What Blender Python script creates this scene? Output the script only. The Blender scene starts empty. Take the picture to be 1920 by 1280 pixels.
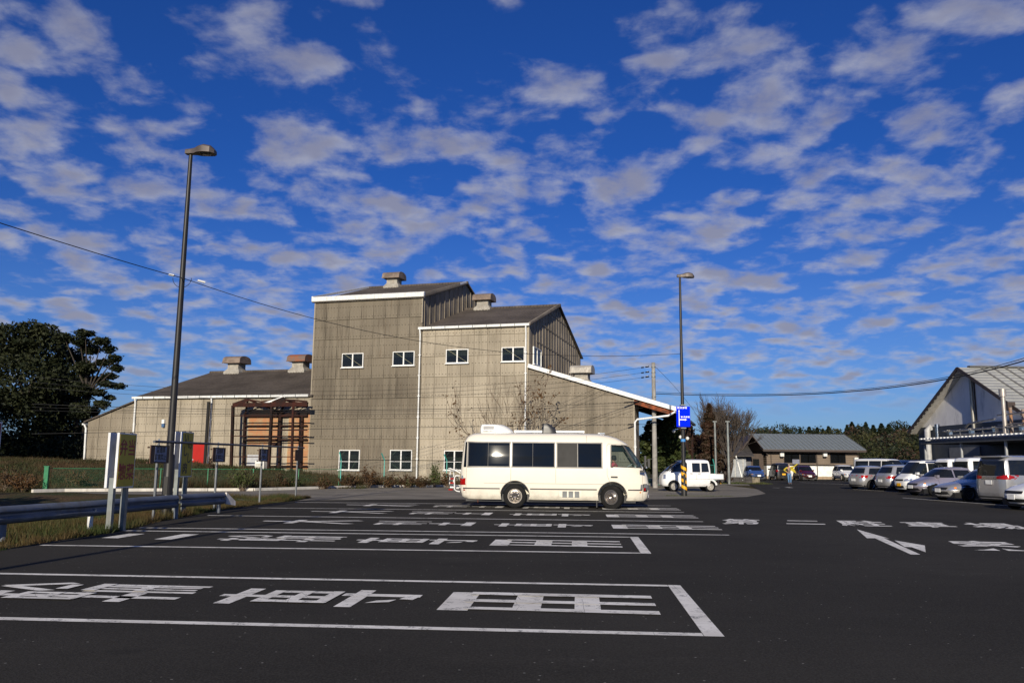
import bpy, bmesh, math, random
import numpy as np
from mathutils import Vector, Matrix
R = math.radians
S = bpy.context.scene
COL = S.collection
random.seed(7)
# ------------------------------------------------------------------ camera
CAM_H = 1.45
FPX = 1547.0            # focal length in photo pixels (1920 wide)
PITCH = math.atan(228 / FPX)
ROLL = 0.010
F = Vector((0, math.cos(PITCH), math.sin(PITCH)))
U0 = Vector((0, -math.sin(PITCH), math.cos(PITCH)))
R0 = Vector((1, 0, 0))
RT = R0 * math.cos(ROLL) + U0 * math.sin(ROLL)
UP = U0 * math.cos(ROLL) - R0 * math.sin(ROLL)
cd = bpy.data.cameras.new('camera')
cam = bpy.data.objects.new('camera', cd)
COL.objects.link(cam)
cam.matrix_world = Matrix(((RT.x, UP.x, -F.x, 0), (RT.y, UP.y, -F.y, 0), (RT.z, UP.z, -F.z, CAM_H), (0, 0, 0, 1)))
cd.sensor_width = 36
cd.lens = FPX / 1920 * 36
cd.clip_end = 5000
S.camera = cam
# ------------------------------------------------------------------ sky, sun, exposure
SUN_AZ, SUN_EL = 188.2, 19.0
w = bpy.data.worlds.new('World')
S.world = w
w.use_nodes = True
S.view_settings.view_transform = 'Standard'
S.view_settings.look = 'None'
S.view_settings.exposure = 0.0
S.view_settings.gamma = 1.0
S.view_settings.use_curve_mapping = False
sl = bpy.data.lights.new('sun', 'SUN')
sl.energy = 5.0
sl.angle = R(0.5)
sl.color = (1.0, 0.90, 0.73)
so = bpy.data.objects.new('sun', sl)
COL.objects.link(so)
sdir = Vector((math.sin(R(SUN_AZ)) * math.cos(R(SUN_EL)), math.cos(R(SUN_AZ)) * math.cos(R(SUN_EL)), math.sin(R(SUN_EL))))
so.rotation_euler = sdir.to_track_quat('Z', 'Y').to_euler()
so.location = (0, -20, 40)


def ray(px, py):
    return (F + RT * ((px - 960) / FPX) - UP * ((py - 640) / FPX))


def G(px, py, z=0.0):
    d = ray(px, py)
    t = (z - CAM_H) / d.z
    return Vector((d.x * t, d.y * t, z))


def at(px, py, Y):
    d = ray(px, py)
    t = Y / d.y
    return Vector((d.x * t, Y, CAM_H + d.z * t))


def zfor(X, Y, py):
    # height above (X,Y) that is seen at picture height py
    k = (640 - py) / FPX
    a = X * UP.x + Y * UP.y
    b = X * F.x + Y * F.y
    # (a + z*UPz) = k*(b + z*Fz)
    z = (k * b - a) / (UP.z - k * F.z)
    return z + CAM_H


def build_world():
    nt = w.node_tree
    N = nt.nodes
    L = nt.links
    N.clear()

    def nd(t, **k):
        n = N.new(t)
        for a, b in k.items():
            setattr(n, a, b)
        return n

    def M(op, a, b=None, c=None, clamp=False):
        n = nd('ShaderNodeMath', operation=op)
        n.use_clamp = clamp
        for i, v in enumerate((a, b, c)):
            if v is None:
                continue
            if isinstance(v, (int, float)):
                n.inputs[i].default_value = v
            else:
                L.new(v, n.inputs[i])
        return n.outputs[0]

    def mix(f, a, b):
        n = nd('ShaderNodeMix', data_type='RGBA')
        for i, v in ((0, f), (6, a), (7, b)):
            if isinstance(v, (int, float)):
                n.inputs[i].default_value = v
            elif isinstance(v, tuple):
                n.inputs[i].default_value = v + (1,)
            else:
                L.new(v, n.inputs[i])
        return n.outputs[2]
    sky = nd('ShaderNodeTexSky', sky_type='NISHITA')
    sky.sun_disc = False
    sky.sun_elevation = R(SUN_EL)
    sky.sun_rotation = R(SUN_AZ)
    sky.air_density = 1.0
    sky.dust_density = 0.3
    sky.ozone_density = 2.5
    # deep polarised blue
    gm = nd('ShaderNodeMix', data_type='RGBA', blend_type='MULTIPLY')
    gm.inputs[0].default_value = 1.0
    L.new(sky.outputs[0], gm.inputs[6])
    tc = nd('ShaderNodeTexCoord')
    sep = nd('ShaderNodeSeparateXYZ')
    L.new(tc.outputs['Generated'], sep.inputs[0])
    lowt = nd('ShaderNodeMapRange', interpolation_type='SMOOTHSTEP')
    L.new(sep.outputs[2], lowt.inputs[0])
    lowt.inputs[1].default_value = 0.0
    lowt.inputs[2].default_value = 0.36
    L.new(mix(lowt.outputs[0], (0.38, 0.58, 1.10), SKY_TINT[:3]), gm.inputs[7])
    zz = M('MAXIMUM', sep.outputs[2], 0.0)
    den = M('ADD', zz, 0.20)
    u = M('DIVIDE', sep.outputs[0], den)
    v = M('DIVIDE', sep.outputs[1], den)
    cmb = nd('ShaderNodeCombineXYZ')
    L.new(u, cmb.inputs[0])
    L.new(v, cmb.inputs[1])
    P = cmb.outputs[0]

    def uv(px, py):
        d = ray(px, py).normalized()
        q = max(d.z, 0) + 0.20
        return d.x / q, d.y / q
    # domain warp
    nw = nd('ShaderNodeTexNoise')
    nw.inputs['Scale'].default_value = 3.0
    nw.inputs['Detail'].default_value = 3
    L.new(P, nw.inputs['Vector'])
    wa = nd('ShaderNodeVectorMath', operation='MULTIPLY_ADD')
    L.new(nw.outputs['Color'], wa.inputs[0])
    wa.inputs[1].default_value = (0.10, 0.10, 0)
    L.new(P, wa.inputs[2])
    PW = wa.outputs[0]
    acc = None
    for (px, py, rx, ry, s) in CLOUDS:
        cu, cv = uv(px, py)
        u2, _ = uv(px + rx, py)
        _, v2 = uv(px, py - ry)
        _, v3 = uv(px, py + ry)
        ru = abs(u2 - cu)
        rv = abs(v2 - v3) / 2
        mp = nd('ShaderNodeVectorMath', operation='SUBTRACT')
        L.new(PW, mp.inputs[0])
        mp.inputs[1].default_value = (cu + 0.05, cv + 0.05, 0)
        ms = nd('ShaderNodeVectorMath', operation='MULTIPLY')
        L.new(mp.outputs[0], ms.inputs[0])
        ms.inputs[1].default_value = (1 / ru, 1 / rv, 0)
        ln = nd('ShaderNodeVectorMath', operation='DOT_PRODUCT')
        L.new(ms.outputs[0], ln.inputs[0])
        L.new(ms.outputs[0], ln.inputs[1])
        e = M('MULTIPLY', M('POWER', 2.718, M('MULTIPLY', ln.outputs['Value'], -0.9)), s)
        acc = e if acc is None else M('ADD', acc, e)
    acc = M('MINIMUM', acc, 1.15)

    def noise(scale, det, rough, vec=PW, off=None):
        n = nd('ShaderNodeTexNoise')
        n.inputs['Scale'].default_value = scale
        n.inputs['Detail'].default_value = det
        n.inputs['Roughness'].default_value = rough
        if off:
            o = nd('ShaderNodeVectorMath', operation='ADD')
            L.new(vec, o.inputs[0])
            o.inputs[1].default_value = off
            vec = o.outputs[0]
        L.new(vec, n.inputs['Vector'])
        return n.outputs['Fac']
    n1 = noise(8.0, 8, 0.54)
    n2 = noise(17.0, 6, 0.6, off=(3, 1, 0))
    n1s = noise(8.0, 2, 0.5, off=(0.0, 0.03, 0))
    vn = nd('ShaderNodeTexVoronoi', feature='SMOOTH_F1')
    vn.inputs['Scale'].default_value = 8.5
    vn.inputs['Smoothness'].default_value = 0.35
    wb = nd('ShaderNodeVectorMath', operation='MULTIPLY_ADD')
    nw2 = nd('ShaderNodeTexNoise')
    nw2.inputs['Scale'].default_value = 9.0
    nw2.inputs['Detail'].default_value = 4
    L.new(P, nw2.inputs['Vector'])
    L.new(nw2.outputs['Color'], wb.inputs[0])
    wb.inputs[1].default_value = (0.16, 0.16, 0)
    L.new(PW, wb.inputs[2])
    L.new(wb.outputs[0], vn.inputs['Vector'])
    cell = M('SUBTRACT', 0.42, vn.outputs['Distance'])
    # coverage away from the placed cloud fields, rising toward the horizon
    lowc = nd('ShaderNodeMapRange', interpolation_type='SMOOTHSTEP')
    L.new(zz, lowc.inputs[0])
    lowc.inputs[1].default_value = 0.50
    lowc.inputs[2].default_value = 0.13
    lowc.inputs[3].default_value = 0.0
    lowc.inputs[4].default_value = 0.33
    den1 = M('ADD', M('MULTIPLY', n1, 1.55), M('MULTIPLY', n2, 0.85))
    den1 = M('ADD', den1, M('MULTIPLY', acc, 0.40))
    den1 = M('ADD', den1, lowc.outputs[0])
    d = M('SUBTRACT', M('ADD', den1, M('MULTIPLY', cell, 0.95)), 1.18)
    al = nd('ShaderNodeMapRange', interpolation_type='SMOOTHSTEP')
    L.new(d, al.inputs[0])
    al.inputs[1].default_value = 0.0
    al.inputs[2].default_value = 0.80
    # fades where the layer thins at the zenith and sinks in haze at the horizon
    at_ = nd('ShaderNodeMapRange')
    L.new(zz, at_.inputs[0])
    at_.inputs[1].default_value = 0.2
    at_.inputs[2].default_value = 0.65
    at_.inputs[3].default_value = 0.88
    at_.inputs[4].default_value = 0.62
    hz = nd('ShaderNodeMapRange', interpolation_type='SMOOTHSTEP')
    L.new(zz, hz.inputs[0])
    hz.inputs[1].default_value = 0.045
    hz.inputs[2].default_value = 0.11
    alpha = M('MULTIPLY', M('MULTIPLY', al.outputs[0], at_.outputs[0]), hz.outputs[0])
    th = nd('ShaderNodeMapRange', interpolation_type='SMOOTHSTEP')
    L.new(M('ADD', M('ADD', d, M('MULTIPLY', M('SUBTRACT', n1s, 0.5), 1.1)), M('MULTIPLY', M('SUBTRACT', n2, 0.5), -0.9)), th.inputs[0])
    th.inputs[1].default_value = 0.15
    th.inputs[2].default_value = 0.85
    ccol = mix(th.outputs[0], CLOUD_EDGE, CLOUD_CORE)
    fin = mix(alpha, gm.outputs[2], ccol)
    bg = nd('ShaderNodeBackground')
    L.new(fin, bg.inputs[0])
    bg.inputs[1].default_value = SKY_STRENGTH
    out = nd('ShaderNodeOutputWorld')
    L.new(bg.outputs[0], out.inputs[0])


SKY_STRENGTH = 0.08
SKY_TINT = (0.14, 0.41, 1.04, 1)
CLOUD_EDGE = (6.0, 6.1, 6.9)
CLOUD_CORE = (3.6, 3.65, 4.6)
CLOUDS = [(90, 70, 120, 60, 1), (190, 120, 110, 60, 1), (50, 185, 90, 30, .9), (190, 240, 100, 45, 1), (90, 330, 110, 45, .8),
          (460, 70, 60, 50, .8), (560, 145, 110, 45, 1), (490, 260, 110, 60, 1), (650, 220, 80, 30, 1), (640, 330, 90, 60, 1),
          (990, 200, 100, 80, 1.1), (840, 275, 70, 50, 1), (900, 340, 90, 25, .8), (1260, 110, 140, 60, .9), (1430, 190, 100, 60, 1),
          (1620, 150, 100, 65, 1.05), (1790, 25, 120, 50, 1), (1712, 82, 32, 20, 1), (1190, 345, 90, 50, .9), (1440, 300, 120, 30, 1),
          (1650, 350, 130, 60, 1), (1300, 440, 110, 40, .8), (780, 420, 80, 35, .9), (620, 460, 90, 40, .8), (470, 15, 100, 30, .8),
          (1900, 190, 60, 60, .9), (430, 350, 100, 30, .7), (1230, 530, 150, 40, .7), (350, 130, 60, 170, -.8), (770, 130, 60, 160, -.5),
          (1080, 60, 60, 60, -.6), (1850, 300, 120, 100, -.3), (1330, 360, 90, 60, -.3)]
build_world()


# ------------------------------------------------------------------ helpers
def mesh_obj(name, verts, faces, mat=None, parent=None, smooth=None, loc=None, rz=None):
    me = bpy.data.meshes.new(name)
    me.from_pydata([tuple(v) for v in verts], [], faces)
    if mat is not None:
        me.materials.append(mat)
    me.validate()
    if smooth:
        bm = bmesh.new()
        bm.from_mesh(me)
        bmesh.ops.recalc_face_normals(bm, faces=bm.faces)
        for f in bm.faces:
            f.smooth = True
        for e in bm.edges:
            if len(e.link_faces) == 2 and e.calc_face_angle(0) > R(smooth):
                e.smooth = False
        bm.to_mesh(me)
        bm.free()
    return link(name, me, parent, loc, rz)


def link(name, me, parent=None, loc=None, rz=None):
    o = bpy.data.objects.new(name, me)
    COL.objects.link(o)
    if parent is not None:
        o.parent = parent
    if loc is not None:
        o.location = loc
    if rz is not None:
        o.rotation_euler = (0, 0, rz)
    return o


def tag(o, label=None, cat=None, group=None, kind=None):
    if label:
        o['label'] = label
    if cat:
        o['category'] = cat
    if group:
        o['group'] = group
    if kind:
        o['kind'] = kind
    return o


def thing(name, label, cat, loc=(0, 0, 0), rz=0, group=None):
    o = bpy.data.objects.new(name, None)
    COL.objects.link(o)
    o.location = loc
    o.rotation_euler = (0, 0, rz)
    o.empty_display_size = 0.2
    return tag(o, label, cat, group)


class MB:
    def __init__(s):
        s.v = []
        s.f = []

    def add(s, vs, fs):
        b = len(s.v)
        s.v += [Vector(v) for v in vs]
        s.f += [tuple(i + b for i in f) for f in fs]
        return s

    def box(s, c, d, M=None):
        x, y, z = d[0] / 2, d[1] / 2, d[2] / 2
        vs = [Vector((i * x, j * y, k * z)) for i in (-1, 1) for j in (-1, 1) for k in (-1, 1)]
        if M is not None:
            vs = [M @ v for v in vs]
        vs = [v + Vector(c) for v in vs]
        return s.add(vs, [(0, 1, 3, 2), (4, 6, 7, 5), (0, 4, 5, 1), (2, 3, 7, 6), (0, 2, 6, 4), (1, 5, 7, 3)])

    def bar(s, p, q, wx, wz=None, up=(0, 0, 1)):
        p = Vector(p)
        q = Vector(q)
        d = (q - p)
        L = d.length
        if L < 1e-6:
            return s
        d.normalize()
        u = Vector(up)
        if abs(d.dot(u)) > 0.99:
            u = Vector((0, 1, 0))
        a = d.cross(u).normalized()
        b = a.cross(d).normalized()
        wz = wz or wx
        vs = []
        for t in (p, q):
            for i, j in ((-1, -1), (1, -1), (1, 1), (-1, 1)):
                vs.append(t + a * (i * wx / 2) + b * (j * wz / 2))
        return s.add(vs, [(3, 2, 1, 0), (4, 5, 6, 7), (0, 1, 5, 4), (1, 2, 6, 5), (2, 3, 7, 6), (3, 0, 4, 7)])

    def tube(s, pts, r, n=8, cap=True):
        pts = [Vector(p) for p in pts]
        rs = r if isinstance(r, (list, tuple)) else [r] * len(pts)
        b = len(s.v)
        pa = None
        for i, p in enumerate(pts):
            d = (pts[min(i + 1, len(pts) - 1)] - pts[max(i - 1, 0)]).normalized()
            if pa is None:
                u = Vector((0, 0, 1)) if abs(d.z) < 0.9 else Vector((1, 0, 0))
                a = d.cross(u).normalized()
            else:
                a = (pa - d * pa.dot(d)).normalized()
            pa = a
            c = d.cross(a)
            for k in range(n):
                t = 2 * math.pi * k / n
                s.v.append(p + (a * math.cos(t) + c * math.sin(t)) * rs[i])
        for i in range(len(pts) - 1):
            for k in range(n):
                k2 = (k + 1) % n
                s.f.append((b + i * n + k, b + i * n + k2, b + (i + 1) * n + k2, b + (i + 1) * n + k))
        if cap:
            s.f.append(tuple(b + k for k in range(n))[::-1])
            e = b + (len(pts) - 1) * n
            s.f.append(tuple(e + k for k in range(n)))
        return s

    def lathe(s, prof, n=20, axis='y', c=(0, 0, 0), cap=False):
        # prof: (radius, offset along axis)
        b = len(s.v)
        c = Vector(c)
        for (r, h) in prof:
            for k in range(n):
                t = 2 * math.pi * k / n
                if axis == 'y':
                    s.v.append(c + Vector((r * math.cos(t), h, r * math.sin(t))))
                else:
                    s.v.append(c + Vector((r * math.cos(t), r * math.sin(t), h)))
        for i in range(len(prof) - 1):
            for k in range(n):
                k2 = (k + 1) % n
                s.f.append((b + i * n + k, b + i * n + k2, b + (i + 1) * n + k2, b + (i + 1) * n + k))
        if cap:
            s.f.append(tuple(b + k for k in range(n)))
            e = b + (len(prof) - 1) * n
            s.f.append(tuple(e + k for k in range(n)))
        return s

    def prism(s, poly, off):
        # poly: list of 3d points, off: extrusion vector
        n = len(poly)
        off = Vector(off)
        vs = [Vector(p) for p in poly] + [Vector(p) + off for p in poly]
        fs = [tuple(range(n))[::-1], tuple(range(n, 2 * n))] + [(i, (i + 1) % n, (i + 1) % n + n, i + n) for i in range(n)]
        return s.add(vs, fs)

    def build(s, name, mat, parent=None, smooth=None, loc=None, rz=None, label=None):
        o = mesh_obj(name, s.v, s.f, mat, parent, smooth, loc, rz)
        if label:
            o['label'] = label
        return o


# ------------------------------------------------------------------ materials
def newmat(name):
    m = bpy.data.materials.new(name)
    m.use_nodes = True
    m.node_tree.nodes.clear()
    return m


class NB:
    def __init__(s, m):
        s.N = m.node_tree.nodes
        s.L = m.node_tree.links

    def n(s, t, ins=None, **k):
        n = s.N.new(t)
        for a, b in k.items():
            setattr(n, a, b)
        if ins:
            for a, b in ins.items():
                if isinstance(b, bpy.types.NodeSocket):
                    s.L.new(b, n.inputs[a])
                else:
                    n.inputs[a].default_value = b
        return n

    def math(s, op, a, b=0.0, c=None, clamp=False):
        n = s.N.new('ShaderNodeMath')
        n.operation = op
        n.use_clamp = clamp
        for i, v in enumerate((a, b, c)):
            if v is None:
                continue
            if isinstance(v, (int, float)):
                n.inputs[i].default_value = v
            else:
                s.L.new(v, n.inputs[i])
        return n.outputs[0]

    def mix(s, f, a, b, bt='MIX'):
        n = s.N.new('ShaderNodeMix')
        n.data_type = 'RGBA'
        n.blend_type = bt
        for i, v in ((0, f), (6, a), (7, b)):
            if isinstance(v, (int, float)):
                n.inputs[i].default_value = v
            elif isinstance(v, (tuple, list)):
                n.inputs[i].default_value = tuple(v[:3]) + (1,)
            else:
                s.L.new(v, n.inputs[i])
        return n.outputs[2]

    def noise(s, vec, scale, det=4, rough=0.55):
        n = s.n('ShaderNodeTexNoise', {'Scale': scale, 'Detail': det, 'Roughness': rough, 'Vector': vec})
        return n.outputs['Fac']

    def ramp(s, v, a, b, lo=0.0, hi=1.0):
        n = s.n('ShaderNodeMapRange', {0: v, 1: a, 2: b, 3: lo, 4: hi}, interpolation_type='SMOOTHSTEP')
        return n.outputs[0]

    def scale(s, vec, sc):
        n = s.n('ShaderNodeVectorMath', {0: vec, 1: sc}, operation='MULTIPLY')
        return n.outputs[0]

    def out(s, sh):
        o = s.N.new('ShaderNodeOutputMaterial')
        s.L.new(sh, o.inputs[0])

    def pr(s, col, rough=0.6, metal=0.0, spec=0.5, normal=None, coat=0.0):
        n = s.N.new('ShaderNodeBsdfPrincipled')
        for k, v in (('Base Color', col), ('Roughness', rough), ('Metallic', metal), ('Specular IOR Level', spec), ('Coat Weight', coat)):
            if isinstance(v, bpy.types.NodeSocket):
                s.L.new(v, n.inputs[k])
            elif isinstance(v, (tuple, list)):
                n.inputs[k].default_value = tuple(v[:3]) + (1,)
            else:
                n.inputs[k].default_value = v
        if normal is not None:
            s.L.new(normal, n.inputs['Normal'])
        return n

    def bump(s, h, dist=0.01, st=1.0):
        n = s.n('ShaderNodeBump', {'Height': h, 'Distance': dist, 'Strength': st})
        return n.outputs[0]


_simple = {}


def simple(name, col, rough=0.6, metal=0.0, spec=0.5, var=0.15, scale=3.0, coat=0.0, bump=0.0, dirt=None):
    if name in _simple:
        return _simple[name]
    m = newmat(name)
    b = NB(m)
    g = b.n('ShaderNodeNewGeometry')
    P = g.outputs['Position']
    nz = b.noise(P, scale, 5, 0.6)
    c2 = tuple(c * (1 - var) for c in col)
    c1 = tuple(min(1, c * (1 + var)) for c in col)
    cc = b.mix(b.ramp(nz, .3, .7), c2, c1)
    if dirt:
        dn = b.noise(b.scale(P, (2.0, 2.0, .5)), scale * 1.3, 5, .65)
        cc = b.mix(b.ramp(dn, .5, .72, 0, dirt[1]), cc, dirt[0])
    nrm = None
    if bump:
        nrm = b.bump(b.noise(P, scale * 12, 3, .6), bump)
    b.out(b.pr(cc, rough, metal, spec, nrm, coat).outputs[0])
    _simple[name] = m
    return m


def mat_asphalt():
    m = newmat('asphalt')
    b = NB(m)
    g = b.n('ShaderNodeNewGeometry')
    P = g.outputs['Position']
    big = b.noise(P, .18, 4, .55)
    mid = b.noise(b.scale(P, (.6, 1.6, 1)), 1.6, 5, .6)
    fine = b.noise(P, 55, 3, .7)
    vo = b.n('ShaderNodeTexVoronoi', {'Vector': P, 'Scale': 70.0})
    c = b.mix(b.ramp(big, .35, .65), (.026, .024, .021), (.040, .037, .032))
    c = b.mix(b.ramp(mid, .45, .75, 0, .5), c, (.022, .021, .019))
    c = b.mix(b.ramp(fine, .35, .7, 0, .65), c, (.070, .066, .058))
    v2 = b.n('ShaderNodeTexVoronoi', {'Vector': P, 'Scale': 9.0})
    spk = b.math('LESS_THAN', v2.outputs['Distance'], .085)
    scuff = b.math('MULTIPLY', b.ramp(b.noise(b.scale(P, (.35, 1.1, 1)), 1.1, 6, .7), .55, .75), b.ramp(b.noise(P, 22, 3, .7), .4, .65))
    c = b.mix(b.math('MULTIPLY', scuff, .45), c, (.10, .095, .085))
    oil = b.ramp(b.noise(b.scale(P, (1, 1, 1)), .55, 3, .5), .66, .74, 0, .45)
    c = b.mix(oil, c, (.014, .014, .014))
    rnd = b.n('ShaderNodeSeparateColor', {0: v2.outputs['Color']})
    spk = b.math('MULTIPLY', spk, b.math('GREATER_THAN', rnd.outputs[0], .62))
    c = b.mix(b.math('MULTIPLY', spk, .7), c, (.30, .29, .26))
    h = b.math('ADD', b.math('MULTIPLY', vo.outputs['Distance'], .6), b.math('MULTIPLY', fine, .6))
    b.out(b.pr(c, .97, 0, .06, b.bump(h, .004, .7)).outputs[0])
    return m


def mat_paint():
    m = newmat('road_paint')
    b = NB(m)
    g = b.n('ShaderNodeNewGeometry')
    P = g.outputs['Position']
    n1 = b.noise(P, 6, 6, .7)
    n2 = b.noise(P, 60, 3, .7)
    c = b.mix(b.ramp(b.noise(P, 1.3, 3), .3, .7), (.70, .67, .60), (.90, .87, .79))
    wear = b.math('MULTIPLY', b.ramp(n1, .50, .66), b.ramp(n2, .40, .58))
    vc = b.n('ShaderNodeTexVoronoi', {'Vector': P, 'Scale': 1.3}, feature='DISTANCE_TO_EDGE')
    wear = b.math('MAXIMUM', wear, b.math('MULTIPLY', b.math('LESS_THAN', vc.outputs['Distance'], .0035), .45))
    c = b.mix(wear, c, (.12, .12, .115))
    b.out(b.pr(c, .8, 0, .3, b.bump(n2, .002, .5)).outputs[0])
    return m


def mat_gravel():
    m = newmat('old_concrete_apron')
    b = NB(m)
    g = b.n('ShaderNodeNewGeometry')
    P = g.outputs['Position']
    c = b.mix(b.ramp(b.noise(P, .5, 5, .6), .3, .7), (.17, .155, .125), (.30, .27, .22))
    c = b.mix(b.ramp(b.noise(P, 25, 3, .7), .35, .7, 0, .5), c, (.10, .09, .075))
    b.out(b.pr(c, .95, 0, .2, b.bump(b.noise(P, 30, 3, .7), .01)).outputs[0])
    return m


def mat_earth():
    m = newmat('dry_grass_earth')
    b = NB(m)
    g = b.n('ShaderNodeNewGeometry')
    P = g.outputs['Position']
    n = b.noise(P, .35, 6, .65)
    n2 = b.noise(P, 3.5, 5, .7)
    c = b.mix(b.ramp(n, .42, .62), (.12, .08, .04), (.045, .06, .022))
    c = b.mix(b.ramp(n2, .4, .7, 0, .6), c, (.07, .05, .03))
    b.out(b.pr(c, .95, 0, .1, b.bump(b.noise(P, 9, 5, .7), .08)).outputs[0])
    return m


def mat_sheet(name, lo, hi, stain=.55):
    # weathered corrugated cement sheet: colour, streaks and rows of fixings; joints are geometry
    m = newmat(name)
    b = NB(m)
    g = b.n('ShaderNodeNewGeometry')
    P = g.outputs['Position']
    tc = b.n('ShaderNodeTexCoord')
    O = tc.outputs['Object']
    so_ = b.n('ShaderNodeSeparateXYZ', {0: O})
    oi = b.n('ShaderNodeObjectInfo')
    rnd = oi.outputs['Random']
    c = b.mix(rnd, lo, hi)
    c = b.mix(b.ramp(b.noise(P, .22, 4, .5), .35, .68, 0, .6), c, tuple(x * 1.25 for x in hi))
    st = b.noise(b.scale(P, (2.6, 2.6, .16)), .8, 7, .7)
    patchy = b.ramp(b.noise(P, .3, 3, .5), .38, .6)
    c = b.mix(b.math('MULTIPLY', b.ramp(st, .46, .70, 0, stain), b.math('ADD', b.math('MULTIPLY', patchy, .8), .2)), c, tuple(x * .4 for x in lo))
    pale = b.noise(b.scale(P, (1.6, 1.6, .25)), .9, 5, .6)
    c = b.mix(b.ramp(pale, .56, .72, 0, .45), c, tuple(min(1, x * 1.5) for x in hi))
    st2 = b.noise(b.scale(P, (7, 7, .3)), 1.4, 4, .6)
    c = b.mix(b.ramp(st2, .55, .75, 0, .35), c, (.10, .055, .03))
    fn = b.noise(P, 14, 4, .7)
    c = b.mix(b.ramp(fn, .4, .75, 0, .25), c, tuple(x * .5 for x in lo))
    # fixings: small dark dots
    wv = b.math('FRACT', b.math('MULTIPLY', so_.outputs[0], 1 / .24))
    dx = b.math('ABSOLUTE', b.math('SUBTRACT', wv, .5))
    zf = b.math('FRACT', b.math('ADD', b.math('MULTIPLY', so_.outputs[2], 1 / .72), .28))
    dz = b.math('ABSOLUTE', b.math('SUBTRACT', zf, .5))
    dot = b.math('MULTIPLY', b.math('LESS_THAN', dx, .17), b.math('LESS_THAN', dz, .045))
    c = b.mix(b.math('MULTIPLY', dot, .55), c, (.035, .028, .02))
    cor = b.math('SINE', b.math('MULTIPLY', so_.outputs[0], 2 * math.pi / .13))
    b.out(b.pr(c, .92, 0, .2, b.bump(cor, .012, .6)).outputs[0])
    return m


def mat_corr(name, col, pitch=.13, depth=.02, axis=0, rough=.85, var=.25, stain=.5, metal=0, dark=.35):
    m = newmat(name)
    b = NB(m)
    g = b.n('ShaderNodeNewGeometry')
    P = g.outputs['Position']
    tc = b.n('ShaderNodeTexCoord')
    so_ = b.n('ShaderNodeSeparateXYZ', {0: tc.outputs['Object']})
    c = b.mix(b.ramp(b.noise(P, .5, 5, .6), .3, .7), tuple(x * (1 - var) for x in col), tuple(x * (1 + var) for x in col))
    st = b.noise(b.scale(P, (2.5, 2.5, .3)), 1.5, 6, .65)
    c = b.mix(b.ramp(st, .48, .75, 0, stain), c, tuple(x * dark for x in col))
    cor = b.math('SINE', b.math('MULTIPLY', so_.outputs[axis], 2 * math.pi / pitch))
    b.out(b.pr(c, rough, metal, .25, b.bump(cor, depth, .8)).outputs[0])
    return m


def mat_rust(name, a=(.16, .05, .02), c_=(.05, .025, .018), sc=2.2):
    m = newmat(name)
    b = NB(m)
    P = b.n('ShaderNodeNewGeometry').outputs['Position']
    c = b.mix(b.ramp(b.noise(P, sc, 6, .7), .38, .62), c_, a)
    b.out(b.pr(c, .85, 0, .25, b.bump(b.noise(P, 20, 4), .004)).outputs[0])
    return m


def mat_leaf(name, a, c_, trans=.25, sc=1.3, third=None):
    m = newmat(name)
    b = NB(m)
    P = b.n('ShaderNodeNewGeometry').outputs['Position']
    c = b.mix(b.ramp(b.noise(P, sc, 3, .6), .35, .65), a, c_)
    fn = b.noise(P, 9, 2, .6)
    c = b.mix(b.ramp(fn, .4, .7, 0, .6), c, tuple(x * .45 for x in a))
    if third:
        c = b.mix(b.ramp(b.noise(P, 3.3, 2), .55, .65, 0, .8), c, third)
    d = b.pr(c, .65, 0, .25)
    t = b.n('ShaderNodeBsdfTranslucent', {'Color': c})
    mx = b.n('ShaderNodeMixShader', {0: trans, 1: d.outputs[0], 2: t.outputs[0]})
    b.out(mx.outputs[0])
    return m


def mat_glass(name, tint=(.02, .025, .03), alpha=.75, rough=.03, spec=.6, wav=.3):
    # tinted pane: mostly dark film, sharp reflection, some see-through
    m = newmat(name)
    b = NB(m)
    P = b.n('ShaderNodeNewGeometry').outputs['Position']
    d = b.pr(tint, rough, 0, spec, b.bump(b.noise(P, 1.2, 2), .003, wav))
    t = b.n('ShaderNodeBsdfTransparent', {'Color': (.8, .9, .9, 1)})
    mx = b.n('ShaderNodeMixShader', {0: alpha, 1: t.outputs[0], 2: d.outputs[0]})
    b.out(mx.outputs[0])
    return m


def mat_net(name, col, cell=.06, cover=.35):
    # woven wire net seen from afar: wires with gaps between them
    m = newmat(name)
    b = NB(m)
    tc = b.n('ShaderNodeTexCoord')
    so_ = b.n('ShaderNodeSeparateXYZ', {0: tc.outputs['Object']})
    a = b.math('ADD', so_.outputs[0], so_.outputs[2])
    c = b.math('SUBTRACT', so_.outputs[0], so_.outputs[2])
    fa = b.math('LESS_THAN', b.math('FRACT', b.math('MULTIPLY', a, 1 / cell)), cover / 2)
    fc = b.math('LESS_THAN', b.math('FRACT', b.math('MULTIPLY', c, 1 / cell)), cover / 2)
    k = b.math('MAXIMUM', fa, fc)
    d = b.pr(col, .5, 0, .4)
    t = b.n('ShaderNodeBsdfTransparent', {})
    mx = b.n('ShaderNodeMixShader', {0: k, 1: t.outputs[0], 2: d.outputs[0]})
    b.out(mx.outputs[0])
    return m


def mat_car(name, col, metal=.0, rough=.25):
    m = newmat(name)
    b = NB(m)
    P = b.n('ShaderNodeNewGeometry').outputs['Position']
    c = b.mix(b.ramp(b.noise(P, 1.5, 5, .6), .4, .7, 0, .12), col, tuple(x * .7 for x in col))
    gz = b.n('ShaderNodeSeparateXYZ', {0: P})
    dust = b.math('MULTIPLY', b.ramp(gz.outputs[2], .75, .2), b.ramp(b.noise(P, 3.5, 5, .7), .35, .75))
    c = b.mix(b.math('MULTIPLY', dust, .5), c, (.22, .19, .15))
    b.out(b.pr(c, rough, metal, .5, None, .6).outputs[0])
    return m


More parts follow.
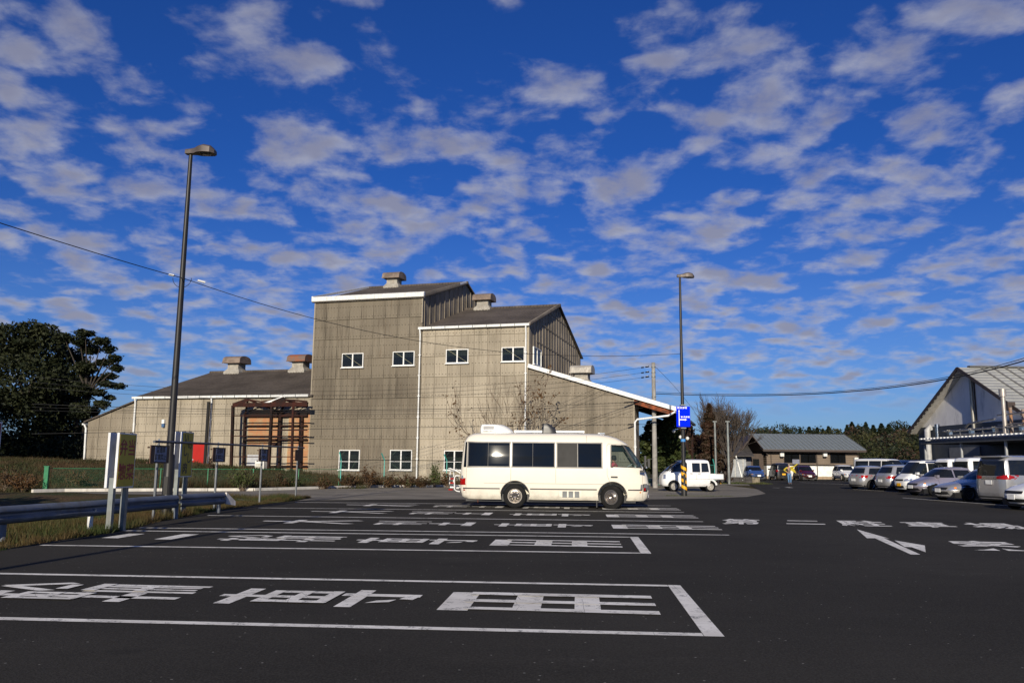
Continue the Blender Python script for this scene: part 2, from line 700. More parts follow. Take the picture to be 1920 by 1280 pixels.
ASPH = mat_asphalt()
PAINT = mat_paint()
GRAV = mat_gravel()
EARTH = mat_earth()
SH_D = mat_sheet('slate_sheet_brown_grey', (.142, .121, .092), (.195, .168, .127), .6)
SH_L = mat_sheet('slate_sheet_tan', (.265, .23, .175), (.38, .333, .256), .55)
SH_M = mat_sheet('slate_sheet_mid', (.185, .158, .12), (.26, .225, .172), .6)
WALLS = mat_corr('side_wall_slate', (.25, .215, .17), stain=.35, axis=1)
ROOFM = mat_corr('roof_slate_dark', (.105, .088, .075), pitch=.25, depth=.05, stain=.6)
WHITE = simple('white_metal', (.78, .78, .75), .4, var=.06, dirt=((.35, .33, .28), .5))
GUTTER = simple('gutter_white', (.74, .75, .74), .45, var=.08, scale=2, dirt=((.3, .3, .28), .5))
DARKI = simple('unlit_room_black', (.012, .012, .012), .9)  # near-black colour standing in for the shade of rooms behind panes
BLACK = simple('black_plastic', (.015, .015, .016), .45)
RUBBER = simple('rubber', (.011, .011, .011), .85, spec=.2, dirt=((.04, .036, .03), .3))
CHROME = simple('chrome', (.62, .61, .60), .18, 1.0, var=.1)
STEELG = simple('galvanised', (.20, .22, .215), .5, .3, var=.2, dirt=((.16, .14, .12), .6))
RUST = mat_rust('rusted_steel', (.050, .014, .009), (.022, .010, .008))
RUSTD = mat_rust('rusted_steel_dark', (.032, .012, .008), (.012, .008, .007))
GLASS_W = mat_glass('window_glass', (.015, .017, .02), .45, .05)
GLASS_D = mat_glass('car_glass', (.010, .012, .014), .93, .04)
GLASS_C = mat_glass('clear_glass', (.03, .05, .05), .25, .03)
CONC = simple('concrete', (.30, .285, .26), .9, var=.2, scale=2, bump=.003, dirt=((.10, .09, .075), .6))
POLEB = simple('brown_black_pole_paint', (.018, .017, .016), .45, 0, .35, dirt=((.04, .038, .036), .4))
HEADM = simple('lamp_head_bronze', (.10, .08, .07), .5, .2, var=.15)
GREENF = simple('green_fence_paint', (.012, .17, .07), .5, var=.2)
TEALF = simple('teal_fence_paint', (.04, .32, .27), .5, var=.2)
WIRE = simple('black_cable', (.018, .018, .018), .6)
YELLOW = simple('yellow_sign_face', (.50, .36, .012), .5, var=.08)
REDTXT = simple('red_print', (.30, .010, .008), .5)
BLKTXT = simple('black_print', (.012, .012, .012), .5)
WHTTXT = simple('white_print', (.85, .85, .85), .5, var=.02)
BLUE = simple('blue_sign_face', (.0, .018, .80), .8, spec=.05, var=.03)
ORANGE = simple('yellow_orange_reflective', (.85, .42, .01), .4)
WOODB = simple('dark_brown_wood', (.075, .032, .014), .6, var=.3, scale=8)
BARK = simple('bark', (.14, .105, .075), .95, var=.35, scale=6, bump=.01)
BARKD = simple('bark_dark', (.045, .036, .028), .95, var=.35, scale=6, bump=.01)


def text_obj(name, body, mat, size, M, parent=None, ext=.002, off=0.0, align='CENTER', xs=1.0, ys=1.0):
    cu = bpy.data.curves.new(name, 'FONT')
    cu.body = body
    cu.size = size
    cu.align_x = align
    cu.align_y = 'CENTER'
    cu.extrude = ext
    cu.offset = off
    cu.resolution_u = 2
    t = bpy.data.objects.new(name, cu)
    COL.objects.link(t)
    dg = bpy.context.evaluated_depsgraph_get()
    me = bpy.data.meshes.new_from_object(t.evaluated_get(dg))
    bpy.data.objects.remove(t)
    me.transform(Matrix.Diagonal((xs, ys, 1, 1)))
    me.transform(M)
    me.materials.clear()
    me.materials.append(mat)
    return link(name, me, parent)


def frame_mat(o, x, y):
    # matrix whose local x,y axes are the given directions, origin o
    x = Vector(x).normalized()
    y = Vector(y).normalized()
    z = x.cross(y)
    return Matrix(((x.x, y.x, z.x, o[0]), (x.y, y.y, z.y, o[1]), (x.z, y.z, z.z, o[2]), (0, 0, 0, 1)))

# ================================================================== THE GROUND
BA = R(4.6)     # the bays' depth direction, clockwise from +Y


def B(s, t, z=0.0):
    return Vector((s * math.cos(BA) + t * math.sin(BA), -s * math.sin(BA) + t * math.cos(BA), z))


def smooth01(x):
    x = min(1, max(0, x))
    return x * x * (3 - 2 * x)


def ground_h(x, y):
    # behind the kerb the ground climbs gently to the left hall of the warehouse
    h = 1.05 * smooth01((-6 - x) / 21) * smooth01((y - 41 - max(0, (x + 14)) * .5) / 15)
    h += .25 * smooth01((y - 50) / 6) * smooth01((8 - x) / 6)
    # shallow ditch between the tarmac and the guard rail on the left
    e = -9.6 + .06 * (y - 20)
    h -= .16 * smooth01((e - x) / 2.5) * smooth01((34 - y) / 5) * smooth01((x + 24) / 5)
    return h - .02


xs = [-400, -250, -160, -110, -80] + [-62 + i * 1.0 for i in range(125)] + [70, 90, 120, 170, 250, 420]
ys = [-60, -40, -20, -10] + [i * 1.0 for i in range(0, 96)] + [100, 110, 130, 160, 200, 260, 340, 480, 700, 1500]
vs = [(x, y, ground_h(x, y)) for y in ys for x in xs]
nx = len(xs)
fs = [(j * nx + i, j * nx + i + 1, (j + 1) * nx + i + 1, (j + 1) * nx + i) for j in range(len(ys) - 1) for i in range(nx - 1)]
ground = mesh_obj('ground', vs, fs, EARTH, smooth=60)
tag(ground, kind='structure')

# tarmac: left edge follows the verge, far edge the old concrete apron
edge = [G(0, 1031), G(100, 1013), G(200, 999), G(300, 976), G(400, 957), G(480, 946), G(545, 938.5)]
d0 = (edge[0] - edge[1]).normalized()
poly = [Vector((edge[0].x + d0.x * 12, edge[0].y + d0.y * 12, 0)), Vector((-12, -12, 0)), Vector((80, -12, 0)), Vector((80, 95, 0)), Vector((16, 95, 0))]
poly += [G(1385, 897.5), G(1436, 925), G(1400, 931), G(1330, 934), G(1230, 935.5), G(1000, 936), G(860, 935.5), G(700, 936)]
poly += edge[::-1]
asphalt = MB().add([(p.x, p.y, .004) for p in poly], [tuple(range(len(poly)))]).build('asphalt_lot', ASPH)
tag(asphalt, kind='structure')
ap = [G(120, 921.5), G(300, 920.5), G(475, 920), G(617, 916), G(722, 913.5), G(840, 913), G(1000, 913), G(1150, 913), G(1240, 909), G(1360, 909), G(1400, 914), G(1440, 919),
      G(1452, 926), G(1400, 936), G(1230, 940), G(860, 941), G(560, 943), G(470, 941), G(420, 930), G(320, 927), G(180, 925)]
apron = MB().add([(p.x, p.y, -.004) for p in ap], [tuple(range(len(ap)))]).build('apron_pavement', GRAV)
tag(apron, kind='structure')
gy = G(1200, 908)
lane = MB().add([(-2, gy.y + 1, -.006), (80, gy.y + 1, -.006), (80, 95, -.006), (11, 95, -.006)], [(0, 1, 2, 3)]).build('lane_pavement', GRAV)
tag(lane, kind='structure')

# kerb
kp = [G(60, 922), G(120, 920.5), G(300, 919.5), G(475, 919), G(617, 915), G(722, 912.5), G(840, 912), G(1000, 912), G(1130, 912), G(1240, 908)]
KERBM = simple('kerb_concrete', (.62, .59, .53), .85, var=.15, scale=2, dirt=((.28, .24, .19), .5))
kb = thing('kerb', 'pale concrete kerb along the foot of the wire fence', 'kerb')
for i in range(len(kp) - 1):
    a, c = kp[i], kp[i + 1]
    n = max(1, int((c - a).length / 2.0))
    for k in range(n):
        p = a.lerp(c, k / n)
        q = a.lerp(c, (k + 1) / n)
        dd = (q - p).normalized() * .012
        MB().bar(Vector((p.x, p.y, .03)) + dd, Vector((q.x, q.y, .03)) - dd, .16, .17).build('kerb_stone', KERBM, kb)

# ------------------------------------------------------------------ painted lines and characters on the tarmac
_lv = [0]


def paint_quad(pts, name='painted_line', z=None):
    zz = .008 if z is None else z
    return MB().add([(p.x, p.y, zz) for p in pts], [tuple(range(len(pts)))]).build(name, PAINT, asphalt)


def line_st(s0, t0, s1, t1, wd=.12, z=.008):
    d = Vector((s1 - s0, t1 - t0))
    d.normalize()
    n = Vector((-d.y, d.x)) * wd / 2
    paint_quad([B(s0 - n.x, t0 - n.y), B(s1 - n.x, t1 - n.y), B(s1 + n.x, t1 + n.y), B(s0 + n.x, t0 + n.y)], z=z)


for (sa, ta, sb, tb) in [(-8.8, 7.36, 1.07, 7.51), (-8.8, 10.18, 1.08, 10.41), (-9.03, 13.60, 1.025, 14.10), (-9.27, 16.62, 1.035, 17.11),
                         (-9.35, 17.38, 3.16, 18.03), (-9.78, 21.6, 3.22, 22.1), (-9.87, 25.35, 3.26, 26.3), (-10.0, 29.1, 3.29, 30.3)]:
    line_st(sa, ta, sb, tb, .13)
paint_quad([B(1.075, 7.445), B(1.245, 7.45), B(1.235, 10.475), B(1.085, 10.475)], 'painted_bay_end')
paint_quad([B(1.03, 14.035), B(1.2, 14.04), B(1.21, 17.18), B(1.04, 17.175)], 'painted_bay_end')

# stroke glyphs in their own unit square: x right, y up; each stroke is a convex polygon
def hb(x0, x1, y, h=.075):
    return [(x0, y - h / 2), (x1, y - h / 2), (x1, y + h / 2), (x0, y + h / 2)]


def vb(x, y0, y1, wd=.13):
    return [(x - wd / 2, y0), (x + wd / 2, y0), (x + wd / 2, y1), (x - wd / 2, y1)]


def sl_(p, q, wd=.11):
    d = Vector((q[0] - p[0], q[1] - p[1]))
    d.normalize()
    n = Vector((-d.y, d.x)) * wd / 2
    return [(p[0] - n.x, p[1] - n.y), (q[0] - n.x, q[1] - n.y), (q[0] + n.x, q[1] + n.y), (p[0] + n.x, p[1] + n.y)]


GL = {
    'ni': [hb(.08, .92, .86, .22), hb(0, 1, .12, .22)],
    'you': [hb(.0, 1, .93, .14), hb(.1, .9, .60, .13), hb(.1, .9, .32, .12), [(0, 0), (.17, 0), (.17, .88), (.05, .88)], vb(.5, 0, .9, .15), vb(.91, 0, .9, .16)],
    'sen': [hb(.06, .94, .90, .08), vb(.5, .42, 1, .12), hb(.18, .84, .755, .06), hb(.18, .84, .60, .06), hb(.18, .84, .445, .06), vb(.22, .42, .78, .12), vb(.80, .42, .78, .12),
            hb(.02, .98, .31, .08), vb(.68, .0, .40, .15), [(.45, .02), (.7, 0), (.7, .06), (.48, .09)], [(.22, .23), (.36, .19), (.44, .10), (.3, .12)]],
    'rin': [hb(.02, .48, .90, .07), vb(.25, 0, 1, .12), hb(.06, .44, .76, .05), hb(.06, .44, .62, .05), hb(.06, .44, .47, .05), vb(.08, .45, .78, .09), vb(.42, .45, .78, .09),
            hb(0, .5, .25, .08), sl_((.76, 1), (.52, .72), .09), sl_((.74, 1), (1, .72), .09), hb(.62, .9, .68, .06),
            hb(.56, .98, .53, .07), vb(.58, .0, .55, .09), vb(.95, .0, .55, .09), vb(.71, .02, .52, .07), vb(.83, .02, .52, .07), hb(.58, .95, .28, .06)],
    'dai': [hb(0, 1, .66, .10), vb(.5, .55, 1, .17), sl_((.52, .62), (.04, .04), .15), sl_((.48, .62), (.96, .04), .15)],
    'kata': [hb(.04, .58, .93, .06), hb(0, .62, .74, .06), vb(.2, .5, .93, .09), vb(.44, .47, .93, .09), vb(.72, .6, .92, .09), vb(.92, .46, 1, .10),
             hb(.14, .86, .30, .07), vb(.5, .04, .45, .13), hb(0, 1, .06, .10)],
}


def glyph(name, s0, s1, tc_, wt):
    # read from the right looking left: glyph top at s0, glyph left side nearest the camera
    for i, st in enumerate(GL[name]):
        pts = [B(s0 + (s1 - s0) * (1 - y), tc_ - wt / 2 + wt * x) for (x, y) in st]
        # keep counter-clockwise so the face looks up
        a = sum((pts[k].x * pts[(k + 1) % len(pts)].y - pts[(k + 1) % len(pts)].x * pts[k].y) for k in range(len(pts)))
        if a < 0:
            pts = pts[::-1]
        ob = MB().add([(p.x, p.y, 0) for p in pts], [tuple(range(len(pts)))])
        _gl.append((ob, i))


for (word, tc_) in [([('ni', -8.7, -7.35), ('rin', -6.5, -4.2), ('sen', -3.85, -1.7), ('you', -1.40, .80)], 8.97),
                    ([('ni', -8.85, -7.42), ('rin', -6.66, -4.45), ('sen', -4.11, -1.88), ('you', -1.57, .78)], 15.5),
                    ([('dai', -7.6, -5.25), ('kata', -4.87, -2.45), ('sen', -1.98, .35), ('you', .8, 3.25)], 19.9),
                    ([('dai', -7.75, -5.4), ('kata', -4.87, -2.45), ('sen', -1.95, .35), ('you', .8, 3.3)], 24.0),
                    ([('dai', -7.8, -5.4), ('kata', -4.87, -2.45), ('sen', -1.95, .35), ('you', .8, 3.3)], 27.9)]:
    for (g_, a, c) in word:
        _gl = []
        glyph(g_, a, c, tc_, 1.15)
        big = MB()
        for ob, i in _gl:
            big.add([(v.x, v.y, .008 + .0018 * (i % 6)) for v in ob.v], ob.f)
        big.build('painted_character', PAINT, asphalt)

# right-hand lettering, read from here: second car park, and a bent arrow
for ch, p0, p1, wd in [('第', (1390, 974), (1390, 983.5), 1.02), ('二', (1508, 975.5), (1508, 984.5), 1.02), ('駐', (1618, 977), (1618, 987.5), 1.22),
                       ('車', (1741, 979.5), (1741, 989.5), 1.22), ('場', (1868, 981.5), (1868, 992), 1.28), ('案', (1858, 1016), (1858, 1034), 1.20)]:
    a, c = G(*p0), G(*p1)
    mid = (a + c) / 2
    hgt = abs(a.y - c.y)
    Mx = Matrix.Translation((mid.x, mid.y, .009)) @ Matrix(((1, .27, 0, 0), (-.085, 1, 0, 0), (0, 0, 1, 0), (0, 0, 0, 1)))
    text_obj('painted_character', ch, PAINT, 1.0, Mx, asphalt, ext=0, off=.022, xs=wd, ys=hgt * 1.05)
q = lambda x, y: G(1330 + x / 3.254, 950 + y / 3.254)
paint_quad([q(1230, 292), q(1288, 292), q(1062, 190), q(1100, 195), q(900, 138), q(962, 192), q(1010, 192)], 'painted_arrow')
paint_quad([q(1190, 246), q(1235, 249), q(1320, 280), q(1315, 238), q(1130, 207)], 'painted_arrow', z=.013)
# bay lines before the right-hand row of cars, and faint marks in the lane
for a, c, wd in [((1692, 933), (1925, 950), .13), ((1600, 917), (1720, 923.5), .12), ((1500, 904), (1600, 908.5), .12), ((1450, 914), (1462, 914.4), .25), ((1475, 913), (1484, 914), .3)]:
    a, c = G(*a), G(*c)
    n = Vector((-(c - a).y, (c - a).x, 0)).normalized() * wd / 2
    paint_quad([a - n, c - n, c + n, a + n])

# ================================================================== THE WAREHOUSE
WRZ = R(-15.8)
WO = at(785, 898, 57)
WH = thing('warehouse', 'large weathered warehouse of grey brown cement sheets with a stepped roofline', 'warehouse', (WO.x, WO.y, 0), WRZ)
wx = Vector((math.cos(WRZ), math.sin(WRZ), 0))
wy = Vector((-math.sin(WRZ), math.cos(WRZ), 0))


def WP(px, py, d=0.0):
    r = ray(px, py)
    o = Vector((WO.x, WO.y, 0)) + wy * d
    t = wy.dot(o) / wy.dot(r)
    p = r * t
    return (Vector((p.x, p.y, 0)) - o).dot(wx), CAM_H + p.z


def clip(poly, f):
    out = []
    n = len(poly)
    for i in range(n):
        a, b_ = poly[i], poly[(i + 1) % n]
        fa, fb = f(a), f(b_)
        if fa >= 0:
            out.append(a)
        if (fa >= 0) != (fb >= 0):
            t = fa / (fa - fb)
            out.append((a[0] + (b_[0] - a[0]) * t, a[1] + (b_[1] - a[1]) * t))
    return out


_sheet_cache = {}


def sheets(u0, u1, zb, ztop, mat, rowh=1.42, colw=.95, zoff=0.0):
    """front wall of one block: overlapping sheets, each its own piece; ztop is a function of u"""
    nc = max(1, round((u1 - u0) / colw))
    cw = (u1 - u0) / nc
    zmax = max(ztop(u0), ztop(u1))
    r = 0
    z = zb
    while z < zmax - .05:
        z2 = min(z + rowh, zmax)
        for c in range(nc):
            a, b_ = u0 + c * cw, u0 + (c + 1) * cw
            full = ztop(a) >= z2 and ztop(b_) >= z2
            poly = [(a, z), (b_, z), (b_, z2), (a, z2)]
            if not full:
                poly = clip(poly, lambda p: ztop(p[0]) - p[1])
                if len(poly) < 3 or max(p[1] for p in poly) - z < .12:
                    continue
            key = (mat.name, round(cw, 3), round(z2 - z, 3), full)
            if full and key in _sheet_cache:
                me = _sheet_cache[key]
            else:
                mb = MB()
                loc = [(p[0] - a + (.016 if abs(p[0] - a) < 1e-6 else 0) - (.016 if abs(p[0] - b_) < 1e-6 else 0), p[1] - z) for p in poly]
                hh = z2 - z
                fr = [Vector((x, -.014 - .05 * (1 - y / hh), y + (.0 if y > .01 else -.02))) for x, y in loc]
                bk = [Vector((x, .0, y)) for x, y in loc]
                n = len(fr)
                mb.add(fr + bk, [tuple(range(n))] + [tuple(range(n, 2 * n))[::-1]] + [((i + 1) % n, i, i + n, (i + 1) % n + n) for i in range(n)])
                me = bpy.data.meshes.new('wall_sheet')
                me.from_pydata([tuple(v) for v in mb.v], [], mb.f)
                me.materials.append(mat)
                if full:
                    _sheet_cache[key] = me
            o = link('wall_sheet', me, WH)
            o.location = (a, -.002 + random.uniform(-.004, .004), z)
        z = z2
        r += 1


D1, D2 = 9.1, 18.2
ZB = -.3


def block(name, u0, u1, ze, zr, ovh=.25, sidemat=None):
    """closed body with a gable roof running along u; front wall at y=0"""
    mb = MB()
    t = .0
    P = [(0.01, ZB), (0.01, ze), (D1, zr - .05), (D2, ze), (D2, ZB)]
    n = len(P)
    vsn = [(u0, y, z) for y, z in P] + [(u1, y, z) for y, z in P]
    mb.add(vsn, [tuple(range(n)), tuple(range(n, 2 * n))[::-1]] + [(i, i + n, (i + 1) % n + n, (i + 1) % n) for i in range(n)])
    mb.build('wall', sidemat or WALLS, WH)
    # roof slabs with corrugation ribs as geometry along the eave
    rb = MB()
    sl = (zr - ze) / D1
    for sgn in (0, 1):
        ya, yb = (-ovh, D1) if sgn == 0 else (D2 + ovh, D1)
        za = ze - sl * ovh
        nn = int((u1 - u0 + .4) / .25)
        prev = None
        us = []
        for i in range(nn * 2 + 1):
            uu = u0 - .2 + (u1 - u0 + .4) * i / (nn * 2)
            us.append((uu, .045 if i % 2 else 0.0))
        b0 = len(rb.v)
        for (uu, dz) in us:
            rb.v += [Vector((uu, ya, za + .03 + dz)), Vector((uu, yb, zr + .03 + dz)), Vector((uu, ya, za - .03)), Vector((uu, yb, zr - .03))]
        for i in range(len(us) - 1):
            k = b0 + i * 4
            rb.f += [(k, k + 4, k + 5, k + 1), (k + 2, k + 3, k + 7, k + 6), (k, k + 2, k + 6, k + 4)]
        rb.f += [(b0, b0 + 1, b0 + 3, b0 + 2)]
        e = b0 + (len(us) - 1) * 4
        rb.f += [(e, e + 2, e + 3, e + 1)]
    rf = rb.build('roof', ROOFM, WH)
    MB().tube([(u0 - .2, D1, zr + .06), (u1 + .2, D1, zr + .06)], .13, 8).build('ridge_cap', ROOFM, rf)
    return rf


ZT, ZTR = 13.0, 15.85
ZM, ZMR = 10.75, 13.65
ZH, ZHR = 6.15, 9.0
block('tower', -8.42, -.02, ZT, ZTR)
block('mid', .0, 7.68, ZM, ZMR)
block('hall', -23.4, -8.44, ZH, ZHR)
sheets(-8.42, -.03, .2, lambda u: ZT, SH_D)
sheets(.03, 7.66, .2, lambda u: ZM, SH_L)
sheets(-23.35, -8.5, .35, lambda u: ZH - .05, SH_L, rowh=1.45, colw=1.0)
lz = lambda u: 4.3 + (u + 27.76) * (5.75 - 4.3) / (27.76 - 23.4)
sheets(-27.7, -23.45, .8, lz, SH_M, rowh=1.45, colw=1.0)
rz_ = lambda u: 7.85 - (u - 7.7) * .307
sheets(7.74, 14.68, .2, lambda u: rz_(u) - .08, SH_M)
# body behind the lean-tos
mb = MB()
n = 4
P = [(-27.7, ZB), (-23.42, ZB), (-23.42, 5.8), (-27.7, 4.28)]
mb.prism([(u, .01, z) for u, z in P], (0, D2, 0))
mb.build('wall', WALLS, WH)
mb = MB().prism([(u, .01, z) for u, z in [(7.7, ZB), (14.68, ZB), (14.68, rz_(14.68) - .12), (7.7, rz_(7.7) - .12)]], (0, 2.6, 0))
mb.build('wall', WALLS, WH)
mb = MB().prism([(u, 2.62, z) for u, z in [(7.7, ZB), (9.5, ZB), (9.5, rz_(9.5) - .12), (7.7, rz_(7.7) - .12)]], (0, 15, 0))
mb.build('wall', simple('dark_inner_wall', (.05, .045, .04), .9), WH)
# lean-to roofs
mb = MB().prism([(-28.0, -.2, 4.22), (-23.45, -.2, 5.82), (-23.45, -.2, 5.92), (-28.0, -.2, 4.34)], (0, D2 + .4, 0))
lr = mb.build('roof', ROOFM, WH)
mb = MB()
for i in range(1):
    mb.prism([(7.7, -.12, rz_(7.7) - .03), (17.3, -.12, rz_(17.3) - .03), (17.3, -.12, rz_(17.3) + .05), (7.7, -.12, rz_(7.7) + .05)], (0, D2, 0))
rr = mb.build('roof', ROOFM, WH)
MB().bar((7.7, -.2, rz_(7.7) + .05), (17.45, -.2, rz_(17.45) + .05), .16, .26).build('verge_board', WHITE, rr)
MB().bar((17.42, -.1, rz_(17.4) - .1), (17.42, D2, rz_(17.4) - .1), .2, .16).build('eave_gutter', STEELG, rr)
MB().bar((14.7, -.02, rz_(14.7) - .28), (17.2, -.02, rz_(17.2) - .28), .16, .26).build('rusty_beam', mat_rust('rust_beam', (.30, .08, .03), (.06, .03, .02), 1.5), rr)
for k in range(5):
    MB().bar((9.7, 3 + 3.4 * k, rz_(9.7) - .28), (17.2, 3 + 3.4 * k, rz_(17.2) - .28), .12, .22).build('rafter', RUSTD, rr)
MB().bar((17.2, 12, -.1), (17.2, 12, rz_(17.2) - .3), .18).build('roof_post', RUSTD, rr)
MB().bar((17.2, 18, -.1), (17.2, 18, rz_(17.2) - .3), .18).build('roof_post', RUSTD, rr)
# trims, gutters, downpipes
u_, z_ = -8.6, ZT
gp = MB().prism([(-8.62, -.16, ZT - .12), (-8.62, -.28, ZT - .05), (-8.62, -.30, ZT + .18), (-8.62, -.18, ZT + .30), (-8.62, -.02, ZT + .32), (-8.62, -.02, ZT - .12)], (8.75, 0, 0))
gp.build('eave_capping', WHITE, WH)
for i in range(1, 9):
    MB().box((-8.62 + i * .97, -.302, ZT + .06), (.03, .02, .28)).build('capping_joint', GUTTER, WH)
MB().bar((-8.62, -.2, ZT + .26), (-8.62, 9.2, ZTR + .15), .10, .16).build('verge_trim', WHITE, WH)
MB().bar((.03, 7.4, ZTR - .43), (.03, D1, ZTR + .12), .10, .16).build('verge_trim', WHITE, WH)
MB().bar((.05, -.1, ZT + .14), (.05, 7.4, ZTR - .41), .10, .16).build('verge_trim', WALLS, WH)
MB().bar((7.76, -.1, ZM), (7.76, D1, ZMR + .1), .12, .2).build('verge_trim', WALLS, WH)
MB().bar((7.76, D1, ZMR + .1), (7.76, D2, ZM), .12, .2).build('verge_trim', WALLS, WH)
MB().bar((.05, D1, ZTR + .12), (.05, D2, ZT + .1), .12, .2).build('verge_trim', WALLS, WH)
for (a, c, z) in [(-.22, 7.78, ZM - .05), (-23.6, -8.55, ZH - .02)]:
    g_ = MB().prism([(a, -.32, z + .06), (a, -.30, z - .10), (a, -.16, z - .12), (a, -.13, z + .06)], (c - a, 0, 0)).build('gutter', GUTTER, WH)
    nn = int((c - a) / 1.0)
    for i in range(1, nn):
        MB().box((a + (c - a) * i / nn, -.315, z - .03), (.05, .03, .19)).build('gutter_bracket', STEELG, g_)
MB().bar((-27.95, -.3, 4.12), (-27.95, .3, 4.12), .14, .12).build('gutter', GUTTER, WH)


def downpipe(pts, r=.055):
    o = MB().tube(pts, r, 8).build('downpipe', GUTTER, WH, smooth=50)
    p, q_ = Vector(pts[-2]), Vector(pts[-1])
    nn = int((p - q_).length / 1.3)
    for i in range(1, nn):
        c = p.lerp(q_, i / nn)
        MB().box(c + Vector((0, .02, 0)), (.17, .13, .05)).build('pipe_clip', GUTTER, o)


downpipe([(-.12, -.24, ZM - .12), (-.10, -.16, ZM - .5), (-.10, -.16, .25)])
downpipe([(7.52, -.24, ZM - .12), (7.52, -.16, ZM - .5), (7.52, -.16, .25)])
downpipe([(-23.35, -.24, ZH - .1), (-23.35, -.16, ZH - .4), (-23.3, -.16, .75)], .075)
downpipe([(-27.85, -.24, 4.1), (-27.75, -.16, 3.8), (-27.65, -.16, 1.0)], .075)
downpipe([(-16.6, -.24, ZH - .1), (-16.6, -.16, ZH - .4), (-16.6, -.16, .45)], .06)
downpipe([(17.3, -.3, 4.75), (16.9, -.45, 4.5), (14.95, -.45, 4.28), (14.8, -.45, 4.1), (14.8, -.45, 1.0)], .065)
MB().bar((-8.43, -.05, .2), (-8.43, -.05, ZT - .1), .09, .06).build('corner_trim', SH_L, WH)
MB().bar((-.03, -.05, ZM + .35), (-.03, -.05, ZT - .1), .07, .06).build('corner_trim', SH_L, WH)
MB().bar((7.69, -.05, 7.9), (7.69, -.05, ZM - .2), .08, .06).build('corner_trim', SH_L, WH)
MB().bar((14.7, -.05, .2), (14.7, -.05, 5.55), .09, .06).build('corner_trim', SH_L, WH)

# battens on the two visible gable walls
for u0, ze, zr, zlow, y0 in [(.0, ZT, ZTR, None, .3), (7.69, ZM, ZMR, None, .3)]:
    y = y0
    while y < D2 - .2:
        zt = ze + (zr - ze) * (y / D1 if y < D1 else (D2 - y) / D1)
        zl = (ZM + (ZMR - ZM) * (y / D1 if y < D1 else (D2 - y) / D1)) if u0 == 0 else 7.7
        MB().bar((u0 + .02, y, zl), (u0 + .0, y, zt - .12), .035, .05, up=(0, 1, 0)).build('cover_batten', WALLS, WH)
        y += 1.0 if u0 == 0 else .9
for y0, y1, z in [(2.0, 16, 9.9), (3.5, 15.6, 11.3), (6, 12.2, 12.6)]:
    MB().bar((7.72, y0, z), (7.72, y1, z), .02, .035).build('sheet_joint', SH_L, WH)


# windows: frame, two panes, a brace, and a black sheet painting the unlit room
def window(u, z, w_, h_, brace=1, y=-.02, xform=None, cross=True):
    T = xform or Matrix.Translation((u, y, z))
    fr = MB()
    t = .055
    for c, d in [((w_ / 2, -.05, t / 2), (w_, .09, t)), ((w_ / 2, -.05, h_ - t / 2), (w_, .09, t)), ((t / 2, -.05, h_ / 2), (t, .088, h_ - 2 * t)), ((w_ - t / 2, -.05, h_ / 2), (t, .088, h_ - 2 * t)),
                 ((w_ / 2, -.045, h_ / 2), (.09, .07, h_ - 2 * t))]:
        fr.box(c, d)
    if h_ > 1.2:
        fr.box((w_ / 2, -.04, h_ * .42), (w_ - 2 * t, .04, .03))
    fr.box((w_ / 2, -.08, -.03), (w_ + .12, .16, .05))
    fr.v = [T @ v for v in fr.v]
    o = fr.build('window', WHITE, WH)
    bk = MB().box((w_ / 2, -.004, h_ / 2), (w_ - .06, .012, h_ - .06))
    bk.v = [T @ v for v in bk.v]
    bk.build('unlit_room_backing', DARKI, o)
    if brace:
        br = MB()
        if h_ < 1.2:
            br.bar((w_ * .12, -.022, h_ * .92), (w_ * .9, -.022, h_ * .1), .012, .085, up=(0, 1, 0))
        else:
            br.bar((w_ * .08, -.022, h_ * .72), (w_ * .25, -.022, h_ * .92), .012, .07)
            br.bar((w_ * .08, -.022, h_ * .30), (w_ * .38, -.022, h_ * .07), .012, .07)
            if brace == 1:
                br.bar((w_ * .62, -.022, h_ * .1), (w_ * .84, -.022, h_ * .5), .012, .09)
        br.v = [T @ v for v in br.v]
        br.build('brace', simple('pale_brace', (.42, .40, .24), .7), o)
    for a in (0, 1):
        pn = MB().box((t + (w_ / 2 - t) * (a + .5), -.035 - .006 * a, h_ / 2), (w_ / 2 - t, .006, h_ - 2 * t))
        pn.v = [T @ v for v in pn.v]
        pn.build('pane', GLASS_W, o)
    return o


for (x0, y0, x1, y1) in [(643, 663, 682, 688.5), (738, 659.5, 778, 685), (837.5, 655.5, 879, 680.5), (941.5, 651.5, 984.5, 677.5)]:
    a = WP(x0, y0)
    c = WP(x1, y1)
    window(a[0], c[1], c[0] - a[0], a[1] - c[1], 1, y=-.045)
for i, (x0, y0, x1, y1) in enumerate([(637.5, 843, 675, 881), (733, 843, 773, 881), (834, 844, 872, 881.5), (928, 844, 970, 882)]):
    a = WP(x0, y0)
    c = WP(x1, y1)
    window(a[0], c[1], c[0] - a[0], a[1] - c[1], 1 if i == 0 else 2, y=-.045)
Mg = Matrix.Translation((7.73, .9, 8.15)) @ Matrix.Rotation(R(90), 4, 'Z')
window(0, 0, 2.2, 1.2, 0, xform=Mg)

# pale streak washed down below upper windows is left to the sheets; roof ventilators
VENT = mat_rust('vent_weathered_metal', (.26, .20, .16), (.15, .115, .095), 1.2)
VENTR = mat_rust('vent_rusty_metal', (.28, .10, .05), (.16, .12, .10), 1.4)
VB = simple('vent_base_cement', (.33, .31, .27), .9, var=.2, dirt=((.2, .1, .05), .4))


